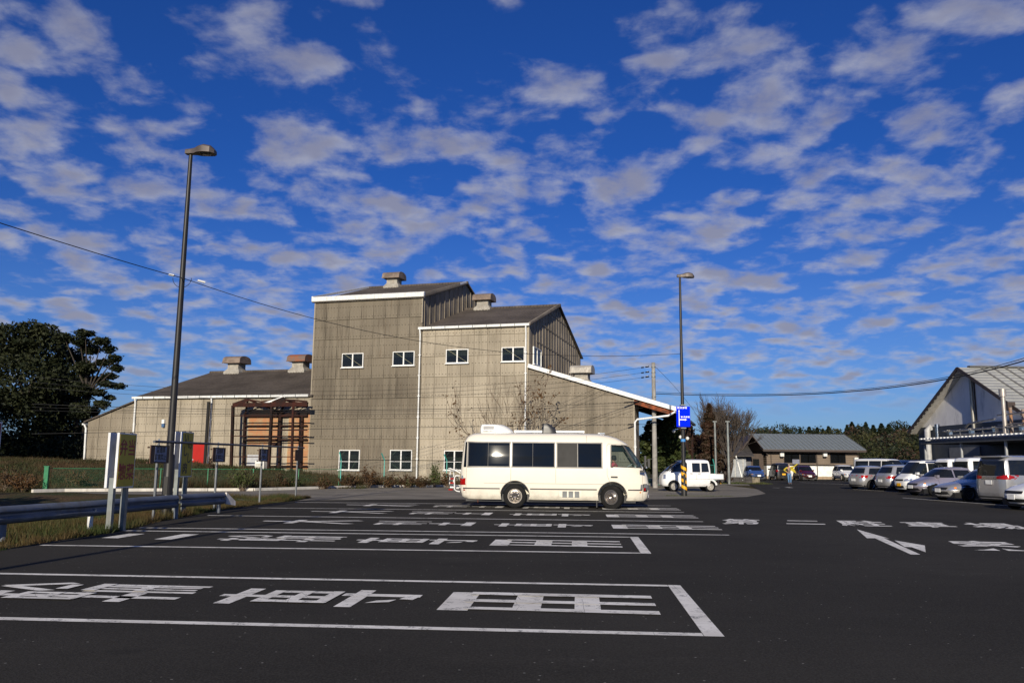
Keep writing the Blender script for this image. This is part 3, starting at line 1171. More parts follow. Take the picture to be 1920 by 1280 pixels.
def vent(u, zb, capm, sc=1.0, y=D1, label=None):
    b_ = MB()
    w1, d1, w2, d2 = .85 * sc, .85 * sc, .58 * sc, .6 * sc
    z0, z1, z2 = zb - .45 * sc, zb + .35 * sc, zb + .95 * sc
    vs = []
    for (a, c, z) in [(w1, d1, z0), (w1, d1, zb), (w2, d2, z1), (w2, d2, z2)]:
        vs += [(u - a, y - c, z), (u + a, y - c, z), (u + a, y + c, z), (u - a, y + c, z)]
    fs = []
    for k in range(3):
        for i in range(4):
            fs.append((k * 4 + i, k * 4 + (i + 1) % 4, k * 4 + 4 + (i + 1) % 4, k * 4 + 4 + i))
    fs.append((12, 13, 14, 15))
    o = b_.add(vs, fs).build('roof_ventilator', VB, WH, label=label)
    # rounded cap: barrel with its axis along the ridge
    h = .62 * sc
    L_, Dp = .95 * sc, .98 * sc
    prof = []
    for k in range(9):
        t = math.pi * k / 8
        prof.append((-Dp * math.cos(t) * (1 if abs(math.cos(t)) < .99 else 1), z2 - .12 + .12 + h * (math.sin(t) ** .6)))
    prof = [(-Dp, z2 - .1 * sc)] + prof + [(Dp, z2 - .1 * sc)]
    cp = MB().prism([(u - L_, y + a, z) for a, z in prof], (2 * L_, 0, 0))
    cp.build('cap', capm, o, smooth=35)
    MB().bar((u - L_ - .02, y - Dp - .01, z2 - .08 * sc), (u + L_ + .02, y - Dp - .01, z2 - .08 * sc), .05, .08).build('cap_rim', capm, o)
    return o


for px, py, capm, base, zb, sc in [(735, 541, VENT, 0, ZTR, .8), (905, 583, VENT, 0, ZMR, .8), (438, 698, VENT, 0, ZHR, .9), (559, 695, VENTR, 0, ZHR, .9)]:
    u, z = WP(px, py, D1 - .4)
    vent(u, zb, capm, sc)
u, z = WP(1092, 712, 4.0)
vent(u, rz_(u) + .1, simple('pale_vent_metal', (.42, .39, .34), .7, var=.25, dirt=((.14, .11, .09), .6)), .8, y=4.0)

# rust-brown slatted infill behind the steel frame, red door, white door
INF = mat_rust('orange_infill', (.42, .19, .09), (.38, .25, .14), 2.4)
RIM = simple('infill_frame', (.42, .34, .18), .8)
for (x0, y0, x1, y1) in [(468, 768, 506, 833), (508, 768, 526.5, 833), (543, 768, 559, 880), (561, 768, 579, 880)]:
    a = WP(x0, y0)
    c = WP(x1, y1)
    o = MB().box(((a[0] + c[0]) / 2, -.055, (a[1] + c[1]) / 2), (c[0] - a[0], .03, a[1] - c[1])).build('infill_panel', RIM, WH)
    nn = int((a[1] - c[1]) / .17)
    for k in range(nn):
        z = c[1] + (a[1] - c[1]) * (k + .5) / nn
        MB().box(((a[0] + c[0]) / 2, -.08 - random.uniform(0, .012), z + random.uniform(-.01, .01)), (c[0] - a[0] - .10, .022, .162)).build('slat', INF, o)
REDD = mat_corr('red_door_sheet', (.42, .022, .018), pitch=.1, depth=.01, stain=.3, dark=.6, var=.15)
a = WP(354, 831)
c = WP(384, 890)
o = MB().box(((a[0] + c[0]) / 2 - .1, -.07, (a[1] + c[1]) / 2), (c[0] - a[0] + .2, .05, a[1] - c[1])).build('door', REDD, WH, label='red corrugated sheet door')
MB().box((a[0] + .3, -.1, c[1] + 1.1), (.5, .012, .12)).build('door_mark', simple('scraped_white', (.5, .48, .45), .7), o)
a = WP(465, 852)
c = WP(484, 892)
MB().box(((a[0] + c[0]) / 2, -.07, (a[1] + c[1]) / 2), (c[0] - a[0], .05, a[1] - c[1])).build('door', simple('pale_door', (.42, .43, .45), .5), WH, label='pale grey side door')
# lamp on the wall
u, z = WP(309, 790)
o = MB().box((u, -.12, z), (.22, .2, .3)).build('wall_lamp', WHITE, WH)
MB().box((u, -.12, z - .3), (.2, .2, .26)).build('lamp_body', simple('blue_plastic', (.05, .12, .25), .5), o)
# dark post against the hall wall
a = WP(391.4, 754, -.5)
post = thing('steel_post', 'tall dark square post standing before the left hall next to the red door', 'post', tuple(WO + wx * a[0] + wy * -.5) [:2] + (0,), WRZ)
MB().box((0, 0, a[1] / 2), (.17, .17, a[1])).build('shaft', POLEB, post)
MB().box((0, 0, a[1] + .02), (.2, .2, .04)).build('cap', POLEB, post)

# white appliance cabinet beside the door
a = WP(482, 863, -.6)
c = WP(497, 893, -.6)
cb = thing('appliance_cabinet', 'white metal cabinet beside the pale door behind the rusty frame', 'cabinet', tuple(WO + wx * ((a[0] + c[0]) / 2) + wy * -.6)[:2] + (0,), WRZ)
MB().box((0, 0, (a[1] + c[1]) / 2 - .2), (c[0] - a[0], .5, a[1] - c[1] + .4)).build('casing', WHITE, cb)
MB().box((0, -.255, a[1] - .45), (c[0] - a[0] - .12, .02, .5)).build('front_panel', simple('cream_panel', (.6, .58, .5), .5), cb)

# ------------------------------------------------------------------ rusty steel frame of a dismantled shed
SF = thing('shed_frame', 'rust red open steel frame of a dismantled shed before the orange panels', 'steel frame', (WO.x, WO.y, 0), WRZ)
DF, DBk = -1.4, -.28


def FP(px, py, d):
    u, z = WP(px, py, d)
    return Vector((u, d, z))


def fb(name, a, c, w1, mat, d=DF, d2=None, w2=None):
    p = FP(a[0], a[1], d)
    q_ = FP(c[0], c[1], d if d2 is None else d2)
    MB().bar(p, q_, w1, w2 or w1).build(name, mat, SF)


fb('post', (437, 760), (433, 893), .17, RUSTD, w2=.2)
fb('post', (510, 762), (503, 893), .17, RUSTD, w2=.2)
fb('post', (550, 762), (546, 893), .14, RUST)
fb('eave_beam', (437, 759), (577, 757.5), .16, RUST, w2=.3)
for px in (459, 526):
    fb('post', (px, 780), (px - 3, 888), .15, RUSTD, d=DBk)
fb('post', (567, 780), (564, 888), .12, RUSTD, d=DBk)
for y, wd in [(778, .26), (798, .10), (824, .12), (874, .12)]:
    fb('girt', (457, y), (576, y - .5), .1, RUSTD, d=DBk, w2=wd)
for y, wd in [(779, .06), (806, .08), (817, .06), (856, .06)]:
    fb('rail', (435, y), (576, y), .08, RUST, w2=wd)
fb('rail', (508, 832.5), (525, 832.5), .08, RUSTD, w2=.14, d=DBk)
fb('rafter', (437, 759), (465, 749), .14, RUST, d2=DBk - .8, w2=.24)
fb('rafter', (465, 749), (459, 780), .12, RUSTD, d=DBk - .8, d2=DBk)
fb('rafter', (465, 749), (530, 774), .10, RUSTD, d=DBk - .8, d2=DBk, w2=.13)
fb('rafter', (512, 757), (534, 748), .14, RUSTD, d2=DBk - .8, w2=.4)
fb('rafter', (534, 748), (526, 780), .13, RUSTD, d=DBk - .8, d2=DBk)
fb('rafter', (534, 749), (558, 756), .1, RUST, d=DBk - .8, d2=DBk, w2=.16)
fb('rafter', (466, 749), (490, 753), .08, RUST, d=DBk - .8, w2=.1)
fb('rafter', (490, 753), (512, 750), .08, RUST, d=DBk - .8, w2=.1)
fb('rafter', (536, 749), (576, 752.5), .08, RUST, d=DBk - .8, w2=.12)
fb('brace', (460, 773), (497, 760), .07, RUSTD, d=DBk - .3)
fb('brace', (512, 774), (522, 760), .07, RUSTD, d=DBk - .3)
fb('brace', (528, 773), (570, 760), .07, RUSTD, d=DBk - .3)
fb('brace', (553, 774), (574, 760), .05, RUST, d=DBk - .3)
fb('brace', (570, 760), (576, 763), .1, RUSTD, d=DBk - .3)
fb('gutter_pipe', (496, 756), (534, 743), .11, GUTTER, d2=DBk - .8)

# ================================================================== VEGETATION
rng = np.random.default_rng(11)


def leaf_mesh(name, pts, size, mat, parent=None, flat=0.0, kind=None, tri=False):
    """one small bent card per point, random direction"""
    n = len(pts)
    pts = np.asarray(pts, dtype=np.float64)
    a = rng.normal(size=(n, 3))
    a /= np.linalg.norm(a, axis=1)[:, None]
    b_ = rng.normal(size=(n, 3))
    if flat:
        a[:, 2] *= (1 - flat)
        b_[:, 2] *= (1 - flat)
        a /= np.linalg.norm(a, axis=1)[:, None]
    b_ -= a * (a * b_).sum(1)[:, None]
    b_ /= np.linalg.norm(b_, axis=1)[:, None]
    s = size * rng.uniform(.6, 1.35, n)[:, None]
    if tri:
        V = np.stack([pts - a * s, pts + a * s * .6 + b_ * s * .7, pts + a * s * .4 - b_ * s * .7], 1).reshape(-1, 3)
        k = 3
    else:
        V = np.stack([pts - a * s, pts - b_ * s * .5, pts + a * s, pts + b_ * s * .5], 1).reshape(-1, 3)
        k = 4
    me = bpy.data.meshes.new(name)
    me.vertices.add(n * k)
    me.vertices.foreach_set('co', V.astype(np.float32).ravel())
    me.loops.add(n * k)
    me.loops.foreach_set('vertex_index', np.arange(n * k, dtype=np.int32))
    me.polygons.add(n)
    me.polygons.foreach_set('loop_start', np.arange(0, n * k, k, dtype=np.int32))
    me.polygons.foreach_set('loop_total', np.full(n, k, dtype=np.int32))
    me.update(calc_edges=True)
    me.materials.append(mat)
    o = link(name, me, parent)
    if kind:
        o['kind'] = kind
    return o


def blob_pts(blobs, n, shell=.45, lumps=0.5):
    """points through a set of ellipsoid clumps (x,y,z,rx,ry,rz), denser toward their skins"""
    out = []
    vol = np.array([b_[3] * b_[4] * b_[5] for b_ in blobs]) ** .75
    cnt = (vol / vol.sum() * n).astype(int)
    for b_, c in zip(blobs, cnt):
        d = rng.normal(size=(c, 3))
        d /= np.linalg.norm(d, axis=1)[:, None]
        r = shell + (1 - shell) * rng.random(c) ** .6
        # broken outline
        ph = rng.uniform(0, 6.28, 6)
        wob = 1 + .16 * np.sin(5 * d[:, 0] + ph[0]) * np.sin(4 * d[:, 2] + ph[1]) + .10 * np.sin(11 * d[:, 1] + ph[2]) * np.sin(9 * d[:, 2] + ph[3])
        r *= wob
        out.append(np.array(b_[:3]) + d * r[:, None] * np.array(b_[3:]))
    return np.concatenate(out)


def branches(mb, p, d, L, r, depth, spread=.5, n=3, up=.15, tips=None, rs=None, minr=.006, sides=5, jitter=.25):
    rs = rs or random
    pts = [Vector(p)]
    rad = [r]
    cur = Vector(p)
    dr = Vector(d).normalized()
    seg = 3
    for i in range(seg):
        dr = (dr + Vector((rs.gauss(0, jitter * .35), rs.gauss(0, jitter * .35), rs.gauss(0, jitter * .2) + up * .2))).normalized()
        cur = cur + dr * L / seg
        pts.append(cur.copy())
        rad.append(max(minr, r * (1 - .5 * (i + 1) / seg)))
    mb.tube(pts, rad, sides if depth > 1 else 3, cap=False)
    if tips is not None and depth <= 1:
        tips.append(cur.copy())
        tips.append(pts[2].copy())
    if depth <= 0:
        return
    for k in range(n):
        t = rs.uniform(.45, 1.0) if k else 1.0
        i = min(seg, max(1, int(round(t * seg))))
        base = pts[i]
        ax = Vector((rs.gauss(0, 1), rs.gauss(0, 1), rs.gauss(0, .5))).normalized()
        nd_ = (dr + ax * spread * rs.uniform(.7, 1.3) + Vector((0, 0, up))).normalized()
        branches(mb, base, nd_, L * rs.uniform(.6, .82), max(minr, rad[i] * .72), depth - 1, spread, n, up, tips, rs, minr, sides, jitter)


LEAF_DK = mat_leaf('leaf_dark_evergreen', (.018, .026, .011), (.040, .045, .018), .12)
LEAF_MID = mat_leaf('leaf_mid_green', (.04, .065, .02), (.085, .10, .032), .25)
LEAF_CON = mat_leaf('needle_dark', (.016, .028, .014), (.03, .042, .02), .1)
LEAF_RED = mat_leaf('needle_red_brown', (.070, .034, .021), (.042, .032, .018), .12)
LEAF_BRN = mat_leaf('dead_leaf_brown', (.16, .085, .035), (.09, .05, .025), .3)
TWIG = mat_leaf('twig_red_brown', (.11, .06, .045), (.075, .05, .035), .0)
WEED = mat_leaf('dry_weed', (.15, .088, .04), (.07, .04, .02), .3, 1.2, third=(.07, .09, .03))
WEEDG = mat_leaf('green_weed', (.07, .10, .03), (.11, .115, .04), .3)
GRASSM = mat_leaf('verge_grass', (.12, .075, .030), (.050, .075, .018), .25, .5, third=(.028, .05, .012))
GRASSF = mat_leaf('field_grass', (.095, .058, .028), (.034, .052, .015), .25, .22, third=(.025, .042, .012))

# --- the dark wood left of the warehouse: three trees whose crowns run into each other
def broadleaf(name, label, cat, base, blobs, n, size, trunk_h, r=.25, mat=None, group=None, limbs=5, shell=.45, bark=None, seed=1, flat=.3):
    t = thing(name, label, cat, base, 0, group)
    rs = random.Random(seed)
    tb = MB()
    top = Vector((rs.uniform(-.3, .3), rs.uniform(-.3, .3), trunk_h))
    tb.tube([(0, 0, -.3), (.1, 0, trunk_h * .5), top], [r * 1.15, r * .85, r * .6], 8)
    for k in range(limbs):
        b_ = blobs[k % len(blobs)]
        e = Vector(b_[:3])
        m_ = top.lerp(e, .5) + Vector((0, 0, -.3))
        tb.tube([top * .9, m_, e], [r * .5, r * .33, r * .1], 5)
    tb.build('trunk', bark or BARKD, t)
    leaf_mesh('crown', blob_pts(blobs, n, shell), size, mat or LEAF_DK, t, flat)
    return t


def px_blobs(base, Y, lst):
    """crown clumps given where they stand: picture centre and radii at distance Y -> metres relative to base"""
    out = []
    for (px, py, rx, ry) in lst:
        c = at(px, py, Y + rng.uniform(-1.5, 1.5))
        k = Y / FPX
        out.append((c.x - base[0], c.y - base[1], c.z - base[2], rx * k, max(rx, ry) * k * .9, ry * k))
    return out


Yw = 76
b0 = at(40, 872, Yw)
broadleaf('broadleaf_tree', 'tall dark evergreen tree with the highest crown at the left edge', 'tree', (b0.x, b0.y, .8),
          px_blobs((b0.x, b0.y, .8), Yw, [(20, 640, 60, 38), (75, 655, 55, 42), (-30, 650, 50, 50), (40, 720, 90, 60), (20, 790, 90, 60), (-20, 850, 60, 45), (60, 615, 25, 16), (90, 618, 22, 12), (70, 860, 60, 30)]),
          30000, .19, 6, .35, seed=3)
b0 = at(135, 872, Yw + 2)
broadleaf('broadleaf_tree', 'dark dense tree between the tallest crown and the spreading pine', 'tree', (b0.x, b0.y, .9),
          px_blobs((b0.x, b0.y, .9), Yw + 2, [(130, 690, 42, 42), (110, 740, 60, 50), (120, 800, 55, 50), (110, 852, 60, 30), (150, 850, 35, 30), (105, 640, 25, 18)]), 20000, .19, 6, .3, seed=4)
b0 = at(150, 872, Yw - 2)
t = broadleaf('spreading_tree', 'open spreading tree with layered leaf pads leaning toward the warehouse', 'tree', (b0.x, b0.y, .9),
              px_blobs((b0.x, b0.y, .9), Yw - 2, [(160, 625, 20, 7), (190, 640, 18, 9), (205, 655, 14, 8), (170, 655, 22, 10), (150, 640, 20, 10), (215, 672, 14, 9), (195, 680, 18, 8), (160, 690, 24, 12), (218, 690, 14, 8),
                                                  (205, 705, 16, 7), (180, 712, 22, 8), (222, 724, 15, 6), (200, 720, 18, 6), (180, 735, 20, 7), (205, 745, 12, 6), (190, 758, 16, 9), (170, 772, 18, 10), (120, 632, 20, 8),
                                                  (150, 730, 20, 14), (150, 770, 20, 18), (158, 815, 16, 20)]), 17000, .14, 7, .2, limbs=20, shell=.1, seed=5, flat=.55)
# undergrowth below them
pts = blob_pts([tuple(at(px, 852, 74)) + (2.6, 1.5, 1.6) for px in range(-60, 170, 24)], 9000)
pts[:, 2] = np.maximum(pts[:, 2], .7)
leaf_mesh('undergrowth', pts, .16, LEAF_DK, kind='stuff')

# --- unseen trees added left of the frame to shade the wood and the field edge
for (x, y, h, sd) in [(-50, 44, 17, 21), (-44, 46, 15, 22), (-57, 48, 18, 23)]:
    broadleaf('evergreen_tree', {21: 'tall evergreen out of view on the left, middle of the three', 22: 'lower evergreen out of view on the left, nearest the field', 23: 'tallest evergreen out of view on the left, farthest from the field'}[sd], 'tree', (x, y, 0),
              [(0, 0, h * .55, 3.5, 3.5, 3.2), (1.5, 1, h * .75, 2.8, 2.8, 2.6), (-1.6, -1, h * .7, 2.8, 2.8, 2.6), (0, 0, h * .9, 2.0, 2.0, 1.9), (0, .5, h * .3, 2.6, 2.6, 2.2)], 9000, .22, h * .4, .3, seed=sd, group='evergreens out of view on the left')

# clipped shrubs out of view on the left; their shadow lies on the near end of the field
for i, (x, y, h) in enumerate([(-19.8, 22.5, 3.4), (-23.5, 23, 4.3), (-27.5, 23, 4.6), (-31.5, 24, 4.4)]):
    broadleaf('evergreen_shrub', ['lowest', 'second', 'third', 'last'][i] + ' round shrub in the row out of view left of the guard rail', 'shrub', (x, y, 0), [(0, 0, h * .5, 2.0, 1.6, h * .5), (.5, 0, h * .3, 2.0, 1.6, h * .3)], 3500, .16, h * .4, .1, seed=30 + i, group='row of shrubs out of view on the left')

# --- bare tree with a few brown leaves, behind the bus
def bare_tree(name, label, base, h, r, depth, spread, mat, leafpts=0, leafmat=None, leafsize=.06, n=3, seed=1, up=.3, stems=1, minr=.006, first=.35, group=None, jitter=.25):
    t = thing(name, label, 'tree', base, 0, group)
    rs = random.Random(seed)
    tips = []
    mb = MB()
    for k in range(stems):
        a = 2 * math.pi * k / max(1, stems) + rs.uniform(-.3, .3)
        d = Vector((math.cos(a) * .35, math.sin(a) * .35, 1)) if stems > 1 else Vector((0, 0, 1))
        branches(mb, (0, 0, -.1), d, h * first, r, depth, spread, n, up, tips, rs, minr, 6, jitter)
    mb.build('trunk', mat, t)
    if leafpts:
        P_ = []
        for k in range(leafpts):
            tp = rs.choice(tips[: max(1, int(len(tips) * .5))])
            P_.append([tp.x + rs.gauss(0, .10), tp.y + rs.gauss(0, .10), tp.z + rs.gauss(0, .10)])
        leaf_mesh('leaves', np.array(P_), leafsize, leafmat, t)
    return t


b0 = at(965, 905, 51)
bare_tree('bare_tree', 'bare shrubby tree with a few brown leaves rising behind the cream bus', (b0.x, b0.y, 0), 6.9, .07, 3, .55, BARK, 300, LEAF_BRN, .10, n=3, seed=9, stems=5, minr=.011, first=.40, up=.22)
BARKM = simple('bark_grey_brown', (.060, .047, .038), .95, var=.3, scale=4)
# large bare tree and red-brown conifer right of the blue sign
b0 = at(1364, 908, 74)
bare_tree('bare_tree', 'large bare winter tree with upswept branches behind the small truck', (b0.x, b0.y, 0), 8.7, .15, 5, .55, BARKM, n=4, seed=5, stems=5, minr=.010, first=.30, up=.22, jitter=.3)


def conifer(label, base, h, r, n, size, mat, name='conifer_tree', group=None, seed=0, lean=0):
    t = thing(name, label, 'tree', base, 0, group)
    MB().tube([(0, 0, -.5), (0, 0, h * .5), (0, 0, h * .97)], [.03 * h * .6, .02 * h * .6, .01], 6).build('trunk', BARKD, t)
    rg = np.random.default_rng(seed)
    zz = rg.random(n) ** .8
    tier = .78 + .22 * np.sin(zz * 46 + rg.uniform(0, 6))
    rad = (1 - zz) ** .8 * r * (.35 + .65 * rg.random(n) ** .5) * tier
    rad *= 1 + .2 * np.sin(zz * 9 + rg.uniform(0, 6, n) * .2)
    a = rg.uniform(0, 6.283, n)
    P_ = np.stack([np.cos(a) * rad, np.sin(a) * rad, h * (.08 + .92 * zz) - rad * .15], 1)
    leaf_mesh('crown', P_, size, mat, t, .2)
    return t


b0 = at(1333, 905, 69)
conifer('red brown conical conifer in front of the large bare tree', (b0.x, b0.y, 0), 6.5, 1.6, 7000, .15, LEAF_RED, seed=2)
# evergreen beside the utility pole
b0 = at(1240, 905, 60)
broadleaf('evergreen_tree', 'dense green evergreen tree behind the concrete utility pole', 'tree', (b0.x, b0.y, 0),
          px_blobs((b0.x, b0.y, 0), 60, [(1232, 800, 24, 14), (1222, 830, 26, 24), (1250, 820, 26, 24), (1245, 850, 34, 24), (1222, 865, 26, 20), (1255, 795, 16, 10), (1270, 850, 20, 20)]), 15000, .13, 2.2, .15, mat=LEAF_MID, seed=8)
# scrub between that and the houses
for (px, py, Y, rx, ry, nn, mt, lb, nm) in [(1300, 830, 84, 34, 34, 7000, LEAF_RED, 'brown bush in the scrub right of the blue sign', 'bush'), (1290, 872, 80, 40, 20, 5000, LEAF_MID, 'low green bush behind the small white truck', 'bush'),
                                            (1340, 870, 82, 30, 24, 5000, LEAF_BRN, 'low brown bush at the foot of the bare tree', 'bush'), (1325, 845, 90, 40, 36, 6000, LEAF_DK, 'dark bush deep in the scrub behind the conifer', 'bush'),
                                            (1395, 850, 120, 60, 30, 6000, LEAF_RED, 'reddish brown tree mass beyond the low houses', 'tree'), (1410, 832, 135, 40, 24, 4000, LEAF_DK, 'dark round tree crown beyond the low houses', 'tree')]:
    b0 = at(px, 905, Y)
    k = Y / FPX
    zc = at(px, py, Y).z
    t = thing(nm if nm == 'bush' else 'broadleaf_tree', lb, nm, (b0.x, b0.y, 0))
    bl = [(rng.uniform(-.5, .5) * rx * k, rng.uniform(-.3, .3) * rx * k, zc + rng.uniform(-.6, .6) * ry * k, rx * k * .55, rx * k * .5, ry * k * .55) for _ in range(7)]
    P_ = blob_pts(bl, nn, .3)
    P_ = P_[P_[:, 2] > 0]
    leaf_mesh('crown', P_, .16 * max(1, Y / 90), mt, t)
    tb = MB()
    for bb in bl[:5]:
        tb.tube([(0, 0, -.1), (bb[0] * .5, bb[1] * .5, bb[2] * .5), bb[:3]], [.09, .05, .02], 4)
    tb.build('trunk', BARKD, t)

# --- the wooded hill on the right: rising ground, a mass of trees and the conifers that stand clear of it
hx = np.linspace(-120, 420, 60)
hy = np.linspace(125, 330, 24)


def hill_h(x, y):
    r = x / max(y, 1)
    g_ = 7.5 * smooth01((y - 125) / 95) * smooth01((x - 10) / 70 + .15)
    return g_ - .5 + .8 * math.sin(x * .06) * smooth01((y - 130) / 60)


hv = [(x, y, hill_h(x, y)) for y in hy for x in hx]
hf = [(j * 60 + i, j * 60 + i + 1, (j + 1) * 60 + i + 1, (j + 1) * 60 + i) for j in range(23) for i in range(59)]
tag(mesh_obj('hill', hv, hf, EARTH, smooth=80), kind='structure')
rs = random.Random(4)


HILL1 = mat_leaf('hill_evergreen', (.016, .024, .011), (.030, .036, .016), .1, .15)
HILL2 = mat_leaf('hill_green', (.034, .042, .015), (.065, .062, .022), .15, .15)
HILL3 = mat_leaf('hill_bare_brown', (.075, .044, .030), (.045, .034, .02), .1, .15)


def wood(name, px0, px1, Y0, Y1, n, hgt, mats, clumps, size, seed):
    P1, P2 = [], []
    rr = random.Random(seed)
    bl = [[], [], []]
    for k in range(clumps):
        px = rr.uniform(px0, px1)
        Y = rr.uniform(Y0, Y1)
        x = (px - 960) / FPX * Y
        h = hgt * rr.uniform(.55, 1.0)
        g_ = hill_h(x, Y)
        w_ = rr.uniform(2.2, 4.0)
        bl[0 if rr.random() < .5 else (1 if rr.random() < .6 else 2)].append((x, Y, g_ + h * .55, w_, w_, h * .5))
    for i, m_ in enumerate(mats):
        if bl[i]:
            leaf_mesh(name, blob_pts(bl[i], int(n * len(bl[i]) / clumps), .5), size, m_, kind='stuff')


wood('hillside_wood', 1400, 2150, 135, 215, 110000, 6.5, [HILL1, HILL2, HILL3], 190, .27, 5)
wood('distant_wood', 480, 1420, 180, 240, 22000, 5, [HILL1, HILL3, HILL1], 60, .4, 6)
proto = None
CONL = ['dark conifer on the skyline just right of the ridge end of the grey roof house', 'dark conifer above the left third of the low grey roof, shorter of its neighbours', 'dark conifer above the left half of the low grey roof', 'dark conifer left of the middle of the low grey roof',
        'dark conifer straight above the middle of the low grey roof', 'dark conifer above the right half of the low grey roof, second from the roof middle', 'squat dark conifer above the right half of the low grey roof', 'dark conifer above the right end of the grey ridge',
        'narrow tall conifer just beyond the right end of the grey ridge', 'dark conifer above the sloping right edge of the grey roof', 'tall thin conifer above the right corner of the grey roof', 'lower conifer between two taller ones right of the grey roof',
        'highest pointed conifer midway between the grey roof and the white gable', 'broad conifer right of the highest pointed one', 'conifer nearer the white gable, level with its neighbour', 'conifer close to the left eave tip of the white gable',
        'small first conifer at the left end of the skyline', 'slender conifer filling the gap above the middle of the grey roof', 'last conifer touching the left eave tip of the white gable']
spec = [(1452, 806, 190), (1477, 803, 200), (1500, 802, 195), (1517, 799, 200), (1532, 797, 205), (1553, 795, 200), (1571, 800, 195), (1588, 796, 205), (1597, 790, 210), (1612, 795, 200), (1623, 789, 205), (1637, 796, 200),
        (1652, 788, 205), (1666, 793, 195), (1682, 795, 205), (1695, 797, 200), (1437, 812, 190), (1543, 803, 195), (1706, 800, 210)]
for i, (px, py, Y) in enumerate(spec):
    tp = at(px, py, Y)
    gz = hill_h(tp.x, Y)
    h = max(5.5, tp.z - gz)
    if proto is None:
        proto = conifer('x', (0, 0, 0), 10, 2.4, 2600, .34, LEAF_CON, seed=7)
        proto2 = conifer('x', (0, 0, 0), 10, 3.0, 2600, .36, LEAF_CON, seed=17)
        o = proto
    elif i == 1:
        o = proto2
    else:
        src = proto if i % 2 == 0 else proto2
        o = src.copy()
        COL.objects.link(o)
        for ch in src.children:
            c = ch.copy()
            COL.objects.link(c)
            c.parent = o
    o.location = (tp.x, Y, gz)
    o.rotation_euler = (0, 0, i * 1.3)
    s_ = h / 10
    q1 = rs.uniform(1.05, 1.6)
    o.scale = (s_ * q1, s_ * q1, s_ * rs.uniform(.88, 1.0))
    o['label'] = CONL[i]
    o['group'] = 'conifers along the skyline of the wooded hill'

# --- grass, weeds and scrub
def blades(name, area, n, h, wd, mat, seed, zf=None, lean=.35):
    rg = np.random.default_rng(seed)
    P_ = area(rg, n)
    n = len(P_)
    z = np.array([(zf or ground_h)(x, y) for x, y in P_])
    hh = h * rg.uniform(.4, 1.25, n) * (.55 + .6 * (np.sin(P_[:, 0] * .63 + 2 * np.sin(P_[:, 1] * .4)) > .1)) * (.55 + .45 * np.sin(P_[:, 0] * 1.7 + 1.3 * np.sin(P_[:, 1])) ** 2 + .25 * np.sin(P_[:, 1] * 2.9) ** 2)
    a = rg.uniform(0, 6.283, n)
    lx = rg.normal(0, lean, n) * hh
    ly = rg.normal(0, lean, n) * hh
    w_ = wd * rg.uniform(.6, 1.4, n)
    A = np.stack([P_[:, 0] - np.cos(a) * w_, P_[:, 1] - np.sin(a) * w_, z - .02], 1)
    Bq = np.stack([P_[:, 0] + np.cos(a) * w_, P_[:, 1] + np.sin(a) * w_, z - .02], 1)
    C_ = np.stack([P_[:, 0] + lx, P_[:, 1] + ly, z + hh], 1)
    V = np.stack([A, Bq, C_], 1).reshape(-1, 3)
    me = bpy.data.meshes.new(name)
    me.vertices.add(n * 3)
    me.vertices.foreach_set('co', V.astype(np.float32).ravel())
    me.loops.add(n * 3)
    me.loops.foreach_set('vertex_index', np.arange(n * 3, dtype=np.int32))
    me.polygons.add(n)
    me.polygons.foreach_set('loop_start', np.arange(0, n * 3, 3, dtype=np.int32))
    me.polygons.foreach_set('loop_total', np.full(n, 3, dtype=np.int32))
    me.update(calc_edges=True)
    me.materials.append(mat)
    o = link(name, me)
    o['kind'] = 'stuff'
    return o


ed = [(p.x, p.y) for p in edge]
ed = [(edge[0].x + d0.x * 8, edge[0].y + d0.y * 8)] + ed


def edge_x(y):
    for (x0, y0), (x1, y1) in zip(ed[:-1], ed[1:]):
        if min(y0, y1) <= y <= max(y0, y1):
            return x0 + (x1 - x0) * (y - y0) / (y1 - y0)
    return ed[0][0] if y < ed[0][1] else ed[-1][0]


def verge(rg, n):
    y = 9 + (34.5 - 9) * rg.random(n) ** .9
    k = rg.random(n) ** 1.5
    x = np.array([edge_x(v) for v in y]) + .10 - k * (4.5 + 5 * (y < 26))
    m_ = ~((y > 31) & (x < -14))
    # apron corner stays clear
    ok = np.array([not (yy > 31.5 + (-xx - 8) * -.0) for xx, yy in zip(x, y)])
    return np.stack([x, y], 1)[m_ & (y < 33.6)]


blades('verge_grass', verge, 90000, .17, .008, GRASSM, 3)


def field(rg, n):
    y = 36 + 30 * rg.random(n) ** 1.2
    x = -60 + 52 * rg.random(n)
    kx = np.interp(y, [p.y for p in kp[:5]], [p.x for p in kp[:5]])
    lim = np.where(y < kp[0].y, kp[0].x - 3, np.where(y > 45, -7, kx - .3))
    return np.stack([x, y], 1)[x < lim]


blades('field_grass', field, 130000, .24, .022, GRASSF, 5)


def strip(rg, n):
    # dry weeds between the kerb and the warehouse, along the fence
    t_ = rg.random(n) * (len(kp) - 1 - 1e-6)
    i = t_.astype(int)
    f = t_ - i
    X = np.array([p.x for p in kp])
    Y = np.array([p.y for p in kp])
    x = X[i] + (X[i + 1] - X[i]) * f
    y = Y[i] + (Y[i + 1] - Y[i]) * f
    o = .25 + 2.8 * rg.random(n) ** 1.4
    m_ = (i > 1)
    return np.stack([x - o * .45, y + o * .9], 1)[m_]


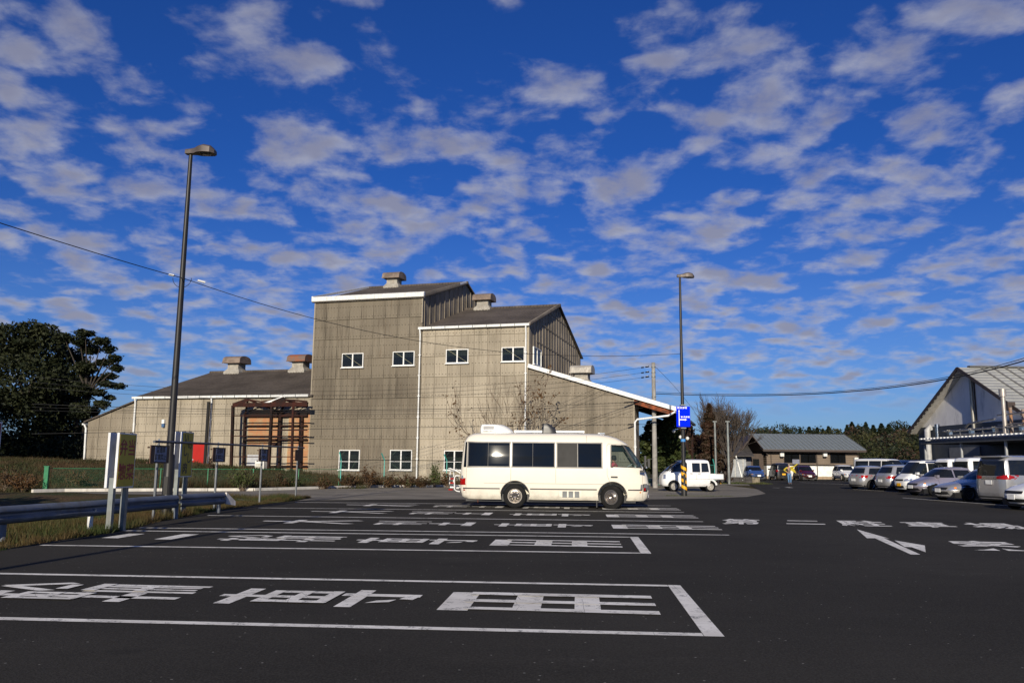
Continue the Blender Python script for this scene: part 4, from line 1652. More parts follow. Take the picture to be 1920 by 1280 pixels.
blades('fence_weeds', strip, 42000, .55, .012, GRASSF, 7, lean=.3)
SHR = [(455, 905, 41, .9, 1.3, WEEDG, 'pale green feathery shrub in front of the rusty frame', 0), (493, 898, 43, .6, .6, WEED, 'low dry shrub right of the feathery green one', 0), (520, 900, 43.5, .7, .75, WEED, 'straw coloured bush before the orange panels', 0),
       (548, 902, 44, .6, .7, LEAF_MID, 'leafy green bush at the foot of the orange panels', 0), (605, 910, 45, .5, .6, WEED, 'small dry tuft below the corner of the tall block', 0), (655, 905, 47, .8, .8, WEED, 'rusty brown bush under the left ground floor window', 0),
       (690, 902, 47.5, .8, 1.25, LEAF_BRN, 'dark tangled bush between the two ground floor windows', 0), (730, 905, 48, .8, .8, WEED, 'dry bush right of the dark tangled one', 0), (765, 908, 48.5, .7, .7, WEED, 'dry bush under the second ground floor window', 0),
       (815, 905, 49.5, .4, 1.3, WEEDG, 'slim yellow green shrub by the third window', 0), (790, 908, 49, .7, .7, WEED, 'dry bush beside the white downpipe', 0), (840, 908, 49.5, .6, .8, WEED, 'dry bush close to the rear of the bus', 0),
       (398, 890, 44, .35, 1.5, LEAF_RED, 'thin vine with red brown leaves beside the red door', 0), (220, 895, 42, .7, .7, WEED, 'dry grass clump behind the first yellow sign', 0), (150, 890, 43, .8, .8, WEED, 'dead thicket at the dark end of the field', 0),
       (15, 880, 38, .9, 1.1, WEED, 'dead straw coloured weeds at the left edge', 0), (45, 885, 37, .8, .8, LEAF_BRN, 'rusty brown leafy weeds beside the left edge', 0)]
for (px, py, Y, rx, h, mt, lb, _) in SHR:
    b0 = at(px, py, Y)
    gz = ground_h(b0.x, Y)
    t = thing('shrub', lb, 'shrub', (b0.x, Y, gz), 0, 'shrubs and weeds along the wire fence')
    st = MB()
    P_ = []
    rr = random.Random(int(px))
    ns = 34
    for k in range(ns):
        a = rr.uniform(0, 6.28)
        q_ = rr.uniform(.2, 1)
        e = Vector((math.cos(a) * rx * q_, math.sin(a) * rx * q_ * .8, h * rr.uniform(.6, 1.05) * (1.15 - .5 * q_)))
        st.tube([(e.x * .15, e.y * .15, 0), e * .55 + Vector((0, 0, h * .08)), e], [.014, .009, .004], 3, cap=False)
        for j in range(26):
            f = rr.uniform(.35, 1.05)
            P_.append([e.x * f + rr.gauss(0, .07), e.y * f + rr.gauss(0, .07), e.z * f + rr.gauss(0, .06)])
    st.build('stems', BARK, t)
    leaf_mesh('foliage', np.array(P_), .055, mt, t)

# ================================================================== FENCES
def fence(name, label, pts, h, post_every, mat, net, thick=.05, rail=True, lean=False, seed=0, skip=None):
    t = thing(name, label, 'fence', tuple(pts[0][:2]) + (0,))
    o = Vector((pts[0][0], pts[0][1], 0))
    L = [Vector((p[0], p[1], 0)) - o for p in pts]
    for i in range(len(L) - 1):
        a, c = L[i], L[i + 1]
        n = max(1, round((c - a).length / post_every))
        ang = math.atan2((c - a).y, (c - a).x)
        for k in range(n + (1 if i == len(L) - 2 else 0)):
            p = a.lerp(c, k / n)
            mb = MB()
            if lean:
                nrm = Vector((math.sin(ang), -math.cos(ang), 0))
                mb.bar(p, p + Vector((0, 0, h)), thick)
                mb.bar(p + Vector((0, 0, h)), p + Vector((0, 0, h + .42)) - Vector((math.cos(ang), math.sin(ang), 0)) * .22 + nrm * .05, thick)
            else:
                mb.bar(p, p + Vector((0, 0, h)), thick)
            mb.build('fence_post', mat, t)
        if rail:
            MB().bar(a + Vector((0, 0, h - .03)), c + Vector((0, 0, h - .03)), .022).build('fence_rail', mat, t)
        if net:
            Lh = (c - a).length
            me = MB().add([(0, 0, .12), (Lh, 0, .12), (Lh, 0, h - .05), (0, 0, h - .05)], [(0, 1, 2, 3)])
            me.build('wire_net', net, t, loc=a, rz=ang)
    return t


NETG = mat_net('green_wire_net', (.03, .14, .08), .07, .09)
NETD = mat_net('dark_green_wire_net', (.015, .06, .04), .06, .4)
off = Vector((-.12, .25, 0))
f1 = [G(86, 921) + off, G(300, 919) + off, G(475, 918.5) + off, G(637, 914) + off]
fence('wire_fence', 'low bright green wire fence on the kerb in front of the left hall', f1, 1.05, 2.6, GREENF, NETG, .038)
ep = thing('fence_end_post', 'broad bright green end post where the low wire fence begins', 'post', tuple(f1[0][:2]) + (0,))
MB().box((0, -.1, .55), (.19, .12, 1.1)).build('shaft', GREENF, ep)
MB().box((0, -.1, 1.11), (.25, .15, .03)).build('cap', GREENF, ep)
f2 = [G(640, 914) + off, G(722, 911.5) + off, G(840, 911) + off, G(1000, 911) + off, G(1130, 911) + off]
fence('security_fence', 'taller teal fence with bent post tops before the tall block', f2, 1.55, 3.0, TEALF, mat_net('grey_wire_net', (.06, .10, .09), .07, .10), .05, rail=False, lean=True)
for i in range(4):
    pass
f3 = [G(1140, 912) + off, G(1240, 909) + off, G(1345, 908) + off]
fence('security_fence', 'dark green net fence behind the utility pole and the small truck', f3, 1.5, 3.0, TEALF, NETD, .055, rail=True, lean=True)
wb = thing('fence_wire', 'dark cable strung along the top of the teal fence', 'wire', (0, 0, 0))
mb = MB()
prev = None
for p in f2:
    mb2 = Vector((p.x, p.y, 1.56))
    if prev is not None:
        mb.tube([prev, mb2], .018, 5)
    prev = mb2
mb.build('cable', WIRE, wb)

# ================================================================== GUARD RAIL
def gr_prof(h=.32):
    # W beam section (out, up)
    return [(.0, 0), (.03, .015), (.075, .06), (.075, .10), (.02, .145), (.02, .175), (.075, .22), (.075, .26), (.03, .305), (0, .32)]


gp_ = [(-120, 13.6), (0, 14.6), (100, 16.0), (195, 17.5), (290, 19.6), (345, 20.9)]
GRL = []
for px, Y in gp_:
    x = (px - 960) / FPX * Y
    GRL.append(Vector((x, Y, 0)))
GRL2 = [GRL[-1] + Vector((.02, .1, 0)), Vector(((432 - 960) / FPX * 23.6, 23.6, 0))]
GRM = simple('guard_rail_galvanised', (.15, .17, .205), .55, .2, var=.18, scale=1.5, dirt=((.12, .11, .10), .7))
gt = thing('guard_rail', 'dented galvanised guard rail between the verge and the dark field', 'guard rail', (0, 0, 0))


def beam(pts, name, zs, parent):
    mb = MB()
    pr = gr_prof()
    rs = random.Random(2)
    dn = []
    for i in range(len(pts) - 1):
        n = max(1, int((pts[i + 1] - pts[i]).length / .35))
        for k in range(n):
            dn.append(pts[i].lerp(pts[i + 1], k / n))
    dn.append(pts[-1])
    for i, p in enumerate(dn):
        d = (dn[min(i + 1, len(dn) - 1)] - dn[max(i - 1, 0)]).normalized()
        out = Vector((d.y, -d.x, 0))
        wob = rs.uniform(-.008, .008)
        for (a, c) in pr:
            mb.v.append(p + out * (a + wob) + Vector((0, 0, zs(i / max(1, len(dn) - 1)) + c + rs.uniform(-.003, .003))))
        for (a, c) in pr[::-1]:
            mb.v.append(p + out * (a + wob - .006) + Vector((0, 0, zs(i / max(1, len(dn) - 1)) + c)))
    m_ = 2 * len(pr)
    for i in range(len(dn) - 1):
        for k in range(m_):
            mb.f.append((i * m_ + k, i * m_ + (k + 1) % m_, (i + 1) * m_ + (k + 1) % m_, (i + 1) * m_ + k))
    mb.f.append(tuple(range(m_)))
    mb.f.append(tuple((len(dn) - 1) * m_ + k for k in range(m_))[::-1])
    return mb.build(name, GRM, parent, smooth=50)


beam(GRL, 'rail_beam', lambda t: .29 - .02 * t, gt)
beam(GRL2, 'rail_beam', lambda t: .28 - .04 * t, gt)
p = GRL2[-1]
d = (GRL2[1] - GRL2[0]).normalized()
MB().prism([p + Vector((.03, 0, .24)), p + Vector((.03, 0, .56)), p + d * .42 + Vector((.12, 0, .30)), p + d * .42 + Vector((.12, 0, .18))], Vector((.05, -.02, 0))).build('end_piece', simple('white_end_piece', (.66, .62, .58), .5, dirt=((.3, .28, .25), .5)), gt)
for k, p in enumerate([GRL[0], GRL[1].lerp(GRL[2], .3), GRL[3] + Vector((.0, -.1, 0)), GRL[5] + Vector((.05, -.05, 0)), GRL2[1] - d * .25]):
    o = MB().tube([(p.x - .05, p.y + .07, -.3), (p.x - .05, p.y + .07, .52)], .055, 10).build('rail_post', WHITE if k == 2 else GRM, gt, smooth=50)  # the white one stands in for the sunlit side of a sign post
    MB().tube([(p.x - .0, p.y + .05, .40), (p.x + .06, p.y + .02, .40)], .03, 8).build('bolt', GRM, o)

# ================================================================== SIGNS ON THE VERGE
ex = Vector((math.sin(BA), math.cos(BA), 0))        # along the panel, away from us
nr = Vector((math.cos(BA), -math.sin(BA), 0))       # the panel faces right
FRAME = simple('sign_frame_white', (.72, .72, .72), .4, dirt=((.35, .35, .35), .4))


def board_sign(label, p, zb, zt, wd, face, texts, second=True, posts=True, gap=.095):
    t = thing('board_sign', label, 'sign', (p.x, p.y, -.15), 0, 'board signs along the verge')
    zb, zt = zb + .15, zt + .15
    ang = math.atan2(ex.y, ex.x)
    for sgn in (1, -1):
        o_ = nr * (gap * sgn)
        c = ex * (wd / 2) + o_ + Vector((0, 0, (zb + zt) / 2))
        Mz = Matrix.Rotation(ang, 4, 'Z')
        fr = MB().box(c, (wd, .05, zt - zb), Mz).build('panel_box', FRAME, t)
        MB().box(c + nr * (.027 * sgn), (wd - .05, .006, zt - zb - .05), Mz).build('sign_face', face, fr)
        for k in (.25, .75):
            MB().tube([ex * wd * k + o_ + Vector((0, 0, zt)), ex * wd * k + o_ + Vector((0, 0, zt + .02))], .035, 10).build('top_cap', BLACK, fr)
        for (s, x, z, sz, mt, ys) in texts:
            Mt = frame_mat(ex * (wd * x) + o_ + nr * (.0325 * sgn) + Vector((0, 0, zb + (zt - zb) * z)), ex * sgn, (0, 0, 1))
            if sgn == -1:
                Mt = frame_mat(ex * (wd * (1 - x)) + o_ - nr * .0325 + Vector((0, 0, zb + (zt - zb) * z)), -ex, (0, 0, 1))
            text_obj('lettering', s, mt, sz, Mt, fr, ext=.001, off=.006, ys=ys)
    for k in (.14, .86):
        q_ = ex * wd * k
        MB().box(q_ + Vector((0, 0, (zb + .2) * .5)), (.10, .10, zb + .2), Matrix.Rotation(ang, 4, 'Z')).build('post', STEELG, t)
    return t


p = G(199, 999)
board_sign('yellow double board sign with red lettering on two steel posts', p, .88, 1.98, .66, YELLOW,
           [('弁', .28, .71, .30, REDTXT, 1.15), ('当', .74, .71, .30, REDTXT, 1.15), ('惣', .28, .27, .30, REDTXT, 1.15), ('菜', .74, .27, .30, REDTXT, 1.15)])
p = at(324, 963, 22.2)
p = Vector((p.x, p.y, 0))
board_sign('narrow yellow double board sign with staggered black lettering right of the lamp post', p, 1.0, 2.2, .66, YELLOW,
           [('い', .36, .85, .26, BLKTXT, 1.1), ('の', .70, .70, .26, BLKTXT, 1.1), ('し', .32, .55, .27, BLKTXT, 1.1), ('し', .66, .40, .27, BLKTXT, 1.1), ('肉', .36, .18, .28, BLKTXT, 1.1)])
p = at(4, 900, 13.2)
p = Vector((p.x - .20, p.y, 0)) - ex * .86
board_sign('dark red board sign with pale frame cut by the left edge', p, 1.08, 2.02, .86, simple('dark_red_face', (.22, .012, .010), .5), [])

# notice boards on posts under one long pipe
np_ = [(289, 975.5), (403, 955.5), (488, 943.5), (555.5, 935.5)]
NPp = [G(*q_) for q_ in np_]
PZ = 1.88
pa, pb = NPp[0] + (NPp[0] - NPp[1]).normalized() * .35, NPp[3] + (NPp[3] - NPp[2]).normalized() * .6
pr_ = thing('pipe_rail', 'long dark pipe running over the four brown notice boards', 'pipe', (0, 0, 0))
mb = MB().tube([(pa.x, pa.y, PZ), (pb.x, pb.y, PZ + .09)], .032, 10)
mb.build('pipe', simple('dark_pipe', (.07, .075, .085), .45, .3), pr_, smooth=40)
PAPER = simple('grey_paper', (.30, .32, .40), .8, var=.06)
nb_lab = ['brown notice board with two rows of print, nearest us beside the lamp post', 'brown notice board with two rows of print, second from the near end', 'narrow brown notice board with a strip of print, third along the pipe', 'blank dark brown notice board at the far end of the pipe']
for i, p in enumerate(NPp):
    f = i / 3.0
    zc = PZ + .09 * f
    t = thing('notice_board', nb_lab[i], 'notice board', (p.x, p.y, 0), R(83) if i < 3 else R(80), 'notice boards on posts under the pipe')
    # board faces the drivers: toward the right and us
    bw, bh = .84 - .05 * i, .43
    MB().bar((0, .03, -.1), (0, .03, zc - .06), .05).build('post', simple('post_grey', (.16, .17, .18), .5, .3), t)
    bd = MB().box((.0, -.02, zc - .30), (bw, .025, bh)).build('board', WOODB, t)
    MB().tube([(0, .02, zc - .08), (0, .02, zc + .07)], .02, 8).build('hook', CHROME, t)
    MB().box((-bw / 2 - .02, .02, zc - .08 - .06), (.05, .03, .04)).build('bracket', WOODB, t)
    MB().box((-bw / 2 - .02, .02, zc - .5), (.05, .03, .05)).build('bracket', WOODB, t)
    if i < 3:
        pw = bw * .62
        pp = MB().box((.02, -.036, zc - .30), (pw, .004, bh * .84)).build('paper', PAPER, t)
        for s, z in (('普通車', .10), ('駐車禁止', -.08)):
            text_obj('lettering', s, BLKTXT, bw * .15 if len(s) == 4 else bw * .16, frame_mat((.02, -.0395, zc - .30 + z), (1, 0, 0), (0, 0, 1)), pp, ext=.0005, off=.004, ys=1.25)

# ================================================================== LAMPS, POLES, WIRES
def street_lamp(label, base, top, rzh, sc=1.0, extra=None, group='black street lamps of the car park'):
    t = thing('street_lamp', label, 'street lamp', tuple(base[:2]) + (0,), 0, group)
    H = top
    MB().tube([(0, 0, -.2), (0, 0, 1.55), (0, 0, 1.6), (0, 0, H - .05)], [.135, .13, .095, .052], 14).build('pole', POLEB, t, smooth=40)
    MB().box((0, -.13, .8), (.10, .02, .45)).build('access_door', POLEB, t)
    # head: a stepped box, thick toward the lens end
    Mh = Matrix.Rotation(rzh, 4, 'Z')
    hd = MB()
    secs = [(-.14, .0, .13, .075), (.0, .0, .14, .085), (.12, .0, .16, .09), (.24, .03, .20, .17), (.40, .03, .23, .20), (.60, .02, .20, .18), (.70, .01, .10, .09)]
    prof = []
    for (x, z0, hh, hw) in secs:
        n0 = len(hd.v)
        for (yy, zz_) in [(-hw, 0), (-hw * .95, hh * .75), (-hw * .6, hh), (hw * .6, hh), (hw * .95, hh * .75), (hw, 0)]:
            hd.v.append(Mh @ Vector((x, yy, H + z0 + zz_ - (.02 if x < .2 else .05))))
    for i in range(len(secs) - 1):
        for k in range(6):
            hd.f.append((i * 6 + k, (i + 1) * 6 + k, (i + 1) * 6 + (k + 1) % 6, i * 6 + (k + 1) % 6))
    hd.f.append(tuple(range(6)))
    hd.f.append(tuple(36 + k for k in range(6))[::-1])
    h_ = hd.build('lamp_head', HEADM, t, smooth=35)
    MB().lathe([(.0, 0), (.13, .0), (.16, .03)], 16, 'z', Mh @ Vector((.43, 0, H - .045))).build('lens', simple('lamp_lens', (.10, .10, .11), .15), h_, smooth=60)
    return t


LB = G(310.5, 969)
LH = zfor(LB.x, LB.y, 288)
street_lamp('left street lamp, tall black pole rising beside the yellow signs', LB, LH, R(-6))
RBp = G(1283, 929)
RH = zfor(RBp.x, RBp.y, 519)
sl2 = street_lamp('right street lamp, black pole with yellow hazard stripes and a blue sign', RBp, RH, R(2))
# stripes wound round the lower pole
for k in range(4):
    z = 1.30 - k * .30
    mb = MB()
    n = 10
    for i in range(n + 1):
        a = R(-180 + 180 * i / n)
        zz_ = z + .16 - .20 * i / n
        r_ = .137 if z < 1.3 else .137
        mb.v += [Vector((math.cos(a) * r_, math.sin(a) * r_, zz_)), Vector((math.cos(a) * r_, math.sin(a) * r_, zz_ - .15))]
    for i in range(n):
        mb.f.append((2 * i, 2 * i + 1, 2 * i + 3, 2 * i + 2))
    mb.build('hazard_stripe', ORANGE, sl2)
MB().tube([(0, 0, 2.55), (0, 0, 2.68)], .115, 12).build('blue_band', simple('light_blue_band', (.05, .25, .6), .5), sl2)
# blue sign on the right lamp
bz0, bz1 = zfor(RBp.x, RBp.y, 800), zfor(RBp.x, RBp.y, 762)
bs = thing('direction_sign', 'bright blue car park direction sign with white arrows on the right lamp', 'sign', (RBp.x, RBp.y - .13, 0))
bw = .66
MB().box((0, 0, (bz0 + bz1) / 2), (bw, .02, bz1 - bz0)).build('sign_panel', BLUE, bs)
Bh = bz1 - bz0
fr = lambda x, z: Vector((-bw / 2 + bw * x, -.0115, bz0 + Bh * z))
ar = MB()


def flat(pts, y=-.0115):
    ar.add([(fr(x, z).x, y, fr(x, z).z) for x, z in pts], [tuple(range(len(pts)))])


flat([(.17, .05), (.225, .05), (.225, .76), (.17, .76)])
flat([(.14, .76), (.255, .76), (.1975, .84)])
flat([(.226, .325), (.62, .325), (.62, .375), (.226, .375)])
flat([(.62, .30), (.76, .35), (.62, .40)])
ar.build('arrow_mark', WHTTXT, bs)
text_obj('lettering', '第2駐車場', WHTTXT, .105, frame_mat(fr(.42, .925) + Vector((0, -.001, 0)), (1, 0, 0), (0, 0, 1)), bs, ext=.0005, off=.002)
text_obj('lettering', '第1駐車場', WHTTXT, .095, frame_mat(fr(.64, .475) + Vector((0, -.001, 0)), (1, 0, 0), (0, 0, 1)), bs, ext=.0005, off=.002)
for z in (bz0 - .06, bz1 + .06):
    MB().box((0, .08, z), (.24, .3, .05)).build('clamp', STEELG, bs)

# a lamp that stands out of view on the left: its long shadow crosses the bays
q0 = G(0, 1067)
sd = Vector((math.sin(R(8.2)), math.cos(R(8.2)), 0))
ob = q0 - sd * 13.2
street_lamp('street lamp out of view on the left, its shadow crosses the bays', ob, 9.6, R(0))

UP_ = G(1228.5, 914)
UH = zfor(UP_.x, UP_.y, 679.5)
up_ = thing('utility_pole', 'round concrete utility pole behind the bus with step bolts', 'utility pole', (UP_.x, UP_.y, 0))
MB().tube([(0, 0, -.2), (0, 0, UH)], [.17, .115], 14).build('pole', CONC, up_, smooth=40)
for k in range(14):
    z = 1.8 + k * .45
    s_ = 1 if k % 2 else -1
    MB().tube([(s_ * .12, 0, z), (s_ * .28, 0, z)], .009, 5).build('step_bolt', STEELG, up_)
for py in (688, 698, 706, 744, 753, 796):
    z = zfor(UP_.x, UP_.y, py)
    MB().tube([(0, 0, z - .03), (0, 0, z + .03)], .15, 12).build('band', STEELG, up_)
    if py < 720:
        o = MB().bar((-.14, -.02, z), (-.42, -.02, z), .02).build('insulator_arm', STEELG, up_)
        MB().lathe([(.0, 0), (.04, 0), (.02, .03), (.05, .05), (.02, .08), (0, .08)], 8, 'z', (-.40, -.02, z)).build('insulator', WHITE, o)
# slim poles further off
for (px, pyb, pyt, Y, r, lb) in [(1343, 905, 790, 65, .10, 'slim grey pole left of the other slim pole, behind the truck'), (1367, 900, 790, 66, .11, 'slim pale pole in front of the large bare tree'), (1336, 900, 818, 80, .05, 'thin leaning pale stake left of the slim grey pole')]:
    b0 = at(px, pyb, Y)
    zt = zfor(b0.x, b0.y, pyt)
    t = thing('slim_pole', lb, 'pole', (b0.x, b0.y, 0))
    MB().tube([(0, 0, -.3), (0 if r > .06 else -.3, 0, zt)], [r, r * .8], 10).build('shaft', STEELG, t, smooth=40)
    MB().box((0 if r > .06 else -.3, 0, zt), (r * 3, .06, .1)).build('top_fitting', STEELG, t)
b0 = at(1393, 901, 76)
t = thing('leaning_stake', 'leaning white stake beside the blue car', 'stake', (b0.x, b0.y, 0))
MB().bar((0, 0, 0), (-.6, 0, 2.4), .10).build('shaft', WHITE, t)
MB().box((0, 0, .06), (.3, .2, .12)).build('foot', simple('blue_foot', (.03, .08, .3), .6), t)


def cable(label, pts, r=.012, n=28, sag=None, group=None, name='overhead_wire', sleeves=None):
    """pts: three points on the cable; a parabola through them"""
    a, m_, c = [Vector(p) for p in pts]
    t = thing(name, label, 'wire', (0, 0, 0), 0, group or 'wires overhead')
    L1 = (m_ - a).length
    L2 = (c - m_).length
    tm = L1 / (L1 + L2)
    P_ = []
    for i in range(n + 1):
        s = i / n
        # quadratic through 0, tm, 1
        la = (s - tm) * (s - 1) / (tm)
        lm = s * (s - 1) / (tm * (tm - 1))
        lc = s * (s - tm) / (1 - tm)
        P_.append(a * la + m_ * lm + c * lc)
    MB().tube(P_, r, 5).build('cable', WIRE, t)
    if sleeves:
        for s0, s1 in sleeves:
            MB().tube([P_[-1].lerp(P_[-2], s0), P_[-1].lerp(P_[-2], s1)], .05, 6).build('sleeve', BLACK, t)
    return t


uz = lambda py: Vector((UP_.x - .3, UP_.y, zfor(UP_.x, UP_.y, py)))
for i, (pr2, pm, pl) in enumerate([(687, 733.5, 706), (697, 741, 716), (706, 748.5, 725)]):
    cable(['highest', 'middle', 'lowest'][i] + ' of the three thin wires strung from the pole top past the tall block', [at(60, pl, 46), at(590, pm, 47), uz(pr2)], .009, sleeves=[(.0, .18), (.3, .42)])
for i, (pr2, pm, pl) in enumerate([(752, 768.5, 757), (757, 772, 763), (764, 777, 769)]):
    cable(['top', 'centre', 'bottom'][i] + ' wire of the lower bundle crossing the warehouse wall at mid height', [at(60, pl, 46), at(590, pm, 47), uz(pr2)], .014 if i == 0 else .009, sleeves=[(.6, 1.4)] if i == 0 else None)
cable('lowest thick wire crossing the warehouse just above the bus roof', [at(60, 813, 46), at(590, 804, 47), uz(795)], .013, sleeves=[(.6, 1.2)])
la_ = Vector((LB.x, LB.y, zfor(LB.x, LB.y, 521)))
ra_ = Vector((RBp.x, RBp.y, zfor(RBp.x, RBp.y, 663)))
mid_ = at(881, 653, (LB.y + RBp.y) / 2 + 1)
mm = la_.lerp(ra_, .57)
mid_ = at(881, 653, mm.y)
cable('thin wire sagging between the left and right street lamps', [la_, mid_, ra_], .010)
cable('thin wire from the left street lamp up to the left edge', [Vector((-22, 9.0, 9.4)), at(130, 459, 16.5), la_], .010)
wl = thing('wire_clamp', 'pale insulators where the thin wire meets the left street lamp', 'insulator', tuple(la_))
MB().tube([(-.36, 0, .09), (-.22, 0, .06)], .03, 8).build('insulator', WHITE, wl)
MB().tube([(.34, .2, -.02), (.50, .3, -.05)], .03, 8).build('insulator', WHITE, wl)
cp_ = []
for k in range(13):
    a = math.pi * k / 12
    cp_.append((-.25 * math.cos(a) * 1.0 - .0, 0, -.0 - .26 * math.sin(a)))
MB().tube(cp_, .008, 5).build('loop', WIRE, wl)
rp = lambda py: Vector((UP_.x + .15, UP_.y, zfor(UP_.x, UP_.y, py)))
cable('upper of the two wires running right from the pole over the low buildings', [rp(735), at(1500, 737, 44), at(2050, 625, 24)], .014)
cable('thicker lower wire running right from the pole over the low buildings', [rp(738), at(1500, 739.5, 44), at(2050, 632, 24)], .024)
cable('slanting stay wire from the pole top down to the right of the lamp', [rp(688), at(1290, 755, 56), at(1357, 872, 61)], .010)
for (px, py) in [(1263, 808), (1276, 819), (1289, 821.5)]:
    q_ = at(px, py, 57)
    t = thing('cable_marker', {1263: 'white ball marker on the stay wires, left and highest', 1276: 'white ball marker just left of the right lamp', 1289: 'white ball marker just right of the right lamp'}[px], 'marker', tuple(q_))
    me = MB().lathe([(0.0, -.13), (.09, -.09), (.13, 0), (.09, .09), (0, .13)], 12, 'z')
    me.build('ball', WHITE, t, smooth=60)

# ================================================================== LOW BUILDINGS
SID = mat_corr('brown_siding', (.19, .15, .115), pitch=.2, depth=.02, axis=2, stain=.1, var=.1)
SEAM = simple('grey_blue_roof', (.27, .30, .29), .45, .3, var=.08)
BRN = simple('dark_brown_trim', (.045, .030, .024), .6)
lb = thing('low_house', 'low building with grey seamed metal roof, brown siding above a white wall', 'building', (28.8, 94, 0), 0)
LW = 11.0
ez = zfor(32, 94, 843)
rzh_ = zfor(33, 100, 814)
MB().box((LW / 2, 6.0, 1.15 / 2 + .15), (LW - .6, 10.4, 1.5)).build('lower_wall', simple('white_wall', (.80, .79, .75), .8, dirt=((.55, .52, .46), .4)), lb)
MB().box((LW / 2, 6.0, .10), (LW - .5, 10.5, .42)).build('plinth', simple('tan_brick_plinth', (.34, .25, .16), .8), lb)
mb = MB()
x0, x1 = .32, LW - .32
P = [(.82, 1.6), (.82, ez - .05), (6.0, rzh_ - .12), (11.2, ez - .05), (11.2, 1.6)]
mb.prism([(x0, y, z) for y, z in P], (x1 - x0, 0, 0))
mb.build('upper_wall', SID, lb)
MB().bar((.25, .79, 1.62), (LW - .25, .79, 1.62), .04, .07).build('drip_rail', BRN, lb)
for sgn in (0, 1):
    ya, yb = (-.1, 6.0) if sgn == 0 else (12.1, 6.0)
    rf = MB().prism([(-.3, ya, ez - .06), (-.3, yb, rzh_ - .06), (-.3, yb, rzh_ + .05), (-.3, ya, ez + .05)], (LW + .6, 0, 0)).build('roof', SEAM, lb)
    if sgn == 0:
        for i in range(25):
            x = -.28 + (LW + .56) * i / 24
            MB().bar((x, ya, ez + .08), (x, yb, rzh_ + .08), .035, .07).build('seam', SEAM, rf)
        MB().bar((-.32, ya - .04, ez - .08), (LW + .32, ya - .04, ez - .08), .05, .24).build('fascia', BRN, rf)
MB().bar((-.33, -.1, ez - .02), (-.33, 6, rzh_ - .02), .06, .26).build('bargeboard', BRN, lb)
MB().bar((LW + .33, -.1, ez - .02), (LW + .33, 6, rzh_ - .02), .06, .26).build('bargeboard', BRN, lb)


def lx(px):
    return (px - 960) / FPX * 94.8 - 28.8


for (a, c) in [(1467, 1496.5), (1497.5, 1527), (1553, 1582)]:
    xa, xc = lx(a), lx(c)
    o = MB().box(((xa + xc) / 2, .80, 2.35), (xc - xa, .06, 1.12)).build('window', BRN, lb)
    for k in (0, 1):
        w_ = (xc - xa) / 2 - .07
        MB().box((xa + (xc - xa) * (.25 + .5 * k), .765, 2.35), (w_, .02, 1.0)).build('pane', GLASS_W, o)
    MB().box(((xa + xc) / 2, .775, 2.35), (xc - xa - .1, .01, 1.04)).build('unlit_room_backing', DARKI, o)  # black sheet painting the unlit room behind the panes
MB().box((lx(1489), .765 - .012, 1.95), (.8, .005, .5)).build('blind', simple('grey_blind', (.20, .21, .27), .8), lb)
for px in (1443, 1528, 1605):
    MB().bar((lx(px), .72, .1), (lx(px), .72, ez - .1), .07).build('downpipe', BRN, lb)
for px, lab in ((1462, 'left white air conditioner box under the low grey roof'), (1542, 'right white air conditioner box under the low grey roof')):
    u_ = thing('air_conditioner', lab, 'air conditioner', (28.8 + lx(px), 94.55, 0))
    MB().box((0, 0, zfor(28.8 + lx(px), 94.5, 851)), (.42, .4, .5)).build('casing', WHITE, u_)
    MB().box((0, .02, zfor(28.8 + lx(px), 94.5, 856)), (.36, .36, .08)).build('drip_tray', BLACK, u_)
u_ = thing('meter_box', 'tall cream meter cabinet at the right end of the low building', 'cabinet', (28.8 + lx(1599), 94.5, 0))
MB().box((0, 0, zfor(39, 94.5, 866)), (.42, .35, 1.05)).build('casing', WHITE, u_)
MB().box((0, -.18, zfor(39, 94.5, 866)), (.3, .02, .8)).build('door', simple('cream_panel2', (.7, .66, .55), .5), u_)

# wooden house in the shade left of it
hb_ = thing('old_house', 'small old house with dark roof and pale weathered wall left of the low building', 'house', (21.4, 94, 0))
MB().box((2.6, 3.0, 1.35), (5.2, 5.5, 2.7)).build('wall', simple('grey_board', (.32, .34, .36), .85, dirt=((.12, .12, .12), .4)), hb_)
for k in range(6):
    MB().box((.25 + k * .92, .22, 1.35), (.07, .06, 2.7)).build('batten', simple('pale_board', (.5, .48, .43), .8), hb_)
o = MB().box((3.1, .23, 1.3), (.8, .05, 1.9)).build('window', BRN, hb_)
MB().box((3.1, .2, 1.3), (.66, .02, 1.7)).build('pane', GLASS_W, o)
MB().prism([(-.5, -.6, 2.55), (-.5, 3.0, 4.3), (-.5, 6.6, 2.55), (-.5, 6.6, 2.45), (-.5, 3, 4.15), (-.5, -.6, 2.45)], (6.4, 0, 0)).build('roof', simple('dark_tile_roof', (.05, .045, .042), .7, var=.3), hb_)
hb2 = thing('brown_house', 'dark brown timber house end close against the low grey roofed building', 'house', (26.2, 95, 0))
MB().box((1.3, 3, 1.4), (2.6, 6, 2.8)).build('wall', simple('dark_timber', (.07, .05, .038), .8), hb2)
MB().prism([(-.5, -.5, 2.6), (1.3, -.5, 4.9), (3.0, -.5, 2.7), (3.0, -.5, 2.58), (1.3, -.5, 4.74), (-.5, -.5, 2.48)], (0, 7, 0)).build('roof', BRN, hb2)
MB().box((.7, -.03, 1.3), (.9, .05, 2.1)).build('door', simple('grey_door', (.11, .11, .12), .6), hb2)
MB().box((1.75, -.03, 1.7), (.7, .05, 1.0)).build('window', GLASS_W, hb2)
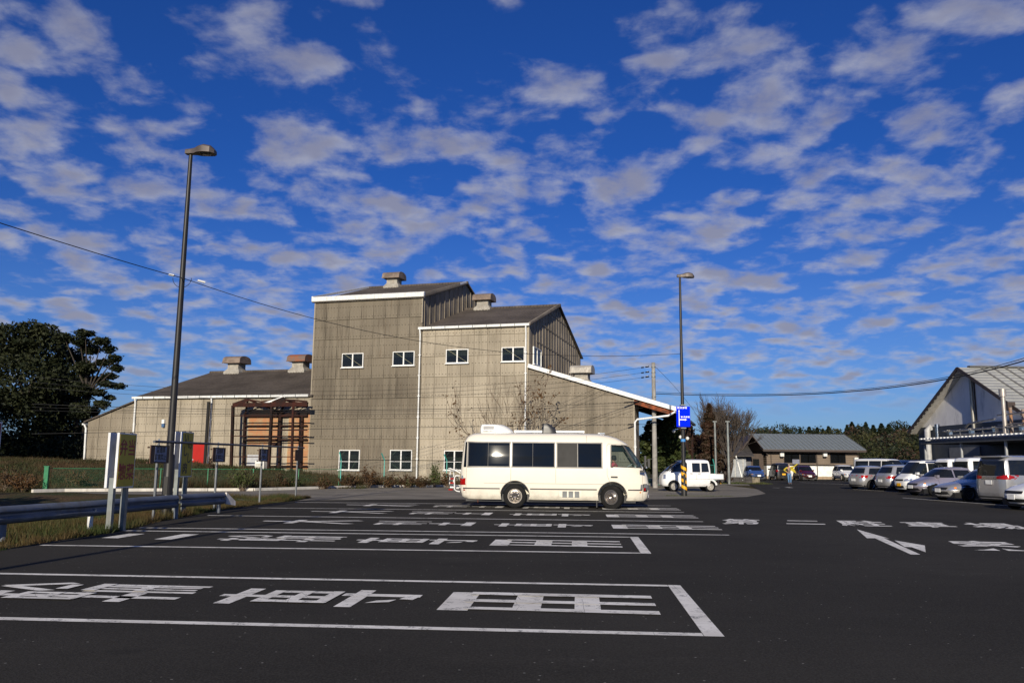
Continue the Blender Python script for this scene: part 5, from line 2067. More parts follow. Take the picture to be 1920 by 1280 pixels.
# low wall with planting in front of the houses
pl = thing('planter_wall', 'low dark block wall with grass in front, right of the small truck', 'wall', tuple(G(1352, 905.5))[:2] + (0,), R(-3))
L_ = (G(1398, 905) - G(1352, 905)).length
for i in range(5):
    for k in range(2):
        MB().box((L_ / 10 + i * L_ / 5, .1, .13 + k * .26), (L_ / 5 - .02, .2, .245)).build('block', simple('dark_block', (.055, .05, .048), .9, var=.3), pl)
MB().box((L_ + .3, .15, .25), (.6, .5, .5)).build('end_stone', simple('rough_stone', (.20, .17, .12), .95, var=.4, scale=5, bump=.02), pl)
b0 = G(1398, 903.5)


def bed(rg, n):
    return np.stack([G(1352, 906).x + 4.5 * rg.random(n) - .6, G(1352, 906).y - .9 + .8 * rg.random(n)], 1)


blades('planter_grass', bed, 2500, .14, .02, WEEDG, 9)


def bed2(rg, n):
    return np.stack([RBp.x - .9 + 3.2 * rg.random(n), RBp.y - .25 + .6 * rg.random(n)], 1)


blades('lamp_foot_grass', bed2, 900, .06, .015, WEEDG, 10, zf=lambda x, y: 0)

# ================================================================== THE BIG BUILDING ON THE RIGHT
GX, GY0, GY1 = 32.2, 51.0, 66.0
gz_e = 4.3
gz_a = zfor(GX, 58.8, 690)
gb = thing('market_hall', 'large hall with pale ribbed roof and a big white gable at the right edge', 'building', (GX, GY0, 0), R(1.6))
WG = simple('gable_white_board', (.82, .80, .77), .75, var=.08, scale=.6, dirt=((.24, .25, .27), .55))
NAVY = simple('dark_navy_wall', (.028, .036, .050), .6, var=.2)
mid_y = 58.8 - GY0
fy = GY1 - GY0
wb_ = 4.55
# upper gable board (white) as panels
nP = 7
yy = [fy * i / nP for i in range(nP + 1)]


def gtop(y):
    return gz_e + (gz_a - gz_e) * (y / mid_y if y < mid_y else (fy - y) / (fy - mid_y)) - .12


for i in range(nP):
    a, c = yy[i], yy[i + 1]
    pl_ = [(a, wb_), (c, wb_)]
    tp = [(c, gtop(c))]
    if a < mid_y < c:
        tp.append((mid_y, gtop(mid_y)))
    tp.append((a, gtop(a)))
    pp = clip([p for p in pl_ + tp], lambda p: p[1] - wb_ + 1e-4)
    pp = [p for p in pp]
    if len(pp) >= 3 and max(p[1] for p in pp) > wb_ + .05:
        MB().prism([(.62, y + (.006 if y == a else 0), z) for y, z in pp], (.1, 0, 0)).build('gable_panel', WG, gb)
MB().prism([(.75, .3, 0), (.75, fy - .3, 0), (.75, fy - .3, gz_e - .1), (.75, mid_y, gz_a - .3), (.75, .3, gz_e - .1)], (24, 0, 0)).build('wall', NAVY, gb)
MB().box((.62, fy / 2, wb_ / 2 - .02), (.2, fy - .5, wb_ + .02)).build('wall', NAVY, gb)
# roof slabs
RIBM = mat_corr('pale_ribbed_roof', (.36, .365, .345), pitch=.45, depth=.03, axis=1, stain=.25, var=.08, rough=.5)
rfn = MB().prism([(-.0, -.2, gz_e - .14), (-.0, mid_y, gz_a - .08), (-.0, mid_y, gz_a + .06), (-.0, -.2, gz_e + .0)], (26, 0, 0)).build('roof', RIBM, gb)
rff = MB().prism([(-.0, fy + .2, gz_e - .14), (-.0, mid_y, gz_a - .08), (-.0, mid_y, gz_a + .06), (-.0, fy + .2, gz_e + .0)], (26, 0, 0)).build('roof', RIBM, gb)
for i in range(24):
    x = 1.6 + i * .9
    MB().bar((x, -.22, gz_e + .06), (x, mid_y, gz_a + .11), .07, .11).build('standing_seam', simple('seam_metal', (.30, .29, .27), .5, .2), rfn)
MB().bar((0.8, mid_y, gz_a + .12), (26, mid_y, gz_a + .12), .35, .12).build('ridge_cap', simple('dark_ridge', (.09, .09, .085), .5), rfn)
for (ya, za, yb, zb_) in [(-.25, gz_e - .10, mid_y, gz_a - .02), (fy + .25, gz_e - .10, mid_y, gz_a - .02)]:
    MB().bar((-.04, ya, za), (-.04, yb, zb_), .07, .22).build('bargeboard', BRN, gb)
SOF = simple('soffit_pale', (.5, .47, .42), .8)
MB().prism([(.05, mid_y, gz_a - .12), (.05, fy + .1, gz_e - .20), (.05, fy + .1, gz_e - .24), (.05, mid_y, gz_a - .16)], (.55, 0, 0)).build('soffit', SOF, rff)
MB().prism([(.05, mid_y, gz_a - .12), (.05, -.1, gz_e - .20), (.05, -.1, gz_e - .24), (.05, mid_y, gz_a - .16)], (.55, 0, 0)).build('soffit', SOF, rfn)
# vertical pipe down the gable
py_ = 58.1 - GY0
MB().tube([(.46, py_, gz_a - .9), (.46, py_, 3.7)], .12, 10).build('vent_pipe', simple('dull_pipe', (.30, .29, .26), .35, .6), gb, smooth=50)
MB().bar((.58, py_ - .2, gz_a - .8), (.58, py_ - .2, 4.5), .04, .12, up=(0, 1, 0)).build('dark_joint', BRN, gb)
# rain pipe at the far corner
xr = -2.0
MB().tube([(.5, fy - 2.2, 4.3), (.4, fy - 2.2, 4.55), (.2, fy - 2.2, 4.3), (.2, fy - 2.2, 0)], .22, 10).build('rain_pipe', simple('pale_pipe', (.40, .40, .40), .5), gb, smooth=50)
# small white ventilation block breaking the shadow line
MB().box((-.1, 2.2, gz_e + 1.1), (.5, .7, .5)).build('roof_box', BRN, gb)
# canopy along the gable
CX = 28.0 - GX
cy0, cy1 = 38.0 - GY0, 56.6 - GY0
cz = 3.32
cn = MB().box(((CX + .5) / 2, (cy0 + cy1) / 2, cz - .22), (.5 - CX, cy1 - cy0, .22)).build('canopy', simple('canopy_beam', (.075, .078, .085), .6), gb)
nC = 46
for i in range(nC):
    y = cy0 + (cy1 - cy0) * (i + .5) / nC
    MB().prism([(CX - .12, y - .13, cz - .02), (CX - .12, y - .08, cz + .07), (CX - .12, y + .08, cz + .07), (CX - .12, y + .13, cz - .02)], (.6 - CX, 0, 0)).build('canopy_rib', WHITE, cn)
for y in (cy1 - .2, cy1 - 4.5, cy1 - 9):
    MB().bar((CX + .2, y, 0), (CX + .2, y, cz - .33), .11).build('canopy_post', simple('post_pale', (.35, .36, .37), .5), cn)
# shutter and doors beneath
MB().box((.49, fy - 6.5, 2.2), (.06, 3.8, 1.4)).build('shutter', simple('grey_shutter', (.14, .14, .145), .5), gb)
MB().box((.49, fy - 6.2, .75), (.05, .9, 1.5)).build('door', simple('grey_door2', (.20, .20, .21), .5), gb)
# pipe work along the canopy roof
pw = thing('roof_pipework', 'tangle of metal pipes and brackets on the canopy before the white gable', 'pipes', (GX, GY0, 0))
PM = simple('pipe_metal', (.22, .21, .20), .35, .7, var=.3)
MB().tube([(CX + 1.2, cy0 + 4, 3.85), (CX + 1.2, cy1 - .6, 3.85)], .06, 8).build('pipe', PM, pw, smooth=50)
MB().tube([(CX + 1.7, cy0 + 4, 3.62), (CX + 1.7, cy1 - .9, 3.62)], .045, 8).build('pipe', PM, pw, smooth=50)
MB().tube([(CX + 2.4, 1.0, 4.5), (CX + 2.4, cy1 - 1.6, 4.35), (CX + 2.4, cy1 - 1.2, 4.1)], .07, 8).build('pipe', PM, pw, smooth=50)
MB().tube([(CX + .9, cy1 - .4, 3.3), (CX + .9, cy1 - .4, 4.2)], .10, 10).build('flue', CHROME, pw, smooth=50)
MB().tube([(CX + .9, cy1 - .4, 4.15), (CX + .9, cy1 - .4, 4.35)], .16, 10).build('flue_cap', CHROME, pw, smooth=50)
for k in range(9):
    y = cy1 - 1.4 - k * 1.3
    MB().bar((CX + 1.2, y, 3.4), (CX + 1.2, y, 3.95), .06).build('bracket', PM, pw)
    if k % 2 == 0:
        MB().bar((CX + 1.0, y, 3.9), (CX + 1.7, y, 3.9), .05).build('bracket', PM, pw)
        MB().box((CX + 1.0, y - .4, 3.7), (.22, .25, .22)).build('valve', CHROME, pw)
for dy in (0, 1.2):
    MB().tube([(CX + 1.5, -2.2 - dy, 3.3), (CX + 1.5, -2.2 - dy, 5.0 - dy * .15)], .09, 8).build('riser', mat_rust('pipe_rust', (.3, .16, .08), (.25, .22, .2)), pw, smooth=50)
for z in (4.0, 4.6):
    MB().tube([(CX + 1.3, -1.2, z), (CX + 1.3, -4.5, z)], .05, 8).build('pipe', PM, pw, smooth=50)
CHX = .597 * 50 - GX
FLUE = simple('flue_steel', (.42, .38, .34), .42, .55)
ch = thing('chimney_flue', 'tall shiny steel flue with a cap rising through the canopy', 'flue', (.5965 * 49, 49, 0))
cht = zfor(.5965 * 49, 49, 729)
MB().tube([(0, 0, 3.2), (0, 0, cht - .4)], .125, 14).build('flue_pipe', FLUE, ch, smooth=50)
MB().tube([(0, 0, cht - .45), (0, 0, cht)], .2, 14).build('flue_cap', FLUE, ch, smooth=50)
# cream wall block behind the cars
cw = thing('cream_wall', 'short cream coloured wall behind the white kei vans', 'wall', (26.9, 52, 0))
MB().box((0, 0, .86), (1.6, .2, 1.72)).build('panel', simple('cream_wall_paint', (.52, .46, .34), .8), cw)
MB().box((0, 0, 1.74), (1.7, .26, .06)).build('coping', CONC, cw)

# ================================================================== VEHICLES
def interp(keys, z):
    if z <= keys[0][0]:
        return keys[0][1:]
    for a, c in zip(keys[:-1], keys[1:]):
        if z <= c[0]:
            t = (z - a[0]) / (c[0] - a[0]) if c[0] > a[0] else 0
            return tuple(p + (q - p) * t for p, q in zip(a[1:], c[1:]))
    return keys[-1][1:]


class Shell:
    """vehicle skin built from plan sections stacked in height. keys: (z, x_rear, x_front, half_width)"""

    def __init__(s, keys, nf=4.0, nr=7.0, N=56):
        s.k = keys
        s.nf, s.nr, s.N = nf, nr, N

    def sec(s, z):
        return interp(s.k, z)

    def point(s, t, z, off=0):
        xr, xf, w_ = s.sec(z)
        c, sn = math.cos(t), math.sin(t)
        xc = (xr + xf) / 2 - .06 * (xf - xr)
        n = s.nf if c >= 0 else s.nr
        a = (xf - xc) if c >= 0 else (xc - xr)
        m = (abs(c) ** n + abs(sn) ** n) ** (-1 / n)
        return Vector((xc + a * c * m, w_ * sn * m, z))

    def side(s, x, z, sg, off=.006):
        xr, xf, w_ = s.sec(z)
        xc = (xr + xf) / 2 - .06 * (xf - xr)
        n = s.nf if x >= xc else s.nr
        a = (xf - xc) if x >= xc else (xc - xr)
        q_ = min(.9999, abs((x - xc) / a))
        y = w_ * (1 - q_ ** n) ** (1 / n)
        # outward normal in plan
        return Vector((x, sg * (y + off), z))

    def front(s, y, z, sg=1, off=.006):
        xr, xf, w_ = s.sec(z)
        xc = (xr + xf) / 2 - .06 * (xf - xr)
        n = s.nf if sg > 0 else s.nr
        a = (xf - xc) if sg > 0 else (xc - xr)
        q_ = min(.995, abs(y / w_))
        x = a * (1 - q_ ** n) ** (1 / n)
        return Vector((xc + sg * (x + off), y, z))

    def body(s, name, mat, parent, zs, cuts=(), crown=.03, smooth=38):
        mb = MB()
        N = s.N
        for z in zs:
            for k in range(N):
                t = 2 * math.pi * k / N
                # concentrate samples at the corners
                mb.v.append(s.point(t, z))
        for i in range(len(zs) - 1):
            for k in range(N):
                k2 = (k + 1) % N
                mb.f.append((i * N + k, i * N + k2, (i + 1) * N + k2, (i + 1) * N + k))
        # domed top
        xr, xf, w_ = s.sec(zs[-1])
        top = len(mb.v)
        base = (len(zs) - 1) * N
        cx = (xr + xf) / 2
        for f, dz in ((.6, crown * .7),):
            for k in range(N):
                p = mb.v[base + k]
                mb.v.append(Vector((cx + (p.x - cx) * f, p.y * f, p.z + dz)))
        for k in range(N):
            k2 = (k + 1) % N
            mb.f.append((base + k, base + k2, top + k2, top + k))
        mb.v.append(Vector((cx, 0, zs[-1] + crown)))
        c_ = len(mb.v) - 1
        for k in range(N):
            mb.f.append((top + k, top + (k + 1) % N, c_))
        mb.f.append(tuple(range(N))[::-1])
        o = mesh_obj(name, mb.v, mb.f, mat, None, None)
        if cuts:
            for cme in cuts:
                co = bpy.data.objects.new('cutter', cme)
                COL.objects.link(co)
                md = o.modifiers.new('b', 'BOOLEAN')
                md.operation = 'DIFFERENCE'
                md.solver = 'EXACT'
                md.object = co
                dg = bpy.context.evaluated_depsgraph_get()
                me = bpy.data.meshes.new_from_object(o.evaluated_get(dg))
                o.modifiers.clear()
                old = o.data
                o.data = me
                bpy.data.objects.remove(co)
        me = o.data
        if len(me.materials) == 0:
            me.materials.append(mat)
        bm = bmesh.new()
        bm.from_mesh(me)
        bmesh.ops.remove_doubles(bm, verts=bm.verts, dist=.0005)
        bmesh.ops.recalc_face_normals(bm, faces=bm.faces)
        for f in bm.faces:
            f.smooth = True
        for e in bm.edges:
            if len(e.link_faces) == 2 and e.calc_face_angle(0) > R(smooth):
                e.smooth = False
        bm.to_mesh(me)
        bm.free()
        o.parent = parent
        return o

    def patch(s, name, mat, parent, kind, quad, sg=1, off=.008, nu=8, nv=5, thick=0, both=False):
        """kind 'side': corners (x,z); 'front'/'rear': corners (y,z). bilinear quad, c-clockwise"""
        if both:
            o1 = s.patch(name, mat, parent, kind + '_m' if kind != 'side' else kind, quad, 1, off, nu, nv)
            o2 = s.patch(name, mat, parent, kind + '_m' if kind != 'side' else kind, quad, -1, off, nu, nv)
            return o2
        mb = MB()
        mir = kind.endswith('_m')
        kind = kind.replace('_m', '')
        for sgn in (sg,):
            b0 = len(mb.v)
            for j in range(nv + 1):
                for i in range(nu + 1):
                    u, v = i / nu, j / nv
                    a = (quad[0][0] * (1 - u) + quad[1][0] * u, quad[0][1] * (1 - u) + quad[1][1] * u)
                    c = (quad[3][0] * (1 - u) + quad[2][0] * u, quad[3][1] * (1 - u) + quad[2][1] * u)
                    p = (a[0] * (1 - v) + c[0] * v, a[1] * (1 - v) + c[1] * v)
                    if kind == 'side':
                        mb.v.append(s.side(p[0], p[1], sgn, off))
                    elif kind == 'front':
                        mb.v.append(s.front(p[0] * (sgn if mir else 1), p[1], 1, off))
                    else:
                        mb.v.append(s.front(p[0] * (sgn if mir else 1), p[1], -1, off))
            for j in range(nv):
                for i in range(nu):
                    q_ = b0 + j * (nu + 1) + i
                    mb.f.append((q_, q_ + 1, q_ + nu + 2, q_ + nu + 1))
        return mb.build(name, mat, parent, smooth=60)


_wheels = {}


def wheel(parent, x, y, r, wd, rimmat, kind='spoke', steer=0, rim_r=.62):
    key = (round(r, 3), round(wd, 3), rimmat.name, kind, rim_r)
    if key not in _wheels:
        t = MB().lathe([(r * rim_r, -wd * .45), (r * .80, -wd * .5), (r * .94, -wd * .46), (r, -wd * .36), (r, wd * .36), (r * .94, wd * .46), (r * .8, wd * .5), (r * rim_r, wd * .45)], 28, 'y')
        tm = t.build('tyre', RUBBER, None, smooth=50)
        rr = r * rim_r
        b_ = MB().lathe([(rr + .012, -wd * .44), (rr + .012, -wd * .49), (rr - .012, -wd * .49), (rr - .03, -wd * .38), (rr - .03, wd * .3)], 28, 'y')
        rim = b_.build('rim', rimmat, None, smooth=40)
        f = MB()
        if kind == 'steel':
            f.lathe([(0, -wd * .30), (rr * .28, -wd * .42), (rr * .36, -wd * .30), (rr * .62, -wd * .22), (rr * .75, -wd * .34), (rr * .97, -wd * .30)], 28, 'y')
            for k in range(8):
                a = 2 * math.pi * k / 8
                f.lathe([(0, -wd * .36), (rr * .09, -wd * .35), (rr * .09, -wd * .26)], 8, 'y', (math.cos(a) * rr * .56, 0, math.sin(a) * rr * .56))
        else:
            ns = 7 if kind == 'spoke' else 10
            for k in range(ns):
                a = 2 * math.pi * k / ns
                d_ = Vector((math.cos(a), 0, math.sin(a)))
                f.bar(d_ * rr * .1 + Vector((0, -wd * .36, 0)), d_ * rr * .98 + Vector((0, -wd * .38, 0)), rr * (.24 if kind == 'spoke' else .13), .03, up=(0, 1, 0))
            f.lathe([(0, -wd * .44), (rr * .26, -wd * .42), (rr * .28, -wd * .3)], 16, 'y')
            f.lathe([(rr * .86, -wd * .40), (rr * .98, -wd * .40)], 28, 'y')
        hub = f.build('hub', rimmat, None, smooth=40)
        dk = MB().lathe([(0, -wd * .12), (rr * .99, -wd * .12)], 20, 'y').build('brake', BLACK, None)
        _wheels[key] = (tm.data, rim.data, hub.data, dk.data)
        for o in (tm, rim, hub, dk):
            bpy.data.objects.remove(o)
    tm, rim, hub, dk = _wheels[key]
    sg = -1 if y < 0 else 1
    w_ = bpy.data.objects.new('wheel', tm)
    COL.objects.link(w_)
    w_.parent = parent
    w_.location = (x, y, r)
    w_.rotation_euler = (0, random.uniform(0, 1), (0 if sg < 0 else math.pi) + steer)
    for nm, me in (('rim', rim), ('hub', hub), ('brake_disc', dk)):
        c = bpy.data.objects.new(nm, me)
        COL.objects.link(c)
        c.parent = w_
    return w_


def arch_cut(x, r, hw, zc, depth=.5):
    mb = MB()
    n = 28
    for sgn in (-1, 1):
        b0 = len(mb.v)
        for yy_ in (hw + .2, hw - depth):
            for k in range(n):
                a = 2 * math.pi * k / n
                mb.v.append(Vector((x + r * math.cos(a), sgn * yy_, zc + r * math.sin(a))))
        for k in range(n):
            mb.f.append((b0 + k, b0 + (k + 1) % n, b0 + n + (k + 1) % n, b0 + n + k))
        mb.f.append(tuple(b0 + k for k in range(n))[::-1])
        mb.f.append(tuple(b0 + n + k for k in range(n)))
    me = bpy.data.meshes.new('cut')
    me.from_pydata([tuple(v) for v in mb.v], [], mb.f)
    bm = bmesh.new()
    bm.from_mesh(me)
    bmesh.ops.recalc_face_normals(bm, faces=bm.faces)
    bm.to_mesh(me)
    bm.free()
    return me


def prism_cut(poly, w_):
    mb = MB().prism([(x, -w_, z) for x, z in poly], (0, 2 * w_, 0))
    me = bpy.data.meshes.new('cut')
    me.from_pydata([tuple(v) for v in mb.v], [], mb.f)
    bm = bmesh.new()
    bm.from_mesh(me)
    bmesh.ops.recalc_face_normals(bm, faces=bm.faces)
    bm.to_mesh(me)
    bm.free()
    return me


def lin(a, c, n):
    return [a + (c - a) * i / n for i in range(n + 1)]


REDL = simple('red_lamp', (.32, .006, .005), .15)
AMB = simple('amber_lamp', (.8, .25, .02), .2)
CLR = simple('lamp_clear', (.55, .58, .62), .08, .7)
PLW = simple('white_plate', (.8, .8, .78), .4)
PLY = simple('yellow_plate', (.85, .42, .01), .4)
SILV = mat_car('silver_paint', (.44, .44, .45), .55, .26)
SILV2 = mat_car('silver_lilac_paint', (.40, .37, .43), .55, .26)
WHT = mat_car('white_paint', (.80, .80, .79))
CREAM = mat_car('cream_paint', (.80, .75, .63))
BLU = mat_car('blue_paint', (.06, .13, .36), .3)
BLK = mat_car('black_paint', (.008, .008, .009))
DRED = mat_car('dark_red_paint', (.075, .006, .012), .2)
NAVYP = mat_car('navy_paint', (.02, .035, .10))


def car(label, px, py, az, kind, paint, L=4.0, W=1.69, H=1.5, plate=PLW, roofpaint=None, wk='spoke', sc=None, group=None, pos=None, vis=True, name='parked_car', cat='car'):
    """kind: hatch, sedan, box, mini, suv, hiace. origin on the ground at the centre; x forward"""
    g_ = pos if pos is not None else G(px, py)
    t = thing(name, label, cat, (g_.x, g_.y, 0), R(90 - az), group or ('cars in the far row' if pos is None else 'vehicles parked on the right-hand side'))
    h = W / 2
    a = L / 2
    if kind in ('hatch', 'suv', 'compact'):
        zb, hood, cowl, belt = .22, .66 * H / 1.5, .93 * H / 1.5, .90 * H / 1.5
        if kind == 'suv':
            zb = .28
        xcw = a - (.95 if kind != 'compact' else .80)
        xrf = a - 1.75
        keys = [(zb, -a + .10, a - .16, h * .90), (zb + .12, -a + .02, a - .04, h * .975), (.50, -a, a, h), (hood, -a + .02, a - .07, h), (hood + .12, -a + .05, a - .30, h * .985),
                (cowl - .02, -a + .10, xcw + .06, h * .955), (cowl + .03, -a + .13, xcw - .06, h * .935), (H * .80, -a + .33, (xcw - .06) * .55 + xrf * .45, h * .83), (H - .10, -a + .50, xrf + .12, h * .76),
                (H - .04, -a + .55, xrf - .05, h * .72), (H - .005, -a + .75, xrf - .35, h * .58)]
        wb = (a - .78, -a + .72)
    elif kind == 'sedan':
        zb, hood, cowl, belt = .18, .60, .88, .90
        keys = [(zb, -a + .12, a - .18, h * .9), (zb + .12, -a + .03, a - .04, h * .975), (.46, -a, a, h), (.60, -a + .01, a - .10, h), (.72, -a + .03, a - .40, h * .985),
                (.84, -a + .06, a - 1.15, h * .96), (.93, -a + .28, a - 1.42, h * .92), (.98, -a + .75, a - 1.55, h * .90), (H * .86, -a + 1.15, a - 2.0, h * .78), (H - .08, -a + 1.45, a - 2.25, h * .71),
                (H - .04, -a + 1.55, a - 2.4, h * .67), (H - .005, -a + 1.8, a - 2.7, h * .52)]
        xcw, xrf = a - 1.42, a - 2.3
        wb = (a - .86, -a + .95)
    elif kind == 'mini':
        zb, hood, cowl, belt = .22, .85, 1.08, 1.08
        keys = [(zb, -a + .06, a - .15, h * .93), (zb + .12, -a, a - .03, h * .985), (.6, -a, a, h), (.88, -a + .01, a - .10, h), (1.00, -a + .02, a - .50, h * .99), (1.10, -a + .03, a - .85, h * .975),
                (H * .8, -a + .10, a - 1.35, h * .90), (H - .12, -a + .18, a - 1.75, h * .84), (H - .05, -a + .22, a - 1.9, h * .80), (H - .005, -a + .4, a - 2.3, h * .66)]
        xcw, xrf = a - .85, a - 1.75
        wb = (a - .9, -a + 1.0)
    elif kind == 'hiace':
        zb, hood, cowl, belt = .22, .85, 1.15, 1.12
        keys = [(zb, -a + .05, a - .10, h * .95), (zb + .12, -a, a - .01, h * .99), (.6, -a, a, h), (.95, -a, a - .06, h), (1.12, -a + .01, a - .25, h * .99), (1.2, -a + .01, a - .32, h * .98),
                (H * .84, -a + .03, a - .85, h * .93), (H - .10, -a + .07, a - 1.1, h * .88), (H - .04, -a + .12, a - 1.25, h * .82), (H - .005, -a + .3, a - 1.6, h * .65)]
        xcw, xrf = a - .3, a - 1.1
        wb = (a - .9, -a + 1.1)
    else:  # kei box
        zb, hood, cowl, belt = .20, .80, 1.02, .98
        keys = [(zb, -a + .04, a - .08, h * .93), (zb + .12, -a, a - .01, h * .985), (.5, -a, a, h), (.80, -a + .01, a - .05, h), (.92, -a + .015, a - .18, h * .985), (1.02, -a + .02, a - .36, h * .97),
                (H * .8, -a + .06, a - .66, h * .91), (H - .12, -a + .12, a - .90, h * .86), (H - .05, -a + .16, a - 1.0, h * .82), (H - .005, -a + .3, a - 1.3, h * .68)]
        xcw, xrf = a - .36, a - .92
        wb = (a - .55, -a + .50)
    nf = {'sedan': 3.2, 'hatch': 3.2, 'compact': 3.0, 'suv': 3.4, 'mini': 4.5, 'hiace': 5, 'kei': 5}[kind]
    nr_ = {'sedan': 4.0, 'hatch': 4.5, 'compact': 4.5, 'suv': 5, 'mini': 8, 'hiace': 9, 'kei': 9}[kind]
    sh = Shell(keys, nf, nr_, 52)
    wr = .30 if H < 1.6 and kind != 'suv' else .33
    if kind == 'kei':
        wr = .27
    if kind == 'sedan':
        wr = .32
    zs = sorted(set([k[0] for k in keys]))
    zs2 = [zs[0]]
    for q_ in zs[1:]:
        n = max(1, round((q_ - zs2[-1]) / .12))
        zs2 += lin(zs2[-1], q_, n)[1:]
    cuts = [arch_cut(wb[0], wr + .055, h, wr + .01), arch_cut(wb[1], wr + .055, h, wr + .01)] if vis else []
    bd = sh.body('body', paint, t, zs2, cuts)
    MB().box((0, 0, .26), (L - .5, W - .34, .24)).build('underbody', BLACK, t)
    for x in wb:
        for y in (-h + .11, h - .11):
            wheel(t, x, y, wr, .20, CHROME if wk != 'dark' else simple('dark_alloy', (.10, .10, .11), .3, .8), 'steel' if wk == 'steel' else ('fine' if wk in ('fine', 'dark') else 'spoke'))
    zt_ = H - .15
    zw = belt + .06
    # side glass
    if kind in ('hatch', 'suv', 'compact', 'sedan'):
        rear0 = -a + (.55 if kind != 'sedan' else 1.25)
        rear1 = -a + (.75 if kind != 'sedan' else 1.65)
        mid = -.10 * L + .2
        sh.patch('side_window', GLASS_D, t, 'side', [(mid + .04, zw), (xcw - .30, zw), (xrf + .10, zt_ + .02), (mid + .04, zt_ + .02)], both=True)
        sh.patch('side_window', GLASS_D, t, 'side', [(rear0, zw + .02), (mid - .04, zw), (mid - .04, zt_ + .02), (rear1, zt_ + .01)], both=True)
        zr1, zr0 = H - .13, cowl + .10
        if kind == 'sedan':
            zr0 = 1.0
    else:
        m1, m2 = a - (1.75 if kind != 'kei' else 1.35), -a + L * .36
        sh.patch('side_window', GLASS_D, t, 'side', [(m1, zw + .02), (xcw - .12, zw), (xrf - .0, zt_ - .02), (m1, zt_ - .02)], both=True)
        sh.patch('side_window', GLASS_D, t, 'side', [(m2, zw + .02), (m1 - .08, zw + .02), (m1 - .08, zt_ - .02), (m2, zt_ - .02)], both=True)
        sh.patch('side_window', GLASS_D, t, 'side', [(-a + .24, zw + .04), (m2 - .08, zw + .02), (m2 - .08, zt_ - .02), (-a + .30, zt_ - .03)], both=True)
        zr1, zr0 = H - .20, cowl + .06
    wy = lambda z: interp(keys, z)[2]
    sh.patch('windscreen', GLASS_D, t, 'front', [(-wy(cowl + .06) + .10, cowl + .07), (wy(cowl + .06) - .10, cowl + .07), (wy(H - .1) - .10, H - .11), (-wy(H - .1) + .10, H - .11)], off=.010, nu=14)
    sh.patch('rear_window', GLASS_D, t, 'rear', [(-wy(zr0) + .13, zr0), (wy(zr0) - .13, zr0), (wy(zr1) - .14, zr1), (-wy(zr1) + .14, zr1)], off=.012, nu=12)
    # lamps, grille, plates, bumpers
    zl = hood - .06 if kind not in ('mini', 'hiace', 'kei') else .72
    sh.patch('headlight', CLR, t, 'front', [(h * .52, zl - .06), (h * .90, zl - .05), (h * .93, zl + .11), (h * .60, zl + .05)], off=.012, both=True, nu=6, nv=3)
    sh.patch('turn_signal', AMB, t, 'side', [(a - .40 if nf < 4 else a - .14, zl), (a - .30 if nf < 4 else a - .08, zl), (a - .34 if nf < 4 else a - .10, zl + .07), (a - .42 if nf < 4 else a - .16, zl + .08)], both=True, nu=2, nv=2, off=.01)
    sh.patch('grille', BLACK, t, 'front', [(-h * .45, zl - .05), (h * .45, zl - .05), (h * .48, zl + .05), (-h * .48, zl + .05)], off=.012, nu=8, nv=3)
    sh.patch('air_intake', BLACK, t, 'front', [(-h * .55, .28), (h * .55, .28), (h * .5, .40), (-h * .5, .40)], off=.012, nu=8, nv=3)
    sh.patch('fog_lamp', CLR, t, 'front', [(h * .68, .33), (h * .80, .33), (h * .80, .39), (h * .68, .39)], off=.014, both=True, nu=2, nv=2)
    MB().box((a + .02, 0, .46), (.02, .33, .165)).build('number_plate', plate, t)
    ztl = .82 if kind not in ('mini', 'hiace', 'kei') else .95
    if kind == 'mini':
        sh.patch('tail_lamp', REDL, t, 'rear', [(h * .42, 1.02), (h * .97, 1.00), (h * .97, 1.18), (h * .42, 1.12)], off=.014, both=True, nu=8, nv=3)
        sh.patch('tail_lamp', REDL, t, 'side', [(-a + .06, 1.00), (-a + .42, 1.06), (-a + .40, 1.14), (-a + .07, 1.20)], off=.012, both=True, nu=5, nv=3)
        sh.patch('chrome_bar', CHROME, t, 'rear', [(-h * .42, 1.0), (h * .42, 1.0), (h * .42, 1.12), (-h * .42, 1.12)], off=.016, nu=8, nv=2)
    else:
        sh.patch('tail_lamp', REDL, t, 'rear', [(h * .70, ztl - .07), (h * .96, ztl - .09), (h * .96, ztl + .10), (h * .80, ztl + .09)], off=.012, both=True, nu=4, nv=3)
        sh.patch('tail_lamp', REDL, t, 'side', [(-a + .07, ztl - .08), (-a + .28, ztl - .0), (-a + .26, ztl + .08), (-a + .08, ztl + .10)], off=.010, both=True, nu=3, nv=3)
    sh.patch('rear_bumper', simple('bumper_dark', (.03, .03, .032), .6), t, 'rear', [(-h * .7, zb + .03), (h * .7, zb + .03), (h * .7, zb + .10), (-h * .7, zb + .10)], off=.012, nu=8, nv=2)  # dark strip low across the rear bumper
    MB().box((-a - .02, 0, .62 if kind != 'mini' else .88), (.02, .33, .165)).build('number_plate', plate, t)
    for sg in (-1, 1):
        p = sh.side(xcw - .32, zw + .06, sg, .10)
        MB().box(p, (.13, .20, .13)).build('mirror', paint, t)
        for x in ((xcw - 1.1, -.25) if kind != 'kei' else (.0, -.6)):
            q_ = sh.side(x, belt - .10, sg, .014)
            MB().box(q_, (.16, .03, .03)).build('door_handle', paint if kind != 'kei' else CHROME, t)
        for x in (xcw - .28, -.10 * L + .2, -a + L * .27):
            seam = MB()
            pts = [sh.side(x, z, sg, .004) for z in lin(.32, belt, 5)]
            for p, q2 in zip(pts[:-1], pts[1:]):
                seam.bar(p, q2, .012, .006, up=(1, 0, 0))
            seam.build('door_seam', BLACK, t)
    if kind == 'mini':
        MB().box((-a + .25, 0, H - .04), (.5, W * .8, .04)).build('roof_spoiler', paint, t)
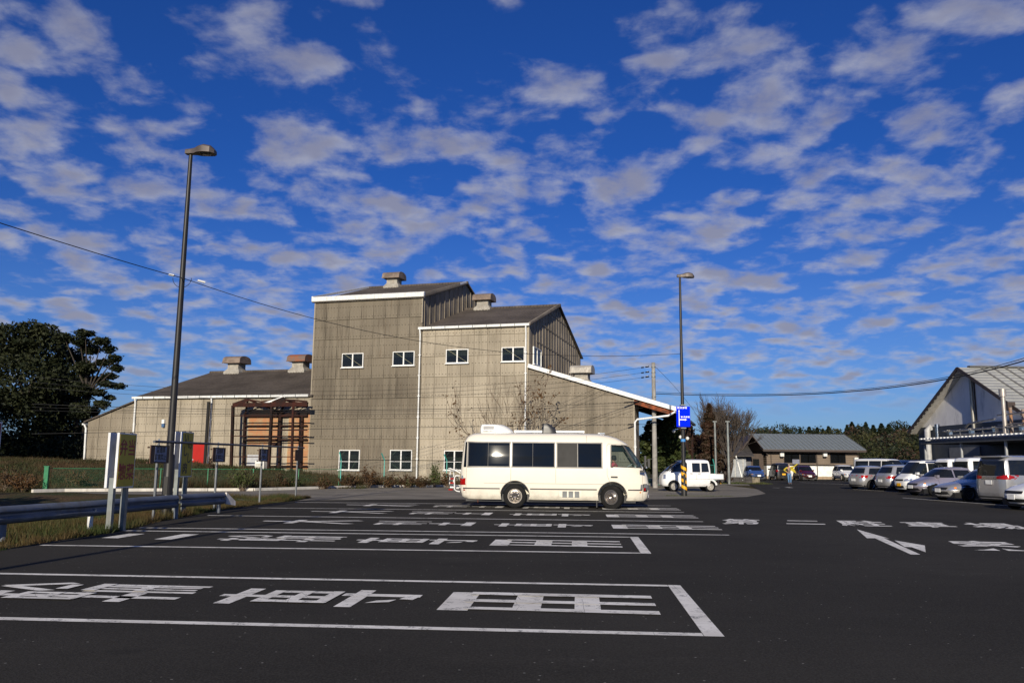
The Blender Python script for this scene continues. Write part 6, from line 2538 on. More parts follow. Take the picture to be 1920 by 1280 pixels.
    if roofpaint:
        xr2, xf2, w2 = sh.sec(H - .05)
        MB().box(((xr2 + xf2) / 2, 0, H + .0), (xf2 - xr2 - .2, w2 * 1.7, .05)).build('roof_panel', roofpaint, t)
        for sg in (-1, 1):
            sh.patch('roof_side', roofpaint, t, 'side', [(-a + .2, H - .15), (xrf + .1, H - .15), (xrf - .2, H - .03), (-a + .35, H - .03)], sg=sg, off=.012, nu=6, nv=3)
    return t


def P2(px, Y):
    p = at(px, 870, Y)
    return Vector((p.x, p.y, 0))



# far row before the low building
car('blue hatchback facing us at the left end of the far row', 0, 0, 184, 'hatch', BLU, 4.3, 1.69, 1.43, pos=P2(1414, 86), group='cars in the far row')
car('black box-shaped kei car seen from behind with a yellow plate', 0, 0, 2, 'kei', BLK, 3.4, 1.48, 1.72, PLY, pos=P2(1460, 86), group='cars in the far row')
car('dark red hatchback facing us behind the man with the yellow jacket', 0, 0, 185, 'hatch', DRED, 4.2, 1.7, 1.5, pos=P2(1508, 86), group='cars in the far row')
car('white compact suv facing us in front of the white wall', 0, 0, 183, 'suv', WHT, 4.2, 1.72, 1.6, pos=P2(1584, 87), group='cars in the far row')


# right-hand row
HD = 80
car('silver hatchback seen from behind at the far end of the right row', 0, 0, HD - 9, 'hatch', SILV, 3.8, 1.69, 1.5, pos=P2(1643, 54.5), wk='spoke')
car('silver boxy wagon seen from behind with red lamp, second in the right row', 0, 0, HD - 4, 'hatch', SILV, 4.1, 1.69, 1.58, pos=P2(1702, 51.8))
car('white small van with a navy roof and yellow plate, facing out of the row', 0, 0, HD + 180, 'kei', WHT, 3.4, 1.48, 1.85, PLY, roofpaint=NAVYP, pos=P2(1733, 48.5))
car('lilac silver compact hatchback facing out of the row', 0, 0, HD + 178, 'compact', SILV2, 3.7, 1.67, 1.47, pos=P2(1763, 43.6))
car('silver sedan with dark alloy wheels facing out of the right row', 0, 0, HD + 178, 'sedan', SILV, 4.55, 1.8, 1.43, pos=P2(1838, 37.6), wk='dark')
car('large silver minivan with red tail lamps and roof spoiler seen from behind', 0, 0, HD - 2, 'mini', SILV, 4.9, 1.85, 1.95, pos=P2(1947, 34.6))
car('white car nosing in from the right edge of the picture', 0, 0, HD + 180, 'hatch', WHT, 4.4, 1.75, 1.55, pos=P2(1993, 29.8))
car('white high-roof van standing behind the silver hatchback', 0, 0, 155, 'hiace', WHT, 4.7, 1.7, 2.1, pos=P2(1655, 68), name='parked_van', cat='van')
car('silver grey van further off behind the white high-roof van', 0, 0, 150, 'hiace', SILV, 4.7, 1.7, 2.05, pos=P2(1694, 76), name='parked_van', cat='van')
car('white kei van with a dark rear window, left of the pair behind the sedan', 0, 0, HD, 'kei', WHT, 3.4, 1.48, 1.95, PLY, pos=P2(1812, 47.5), name='parked_van', cat='van')
car('white kei van right of the pair behind the sedan', 0, 0, HD, 'kei', WHT, 3.4, 1.48, 1.98, PLY, pos=P2(1852, 44.5), name='parked_van', cat='van')
car('white van out of view on the left, its shadow falls on the near bay', 0, 0, 5, 'kei', WHT, 3.4, 1.48, 1.9, PLY, pos=Vector((-8.15, 4.3, 0)), name='parked_van', cat='van')

# ------------------------------------------------------------------ the cream minibus
bg = G(965, 952)
BUSYAW = R(-3.3)
wr = .385
# world position: local x from rear bumper; rear wheel at 1.84, near side at y=-1.0
ux = Vector((math.cos(BUSYAW), math.sin(BUSYAW), 0))
uy = Vector((-math.sin(BUSYAW), math.cos(BUSYAW), 0))
base = bg - ux * 1.84 + uy * 1.0
bus = thing('minibus', 'cream minibus camper with dark side windows parked across the bays', 'minibus', (base.x, base.y, 0), BUSYAW)
ks = [(.27, .16, 6.12, .90), (.36, .05, 6.22, .965), (.55, .0, 6.26, .99), (.80, -.01, 6.26, 1.0), (1.05, .0, 6.22, 1.0), (1.28, .01, 6.13, .995), (1.36, .015, 6.08, .988), (1.7, .04, 5.86, .935), (2.1, .09, 5.58, .868), (2.20, .13, 5.44, .845),
      (2.30, .19, 5.25, .81), (2.38, .28, 5.0, .74), (2.44, .42, 4.7, .62)]
bsh = Shell(ks, 7, 9, 96)
zs2 = [ks[0][0]]
for q_ in [k[0] for k in ks[1:]]:
    n = max(1, round((q_ - zs2[-1]) / .07))
    zs2 += lin(zs2[-1], q_, n)[1:]
dw = [(4.98, 1.36), (6.00, 1.33), (5.90, 1.62), (5.62, 2.00), (5.45, 2.07), (5.0, 2.07)]
cuts = [arch_cut(1.84, .47, 1.0, .41, .62), arch_cut(5.03, .47, 1.0, .41, .62), prism_cut(dw, 1.2)]
# cab room hollowed out
mbc = MB().box((5.30, 0, 1.60), (1.0, 1.66, .96))
cme = bpy.data.meshes.new('cut')
cme.from_pydata([tuple(v) for v in mbc.v], [], mbc.f)
bm_ = bmesh.new()
bm_.from_mesh(cme)
bmesh.ops.recalc_face_normals(bm_, faces=bm_.faces)
bm_.to_mesh(cme)
bm_.free()
cuts.append(cme)
# windscreen opening
wsm = MB().prism([(5.5, -.82, 1.42), (6.6, -.82, 1.42), (6.0, -.72, 2.02), (5.3, -.72, 2.02)], (0, 1.6, 0))
cme = bpy.data.meshes.new('cut')
cme.from_pydata([tuple(v) for v in wsm.v], [], wsm.f)
bm_ = bmesh.new()
bm_.from_mesh(cme)
bmesh.ops.recalc_face_normals(bm_, faces=bm_.faces)
bm_.to_mesh(cme)
bm_.free()
cuts.append(cme)
body = bsh.body('body', CREAM, bus, zs2, cuts, crown=.035)
MB().box((3.0, 0, .32), (5.6, 1.5, .24)).build('underbody', BLACK, bus)
CABD = simple('cab_trim_grey', (.10, .105, .11), .7)
MB().box((4.84, 0, 1.7), (.04, 1.6, .9)).build('cab_partition', CABD, bus)
MB().box((5.85, 0, 1.24), (.35, 1.55, .16)).build('dashboard', CABD, bus)
ALU = simple('window_frame_alu', (.17, .16, .15), .5, .2)
zw0, zw1 = 1.335, 2.13
GLB = mat_glass('bus_glass', (.006, .008, .011), .97, .02, .25, .02)


def bwin(x0, x1, z0=zw0, z1=zw1, div=None, curtain=False):
    sh = bsh
    for sg in (-1, 1):
        fr_ = sh.patch('window_frame', ALU, bus, 'side', [(x0 - .03, z0 - .025), (x1 + .03, z0 - .025), (x1 + .03, z1 + .03), (x0 - .03, z1 + .03)], sg=sg, off=.014, nu=20, nv=16)
        xs_ = [x0] + (div or []) + [x1]
        for i in range(len(xs_) - 1):
            m_ = GLB
            if curtain and i == 0:
                m_ = simple('screened_glass', (.035, .034, .033), .6, spec=.2)
            sh.patch('pane', m_, fr_, 'side', [(xs_[i] + (.012 if i == 0 or curtain else .003), z0 + .012), (xs_[i + 1] - (.012 if i == len(xs_) - 2 or curtain else .003), z0 + .012), (xs_[i + 1] - (.012 if i == len(xs_) - 2 or curtain else .003), z1 - .01), (xs_[i] + (.012 if i == 0 or curtain else .003), z1 - .01)], sg=sg, off=.022, nu=14, nv=16)


bwin(.27, 1.66, div=[.94])
bwin(1.74, 3.14, div=[2.42])
bwin(3.22, 4.69, div=[3.90], curtain=True)
bsh.patch('quarter_glass', GLB, bus, 'side', [(.12, zw0 - .02), (.22, zw0 - .02), (.22, zw1 + .03), (.16, zw1 + .0)], both=True, off=.012, nu=4, nv=8)
# door window
sg_ = GLASS_C
MBd = MB()
rubber = MB()
for sg in (-1, 1):
    pts = [bsh.side(x, z, sg, .003) for x, z in dw]
    n = len(pts)
    for i in range(n):
        rubber.bar(pts[i], pts[(i + 1) % n], .035, .02, up=(0, 1, 0))
rubber.build('door_window_seal', BLACK, bus)
for sg in (-1, 1):
    mb = MB()
    pts = [bsh.side(x, z, sg, -.02) for x, z in dw]
    mb.add(pts, [tuple(range(len(pts)))])
    mb.build('door_window', GLASS_C, bus)
    top = [bsh.side(x, z, sg, -.012) for x, z in [(4.99, 1.88), (5.72, 1.88), (5.62, 2.0), (5.45, 2.065), (5.0, 2.065)]]
    MB().add(top, [tuple(range(len(top)))]).build('sun_band', simple('dark_band', (.02, .03, .035), .3), bus)
ws = MB()
for j in range(7):
    for i in range(13):
        z = 1.38 + (2.04 - 1.38) * j / 6
        yv = (-.84 + 1.68 * i / 12) * (1 - .10 * j / 6)
        ws.v.append(bsh.front(yv, z, 1, .004))
for j in range(6):
    for i in range(12):
        q_ = j * 13 + i
        ws.f.append((q_, q_ + 1, q_ + 14, q_ + 13))
ws.build('windscreen', mat_glass('windscreen_glass', (.04, .07, .10), .5, .03), bus, smooth=60)
for sg in (-1, 1):
    MB().bar(bsh.front(sg * .86, 1.38, 1, .01), bsh.front(sg * .76, 2.06, 1, .01), .05).build('windscreen_seal', BLACK, bus)
# seams and trims
TRIM = simple('dark_trim_strip', (.05, .04, .04), .5)
for (x0, x1) in [(.12, 1.34), (2.34, 4.52), (5.54, 6.0)]:
    for sg in (-1, 1):
        mb = MB()
        pts = [bsh.side(x, .625, sg, .010) for x in lin(x0, x1, 10)]
        for p, q2 in zip(pts[:-1], pts[1:]):
            mb.bar(p, q2, .022, .035)
        mb.build('trim_strip', TRIM, bus)


def seamline(pts, wd=.009):
    for sg in (-1, 1):
        mb = MB()
        P_ = []
        for (a_, c_) in zip(pts[:-1], pts[1:]):
            for f in lin(0, 1, 6)[:-1]:
                P_.append((a_[0] + (c_[0] - a_[0]) * f, a_[1] + (c_[1] - a_[1]) * f))
        P_.append(pts[-1])
        Q = [bsh.side(x, z, sg, .002) for x, z in P_]
        for p, q2 in zip(Q[:-1], Q[1:]):
            mb.bar(p, q2, .006, wd, up=(0, 0, 1) if abs((q2 - p).z) < abs((q2 - p).x) else (1, 0, 0))
        mb.build('panel_seam', simple('seam_line', (.22, .19, .15), .6), bus)


seamline([(.22, .30), (.22, 1.30)])
seamline([(.05, .80), (4.80, .80)])
seamline([(1.70, .82), (1.70, 1.30)])
seamline([(3.18, .82), (3.18, 1.30)])
seamline([(4.9, 2.10), (4.86, 2.05), (4.86, 1.1), (4.98, .78)])
seamline([(4.9, 2.12), (5.42, 2.12)])
seamline([(6.02, .35), (6.02, 1.2), (5.95, 1.36)])
seamline([(4.2, 2.16), (4.2, 2.40)])
# louvres panel
vp = bsh.patch('vent_panel', simple('cream_panel_flat', (.80, .76, .64), .5), bus, 'side', [(3.30, .33), (4.02, .33), (4.02, .58), (3.30, .58)], sg=-1, off=.008, nu=4, nv=3)
for k in range(3):
    x0 = 3.40 + k * .20
    lo = bsh.patch('louvre', simple('louvre_grey', (.20, .21, .21), .5), vp, 'side', [(x0, .36), (x0 + .15, .36), (x0 + .15, .56), (x0, .56)], sg=-1, off=.012, nu=2, nv=2)
# lamps
bsh.patch('tail_lamp', REDL, bus, 'side', [(.03, .74), (.09, .74), (.09, .88), (.04, .90)], both=True, off=.012, nu=3, nv=3)
bsh.patch('reverse_lamp', CLR, bus, 'side', [(.04, .935), (.12, .92), (.11, 1.03), (.05, 1.04)], both=True, off=.012, nu=3, nv=3)
bsh.patch('tail_lamp', REDL, bus, 'rear', [(.72, .73), (.93, .73), (.93, .95), (.72, .95)], both=True, off=.012, nu=3, nv=3)
bsh.patch('side_marker', REDL, bus, 'side', [(.12, .55), (.19, .55), (.19, .585), (.12, .585)], both=True, off=.012, nu=2, nv=2)
bsh.patch('side_marker', AMB, bus, 'side', [(5.92, .53), (5.97, .53), (5.97, .57), (5.92, .57)], both=True, off=.012, nu=2, nv=2)
bsh.patch('headlight_surround', BLACK, bus, 'side', [(6.04, .57), (6.18, .57), (6.18, .82), (6.04, .82)], both=True, off=.010, nu=3, nv=3)
bsh.patch('headlight', CLR, bus, 'side', [(6.06, .70), (6.18, .70), (6.18, .80), (6.07, .80)], both=True, off=.016, nu=3, nv=3)
bsh.patch('turn_signal', REDL, bus, 'side', [(6.06, .60), (6.12, .60), (6.12, .69), (6.06, .69)], both=True, off=.016, nu=3, nv=3)
bsh.patch('headlight', CLR, bus, 'front', [(.5, .62), (.9, .62), (.9, .80), (.5, .78)], both=True, off=.012, nu=4, nv=3)
bsh.patch('grille', BLACK, bus, 'front', [(-.46, .62), (.46, .62), (.46, .78), (-.46, .78)], off=.012, nu=6, nv=3)
MB().box((6.28, 0, .45), (.02, .33, .165)).build('number_plate', PLW, bus)
bsh.patch('rear_window', GLB, bus, 'rear', [(-.75, 1.4), (.75, 1.4), (.68, 2.08), (-.68, 2.08)], off=.012, nu=8, nv=5)
MB().bar((4.98, -1.012, 1.04), (5.20, -1.012, 1.04), .03, .045).build('door_handle', BLACK, bus)
MB().box((6.0, -1.06, 1.23), (.16, .10, .07)).build('mirror_arm', BLACK, bus)
MB().bar((6.03, -1.08, 1.25), (6.10, -1.20, 1.70), .03).build('mirror_stay', BLACK, bus)
MB().box((6.08, -1.20, 1.55), (.06, .14, .36)).build('side_mirror', BLACK, bus)
MB().bar((6.1, .9, 1.4), (6.42, .92, 1.62), .03).build('mirror_stay', BLACK, bus)
MB().box((6.42, .92, 1.50), (.07, .17, .30)).build('side_mirror', BLACK, bus)
MB().lathe([(0, -.05), (.05, -.04), (.05, .02), (0, .04)], 10, 'z', (6.32, .8, 1.36)).build('round_mirror', CHROME, bus)
# roof things: air conditioner, solar panel, fan
acs = Shell([(2.44, .62, 1.72, .40), (2.50, .60, 1.74, .42), (2.58, .60, 1.66, .42), (2.68, .61, 1.52, .40), (2.745, .64, 1.36, .36)], 2.6, 9, 40)
ac = acs.body('air_conditioner', WHITE, bus, lin(2.44, 2.745, 6), crown=.015)
acs.patch('ac_grille', simple('grey_grille', (.30, .30, .30), .6), ac, 'side', [(.72, 2.58), (1.08, 2.58), (1.08, 2.69), (.72, 2.69)], both=True, off=.008, nu=3, nv=2)
for k in range(8):
    acs.patch('ac_slot', BLACK, ac, 'side', [(.72 + k * .045, 2.50), (.735 + k * .045, 2.50), (.75 + k * .045, 2.535), (.735 + k * .045, 2.535)], both=True, off=.01, nu=1, nv=1)
sp = MB().box((2.95, .25, 2.535), (2.36, .7, .035)).build('solar_panel', simple('solar_blue_black', (.02, .025, .05), .15), bus)
MB().box((2.95, -.12, 2.53), (2.40, .04, .07)).build('panel_edge', WHITE, sp)
MB().box((2.95, .62, 2.53), (2.40, .04, .075)).build('panel_edge', WHITE, sp)
fan = Shell([(2.48, 2.70, 3.24, .24), (2.6, 2.72, 3.18, .23), (2.72, 2.74, 3.06, .22), (2.80, 2.76, 2.94, .19)], 3, 9, 28)
fan.body('roof_fan', simple('roof_fan_black', (.03, .03, .032), .4), bus, lin(2.48, 2.80, 5), crown=.01)
bus.children[-1].location = (0, -.34, 0)
MB().box((4.75, -.2, 2.475), (.16, .12, .04)).build('antenna_base', CHROME, bus)
MB().lathe([(0, 0), (.05, 0), (.03, .04), (0, .04)], 10, 'z', (4.65, 0, 2.47)).build('roof_knob', WHITE, bus)
BRIM = simple('worn_chrome', (.30, .27, .24), .32, .85, var=.3, scale=30)
# wheels: rear straight, front steered toward us
for y, st in ((-.86, 0), (.86, 0)):
    wheel(bus, 1.84, y, wr, .22, BRIM, 'steel', 0, .58)
wheel(bus, 5.03, -.85, wr, .22, BRIM, 'steel', R(-24), .58)
wheel(bus, 5.03, .85, wr, .22, BRIM, 'steel', R(-24), .58)
for x in (1.84, 5.03):
    for sg in (-1, 1):
        mb = MB()
        for k in range(24):
            a0, a1 = math.pi * k / 24 - .1, math.pi * (k + 1) / 24 - .1
            p = bsh.side(x + .475 * math.cos(a0), max(.28, .41 + .475 * math.sin(a0)), sg, .004)
            q2 = bsh.side(x + .475 * math.cos(a1), max(.28, .41 + .475 * math.sin(a1)), sg, .004)
            mb.bar(p, q2, .018, .014, up=(0, 1, 0))
        mb.build('arch_lip', TRIM, bus)
MB().box((2.68, -.55, .24), (.4, .12, .09)).build('exhaust_box', mat_rust('exhaust_rust', (.3, .14, .07), (.2, .12, .08)), bus)
MB().box((4.52, -.86, .16), (.03, .18, .22)).build('mud_flap', BLACK, bus)
MB().bar((.62, -.93, .27), (.62, -.93, .16), .02).build('tow_eye', mat_rust('eye_rust'), bus)
# bicycle carrier at the rear: white tubes with dark and red clamps
rk = MB()
for y in (-.55, .45):
    rk.tube([(-.02, y, 1.12), (-.10, y, 1.14), (-.22, y, 1.20), (-.36, y, 1.28), (-.38, y, .70), (-.30, y, .62), (-.06, y, .60)], .018, 6)
rk.tube([(-.02, -.75, 1.02), (-.15, -.75, 1.02), (-.19, -.75, .96), (-.19, -.75, .58), (-.12, -.75, .52), (.0, -.75, .50)], .020, 8)
rk.tube([(-.02, -.6, 1.10), (-.12, -.62, 1.16), (-.3, -.62, 1.24), (-.42, -.6, 1.26)], .016, 6)
for z in (1.2, .95, .72):
    rk.tube([(-.37, -.6, z), (-.37, .5, z)], .016, 6)
car_ = rk.build('bicycle_carrier', WHITE, bus, smooth=50)
for k, (z, m_) in enumerate([(1.02, BLACK), (.92, REDL), (.86, BLACK), (.78, REDL), (.72, BLACK), (.64, WHITE), (.56, REDL)]):
    MB().box((-.33 + .05 * (k % 2), -.62, z), (.14, .08, .045)).build('clamp', m_, car_)

# ------------------------------------------------------------------ small white truck with a cabin, facing left
tg = G(1298, 921)
tk = thing('kei_truck', 'small white truck with a double cab and short load bed behind the striped pole', 'truck', (tg.x, tg.y + .6, 0), R(180 + 2))
k_ = [(.28, -1.05, 1.62, .66), (.36, -1.05, 1.69, .70), (.55, -1.05, 1.70, .72), (.80, -1.05, 1.66, .72), (.95, -1.05, 1.58, .715), (1.05, -1.05, 1.46, .705), (1.12, -1.05, 1.38, .70), (1.45, -1.02, 1.02, .655), (1.62, -.98, .78, .63), (1.70, -.93, .62, .60), (1.745, -.80, .35, .50)]
ts = Shell(k_, 5, 12, 56)
zz2 = [k_[0][0]]
for q_ in [k[0] for k in k_[1:]]:
    zz2 += lin(zz2[-1], q_, max(1, round((q_ - zz2[-1]) / .08)))[1:]
ts.body('cab_body', WHT, tk, zz2, [arch_cut(1.05, .335, .72, .29)], crown=.02)
for quad in ([(.30, 1.10), (1.22, 1.06), (.86, 1.56), (.30, 1.56)], [(-.42, 1.06), (.02, 1.06), (.02, 1.56), (-.42, 1.56)], [(-.92, 1.08), (-.50, 1.06), (-.50, 1.56), (-.86, 1.56)]):
    ts.patch('side_window', GLASS_D, tk, 'side', quad, both=True, nu=8, nv=5)
ts.patch('windscreen', GLASS_D, tk, 'front', [(-.60, 1.10), (.60, 1.10), (.55, 1.62), (-.55, 1.62)], off=.01, nu=10)
ts.patch('rear_window', GLASS_D, tk, 'rear', [(-.55, 1.06), (.55, 1.06), (.5, 1.6), (-.5, 1.6)], off=.01, nu=6)
ts.patch('headlight', CLR, tk, 'side', [(1.50, .68), (1.62, .68), (1.58, .92), (1.48, .92)], both=True, off=.012, nu=3, nv=3)
for sg in (-1, 1):
    mb = MB()
    for x in (.22, -.46):
        pts = [ts.side(x, z, sg, .003) for z in lin(.62, 1.6, 8)]
        for p, q2 in zip(pts[:-1], pts[1:]):
            mb.bar(p, q2, .010, .005, up=(1, 0, 0))
    mb.build('door_seam', BLACK, tk)
    MB().box((.08, sg * .735, .98), (.14, .03, .035)).build('door_handle', BLACK, tk)
    MB().box((-.36, sg * .735, .98), (.14, .03, .035)).build('door_handle', BLACK, tk)
    MB().box((1.15, sg * .84, 1.2), (.08, .14, .22)).build('mirror', BLACK, tk)
    # drop side of the load bed, carried forward along the cabin
    MB().box((-.72, sg * .735, .83), (1.95, .03, .28)).build('drop_side', WHT, tk)
    for x in (-1.62, -.9, -.2):
        MB().box((x, sg * .755, .83), (.035, .02, .28)).build('side_rib', simple('white_rib', (.6, .6, .58), .4), tk)
    MB().bar((.15, sg * .62, .46), (-.2, sg * .62, .60), .06).build('guard', WHT, tk)
    MB().bar((-.25, sg * .66, .55), (-.62, sg * .66, .62), .05).build('guard', WHT, tk)
    mb = MB()
    for k in range(12):
        a0, a1 = math.pi * (k + .8) / 13.6, math.pi * (k + 1.8) / 13.6
        mb.bar((-.98 + .34 * math.cos(a0), sg * .70, .30 + .36 * math.sin(a0)), (-.98 + .34 * math.cos(a1), sg * .70, .30 + .36 * math.sin(a1)), .10, .025, up=(0, 1, 0))
    mb.build('rear_mudguard', WHT, tk)
MB().box((-1.72, 0, .83), (.03, 1.46, .28)).build('tail_gate', STEELG, tk)
MB().box((-1.38, 0, .68), (.68, 1.42, .05)).build('load_floor', STEELG, tk)
MB().box((-.2, 0, .40), (2.6, .7, .20)).build('chassis', simple('chassis_grey', (.05, .048, .045), .8), tk)
MB().box((-.3, -.55, .42), (.35, .3, .26)).build('fuel_tank', simple('tank_grey', (.30, .30, .28), .6), tk)
MB().box((-1.66, -.5, .52), (.06, .3, .14)).build('tail_lamp', REDL, tk)
MB().box((-1.72, 0, .5), (.02, .33, .165)).build('number_plate', PLY, tk)
rlf = MB()
for x in (.10, .20, .0):
    rlf.bar((x, -.76, .98), (x, -.76, 1.62), .02)
rlf.bar((0, -.76, 1.6), (.2, -.76, 1.6), .02)
rlf.bar((0, -.76, 1.3), (.2, -.76, 1.3), .02)
rlf.build('ladder_rack', WHITE, tk)
for x, y in ((1.05, -.60), (1.05, .60), (-.98, -.60), (-.98, .60)):
    wheel(tk, x, y, .272, .16, simple('dirty_steel_rim', (.36, .34, .30), .5, .3), 'steel')

# ================================================================== PEOPLE
def skin(name, verts, edges, radii, mat, parent, sub=2, root=0, loc=None):
    me = bpy.data.meshes.new(name)
    me.from_pydata([tuple(v) for v in verts], edges, [])
    o = bpy.data.objects.new(name, me)
    COL.objects.link(o)
    sm = o.modifiers.new('s', 'SKIN')
    sm.use_smooth_shade = True
    for i, r in enumerate(radii):
        sv = me.skin_vertices[0].data[i]
        sv.radius = (r, r) if not isinstance(r, tuple) else r
        sv.use_root = (i == root)
    ss = o.modifiers.new('u', 'SUBSURF')
    ss.levels = sub
    ss.render_levels = sub
    dg = bpy.context.evaluated_depsgraph_get()
    m2 = bpy.data.meshes.new_from_object(o.evaluated_get(dg))
    bpy.data.objects.remove(o)
    m2.materials.clear()
    m2.materials.append(mat)
    for p in m2.polygons:
        p.use_smooth = True
    return link(name, m2, parent, loc)


SKIN = simple('skin', (.48, .25, .17), .6)
HAIR = simple('dark_hair', (.03, .025, .022), .7)
JEAN = simple('blue_jeans', (.10, .20, .36), .85, var=.2)
SHIRT = simple('grey_brown_shirt', (.16, .13, .12), .9)
YEL = simple('yellow_jacket_cloth', (.48, .38, .03), .9)


def hand(p, d, up, mat, mb_parent, s=1.0, curl=.5):
    d = Vector(d).normalized()
    up = Vector(up).normalized()
    sd_ = d.cross(up).normalized()
    p = Vector(p)
    vs = [p, p + d * .09 * s]
    es = [(0, 1)]
    rr = [(.028 * s, .016 * s), (.038 * s, .015 * s)]
    for k, ln in enumerate((.062, .072, .068, .052)):
        o0 = p + d * .085 * s + sd_ * ((k - 1.5) * .021 * s)
        i = len(vs)
        vs += [o0, o0 + d * ln * .55 * s - up * .012 * curl * s, o0 + d * ln * .9 * s - up * .04 * curl * s]
        es += [(1, i), (i, i + 1), (i + 1, i + 2)]
        rr += [.0095 * s, .009 * s, .007 * s]
    i = len(vs)
    vs += [p + d * .03 * s + sd_ * .035 * s, p + d * .065 * s + sd_ * .062 * s - up * .01 * s]
    es += [(0, i), (i, i + 1)]
    rr += [.012 * s, .009 * s]
    return vs, es, rr


def person_mesh(parent, J, mat=SKIN):
    """J: joints dict -> one continuous body"""
    names = list(J)
    idx = {n: i for i, n in enumerate(names)}
    vs = [J[n][0] for n in names]
    rr = [J[n][1] for n in names]
    ch = [('pelvis', 'waist'), ('waist', 'chest'), ('chest', 'neck'), ('neck', 'jaw'), ('jaw', 'head'), ('head', 'crown')]
    for s in 'LR':
        ch += [('chest', 'sh' + s), ('sh' + s, 'el' + s), ('el' + s, 'wr' + s)]
        ch += [('pelvis', 'hip' + s), ('hip' + s, 'kn' + s), ('kn' + s, 'an' + s), ('an' + s, 'toe' + s)]
    es = [(idx[a], idx[c]) for a, c in ch if a in idx and c in idx]
    for s in 'LR':
        if 'wr' + s in J:
            w_ = Vector(J['wr' + s][0])
            e_ = Vector(J['el' + s][0])
            hv_, he, hr = hand(w_, (w_ - e_), (0, -1, .2), mat, parent)
            b0 = len(vs)
            vs += hv_[1:]
            rr += hr[1:]
            m_ = lambda i: idx['wr' + s] if i == 0 else b0 + i - 1
            es += [(m_(a), m_(c)) for a, c in he]
    return skin('body', vs, es, rr, mat, parent, 1, idx['pelvis'])


pg = G(1480.5, 907)
pn = thing('person', 'man in jeans and grey shirt walking with one arm raised in a yellow jacket', 'person', (pg.x, pg.y, 0), R(-12))
k = 1.60 / 1.72
V = lambda x, y, z: Vector((x * k, y * k, z * k))
J = {'pelvis': (V(0, 0, .93), (.13 * k, .10 * k)), 'waist': (V(-.01, 0, 1.10), (.125 * k, .09 * k)), 'chest': (V(-.01, -.01, 1.34), (.15 * k, .10 * k)), 'neck': (V(-.01, -.03, 1.49), .05 * k),
     'jaw': (V(-.01, -.06, 1.56), (.058 * k, .065 * k)), 'head': (V(-.01, -.05, 1.63), (.072 * k, .085 * k)), 'crown': (V(-.01, -.04, 1.70), (.05 * k, .06 * k)),
     'shL': (V(.17, 0, 1.42), .052 * k), 'elL': (V(.42, -.03, 1.50), .040 * k), 'wrL': (V(.60, -.05, 1.66), .027 * k),
     'shR': (V(-.19, 0, 1.41), .052 * k), 'elR': (V(-.44, .03, 1.20), .040 * k), 'wrR': (V(-.22, -.08, 1.06), .027 * k),
     'hipL': (V(.09, 0, .86), .085 * k), 'knL': (V(.12, -.04, .48), .055 * k), 'anL': (V(.10, .02, .09), .038 * k), 'toeL': (V(.12, -.14, .04), .034 * k),
     'hipR': (V(-.09, 0, .86), .085 * k), 'knR': (V(-.08, -.09, .49), .055 * k), 'anR': (V(-.06, -.02, .09), .038 * k), 'toeR': (V(-.05, -.19, .04), .034 * k)}
person_mesh(pn, J)
skin('trousers', [J[n][0] for n in ('pelvis', 'hipL', 'knL', 'anL', 'hipR', 'knR', 'anR')], [(0, 1), (1, 2), (2, 3), (0, 4), (4, 5), (5, 6)], [(.15, .12), .10, .075, .062, .10, .075, .062], JEAN, pn, 1)
skin('shirt', [J['pelvis'][0], J['waist'][0], J['chest'][0], J['neck'][0] - V(0, 0, .03)], [(0, 1), (1, 2), (2, 3)], [(.155, .125), (.145, .115), (.17, .125), .07], SHIRT, pn, 1, root=1)
skin('jacket_sleeve', [J['chest'][0] + V(-.08, 0, .06), J['shR'][0], J['elR'][0], J['wrR'][0]], [(0, 1), (1, 2), (2, 3)], [.09, .085, .065, .05], YEL, pn, 1)
skin('jacket_sleeve', [J['chest'][0] + V(.06, 0, .07), J['shL'][0], J['elL'][0], J['wrL'][0], J['wrL'][0] + V(.13, 0, .10)], [(0, 1), (1, 2), (2, 3), (3, 4)], [.09, .09, .065, .055, .05], YEL, pn, 1)
jk = MB().prism([V(.10, .02, 1.48), V(.14, .04, 1.18), V(.42, .05, 1.02), V(.60, .05, .94), V(.50, .04, 1.18), V(.36, .03, 1.42)], V(0, .06, 0))
jk.build('jacket_flap', YEL, pn)
hr = MB().lathe([(0, .055), (.05, .045), (.078, .0), (.075, -.03)], 14, 'z', J['head'][0] + V(0, .015, .045))
hr.build('hair', simple('grey_hair', (.3, .28, .26), .8), pn, smooth=60)
fc = MB()
for sx in (-1, 1):
    fc.box(J['head'][0] + V(.028 * sx, -.085, .0), (.018, .01, .01))
fc.box(J['jaw'][0] + V(0, -.068, .0), (.04, .01, .008))
fc.build('face_features', BLACK, pn)
MB().bar(J['head'][0] + V(0, -.085, .0), J['head'][0] + V(0, -.105, -.03), .02).build('nose', SKIN, pn)
for s in 'LR':
    MB().box(J['toe' + s][0] + V(0, .06, -.005), (.09 * k, .27 * k, .08)).build('shoe', simple('dark_shoe', (.04, .045, .07), .7), pn)

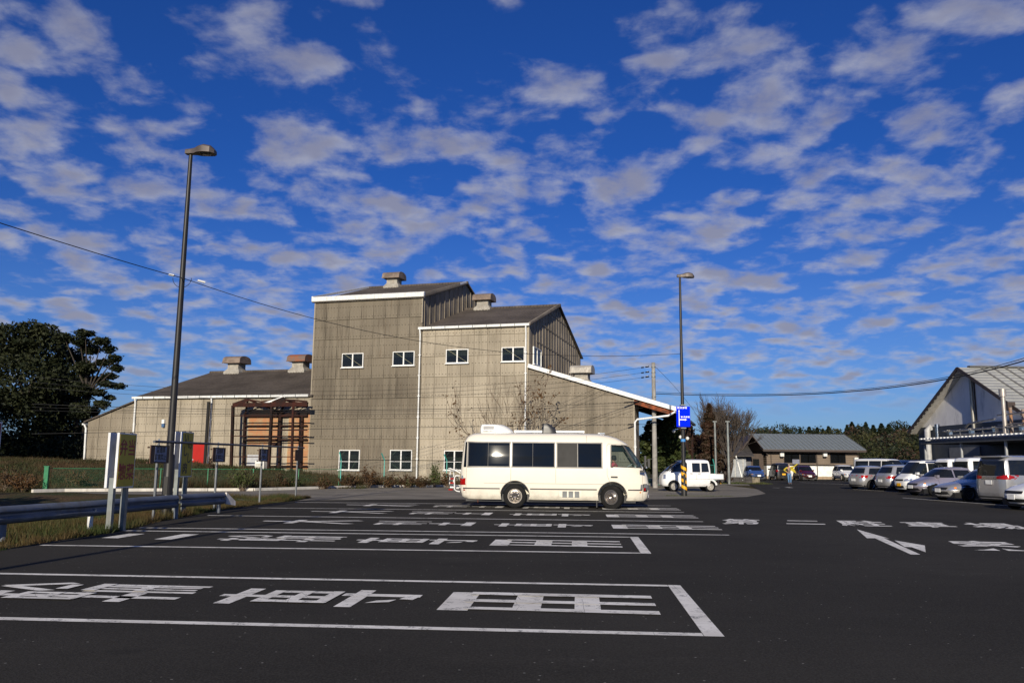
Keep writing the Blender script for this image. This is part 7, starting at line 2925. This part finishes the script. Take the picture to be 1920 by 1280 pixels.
# driver in the cab, pink top
dr = thing('person', 'driver in a pink top sitting behind the wheel of the cream minibus', 'person', tuple(base + ux * 5.12 + uy * -.42)[:2] + (.62,), BUSYAW - R(90))
D = {'pelvis': (V(0, 0, .46), (.14, .12)), 'waist': (V(0, .02, .62), (.13, .11)), 'chest': (V(0, .02, .84), (.15, .11)), 'neck': (V(0, -.01, .98), .05), 'jaw': (V(0, -.04, 1.05), .062), 'head': (V(0, -.03, 1.12), (.075, .088)), 'crown': (V(0, -.01, 1.19), (.05, .06)),
     'shL': (V(.17, .0, .92), .05), 'elL': (V(.24, -.20, .74), .04), 'wrL': (V(.16, -.42, .80), .027), 'shR': (V(-.17, 0, .92), .05), 'elR': (V(-.24, -.20, .74), .04), 'wrR': (V(-.16, -.42, .80), .027),
     'hipL': (V(.09, -.03, .44), .085), 'knL': (V(.13, -.42, .47), .06), 'anL': (V(.13, -.48, .10), .04), 'toeL': (V(.13, -.62, .05), .034),
     'hipR': (V(-.09, -.03, .44), .085), 'knR': (V(-.13, -.42, .47), .06), 'anR': (V(-.13, -.48, .10), .04), 'toeR': (V(-.13, -.62, .05), .034)}
person_mesh(dr, D)
PINK = simple('pink_top', (.62, .10, .13), .8)
skin('top', [D['pelvis'][0], D['waist'][0], D['chest'][0], D['neck'][0] - V(0, 0, .03)], [(0, 1), (1, 2), (2, 3)], [(.155, .13), (.145, .12), (.17, .125), .07], PINK, dr, 1, root=1)
for s in 'LR':
    skin('sleeve', [D['chest'][0] + V(0, 0, .05), D['sh' + s][0], D['el' + s][0], D['wr' + s][0]], [(0, 1), (1, 2), (2, 3)], [.09, .08, .06, .045], PINK, dr, 1)
MB().lathe([(0, .06), (.06, .05), (.088, .0), (.088, -.07), (.07, -.11)], 14, 'z', D['head'][0] + V(0, .03, .03)).build('hair', HAIR, dr, smooth=60)
# steering wheel and seat
wh_ = MB()
Ms = Matrix.Translation(Vector((5.60, -.42, 1.38))) @ Matrix.Rotation(R(-35), 4, 'Y')
pp = []
for k_i in range(17):
    a0 = 2 * math.pi * k_i / 16
    pp.append(Ms @ Vector((math.cos(a0) * .20, math.sin(a0) * .20, 0)))
wh_.tube(pp, .016, 6, cap=False)
wh_.bar(Ms @ Vector((-.2, 0, 0)), Ms @ Vector((.2, 0, 0)), .03)
wh_.build('steering_wheel', simple('pale_wheel', (.35, .36, .34), .5), bus)
MB().box((4.95, -.42, 1.45), (.12, .44, .55)).build('driver_seat', CABD, bus)
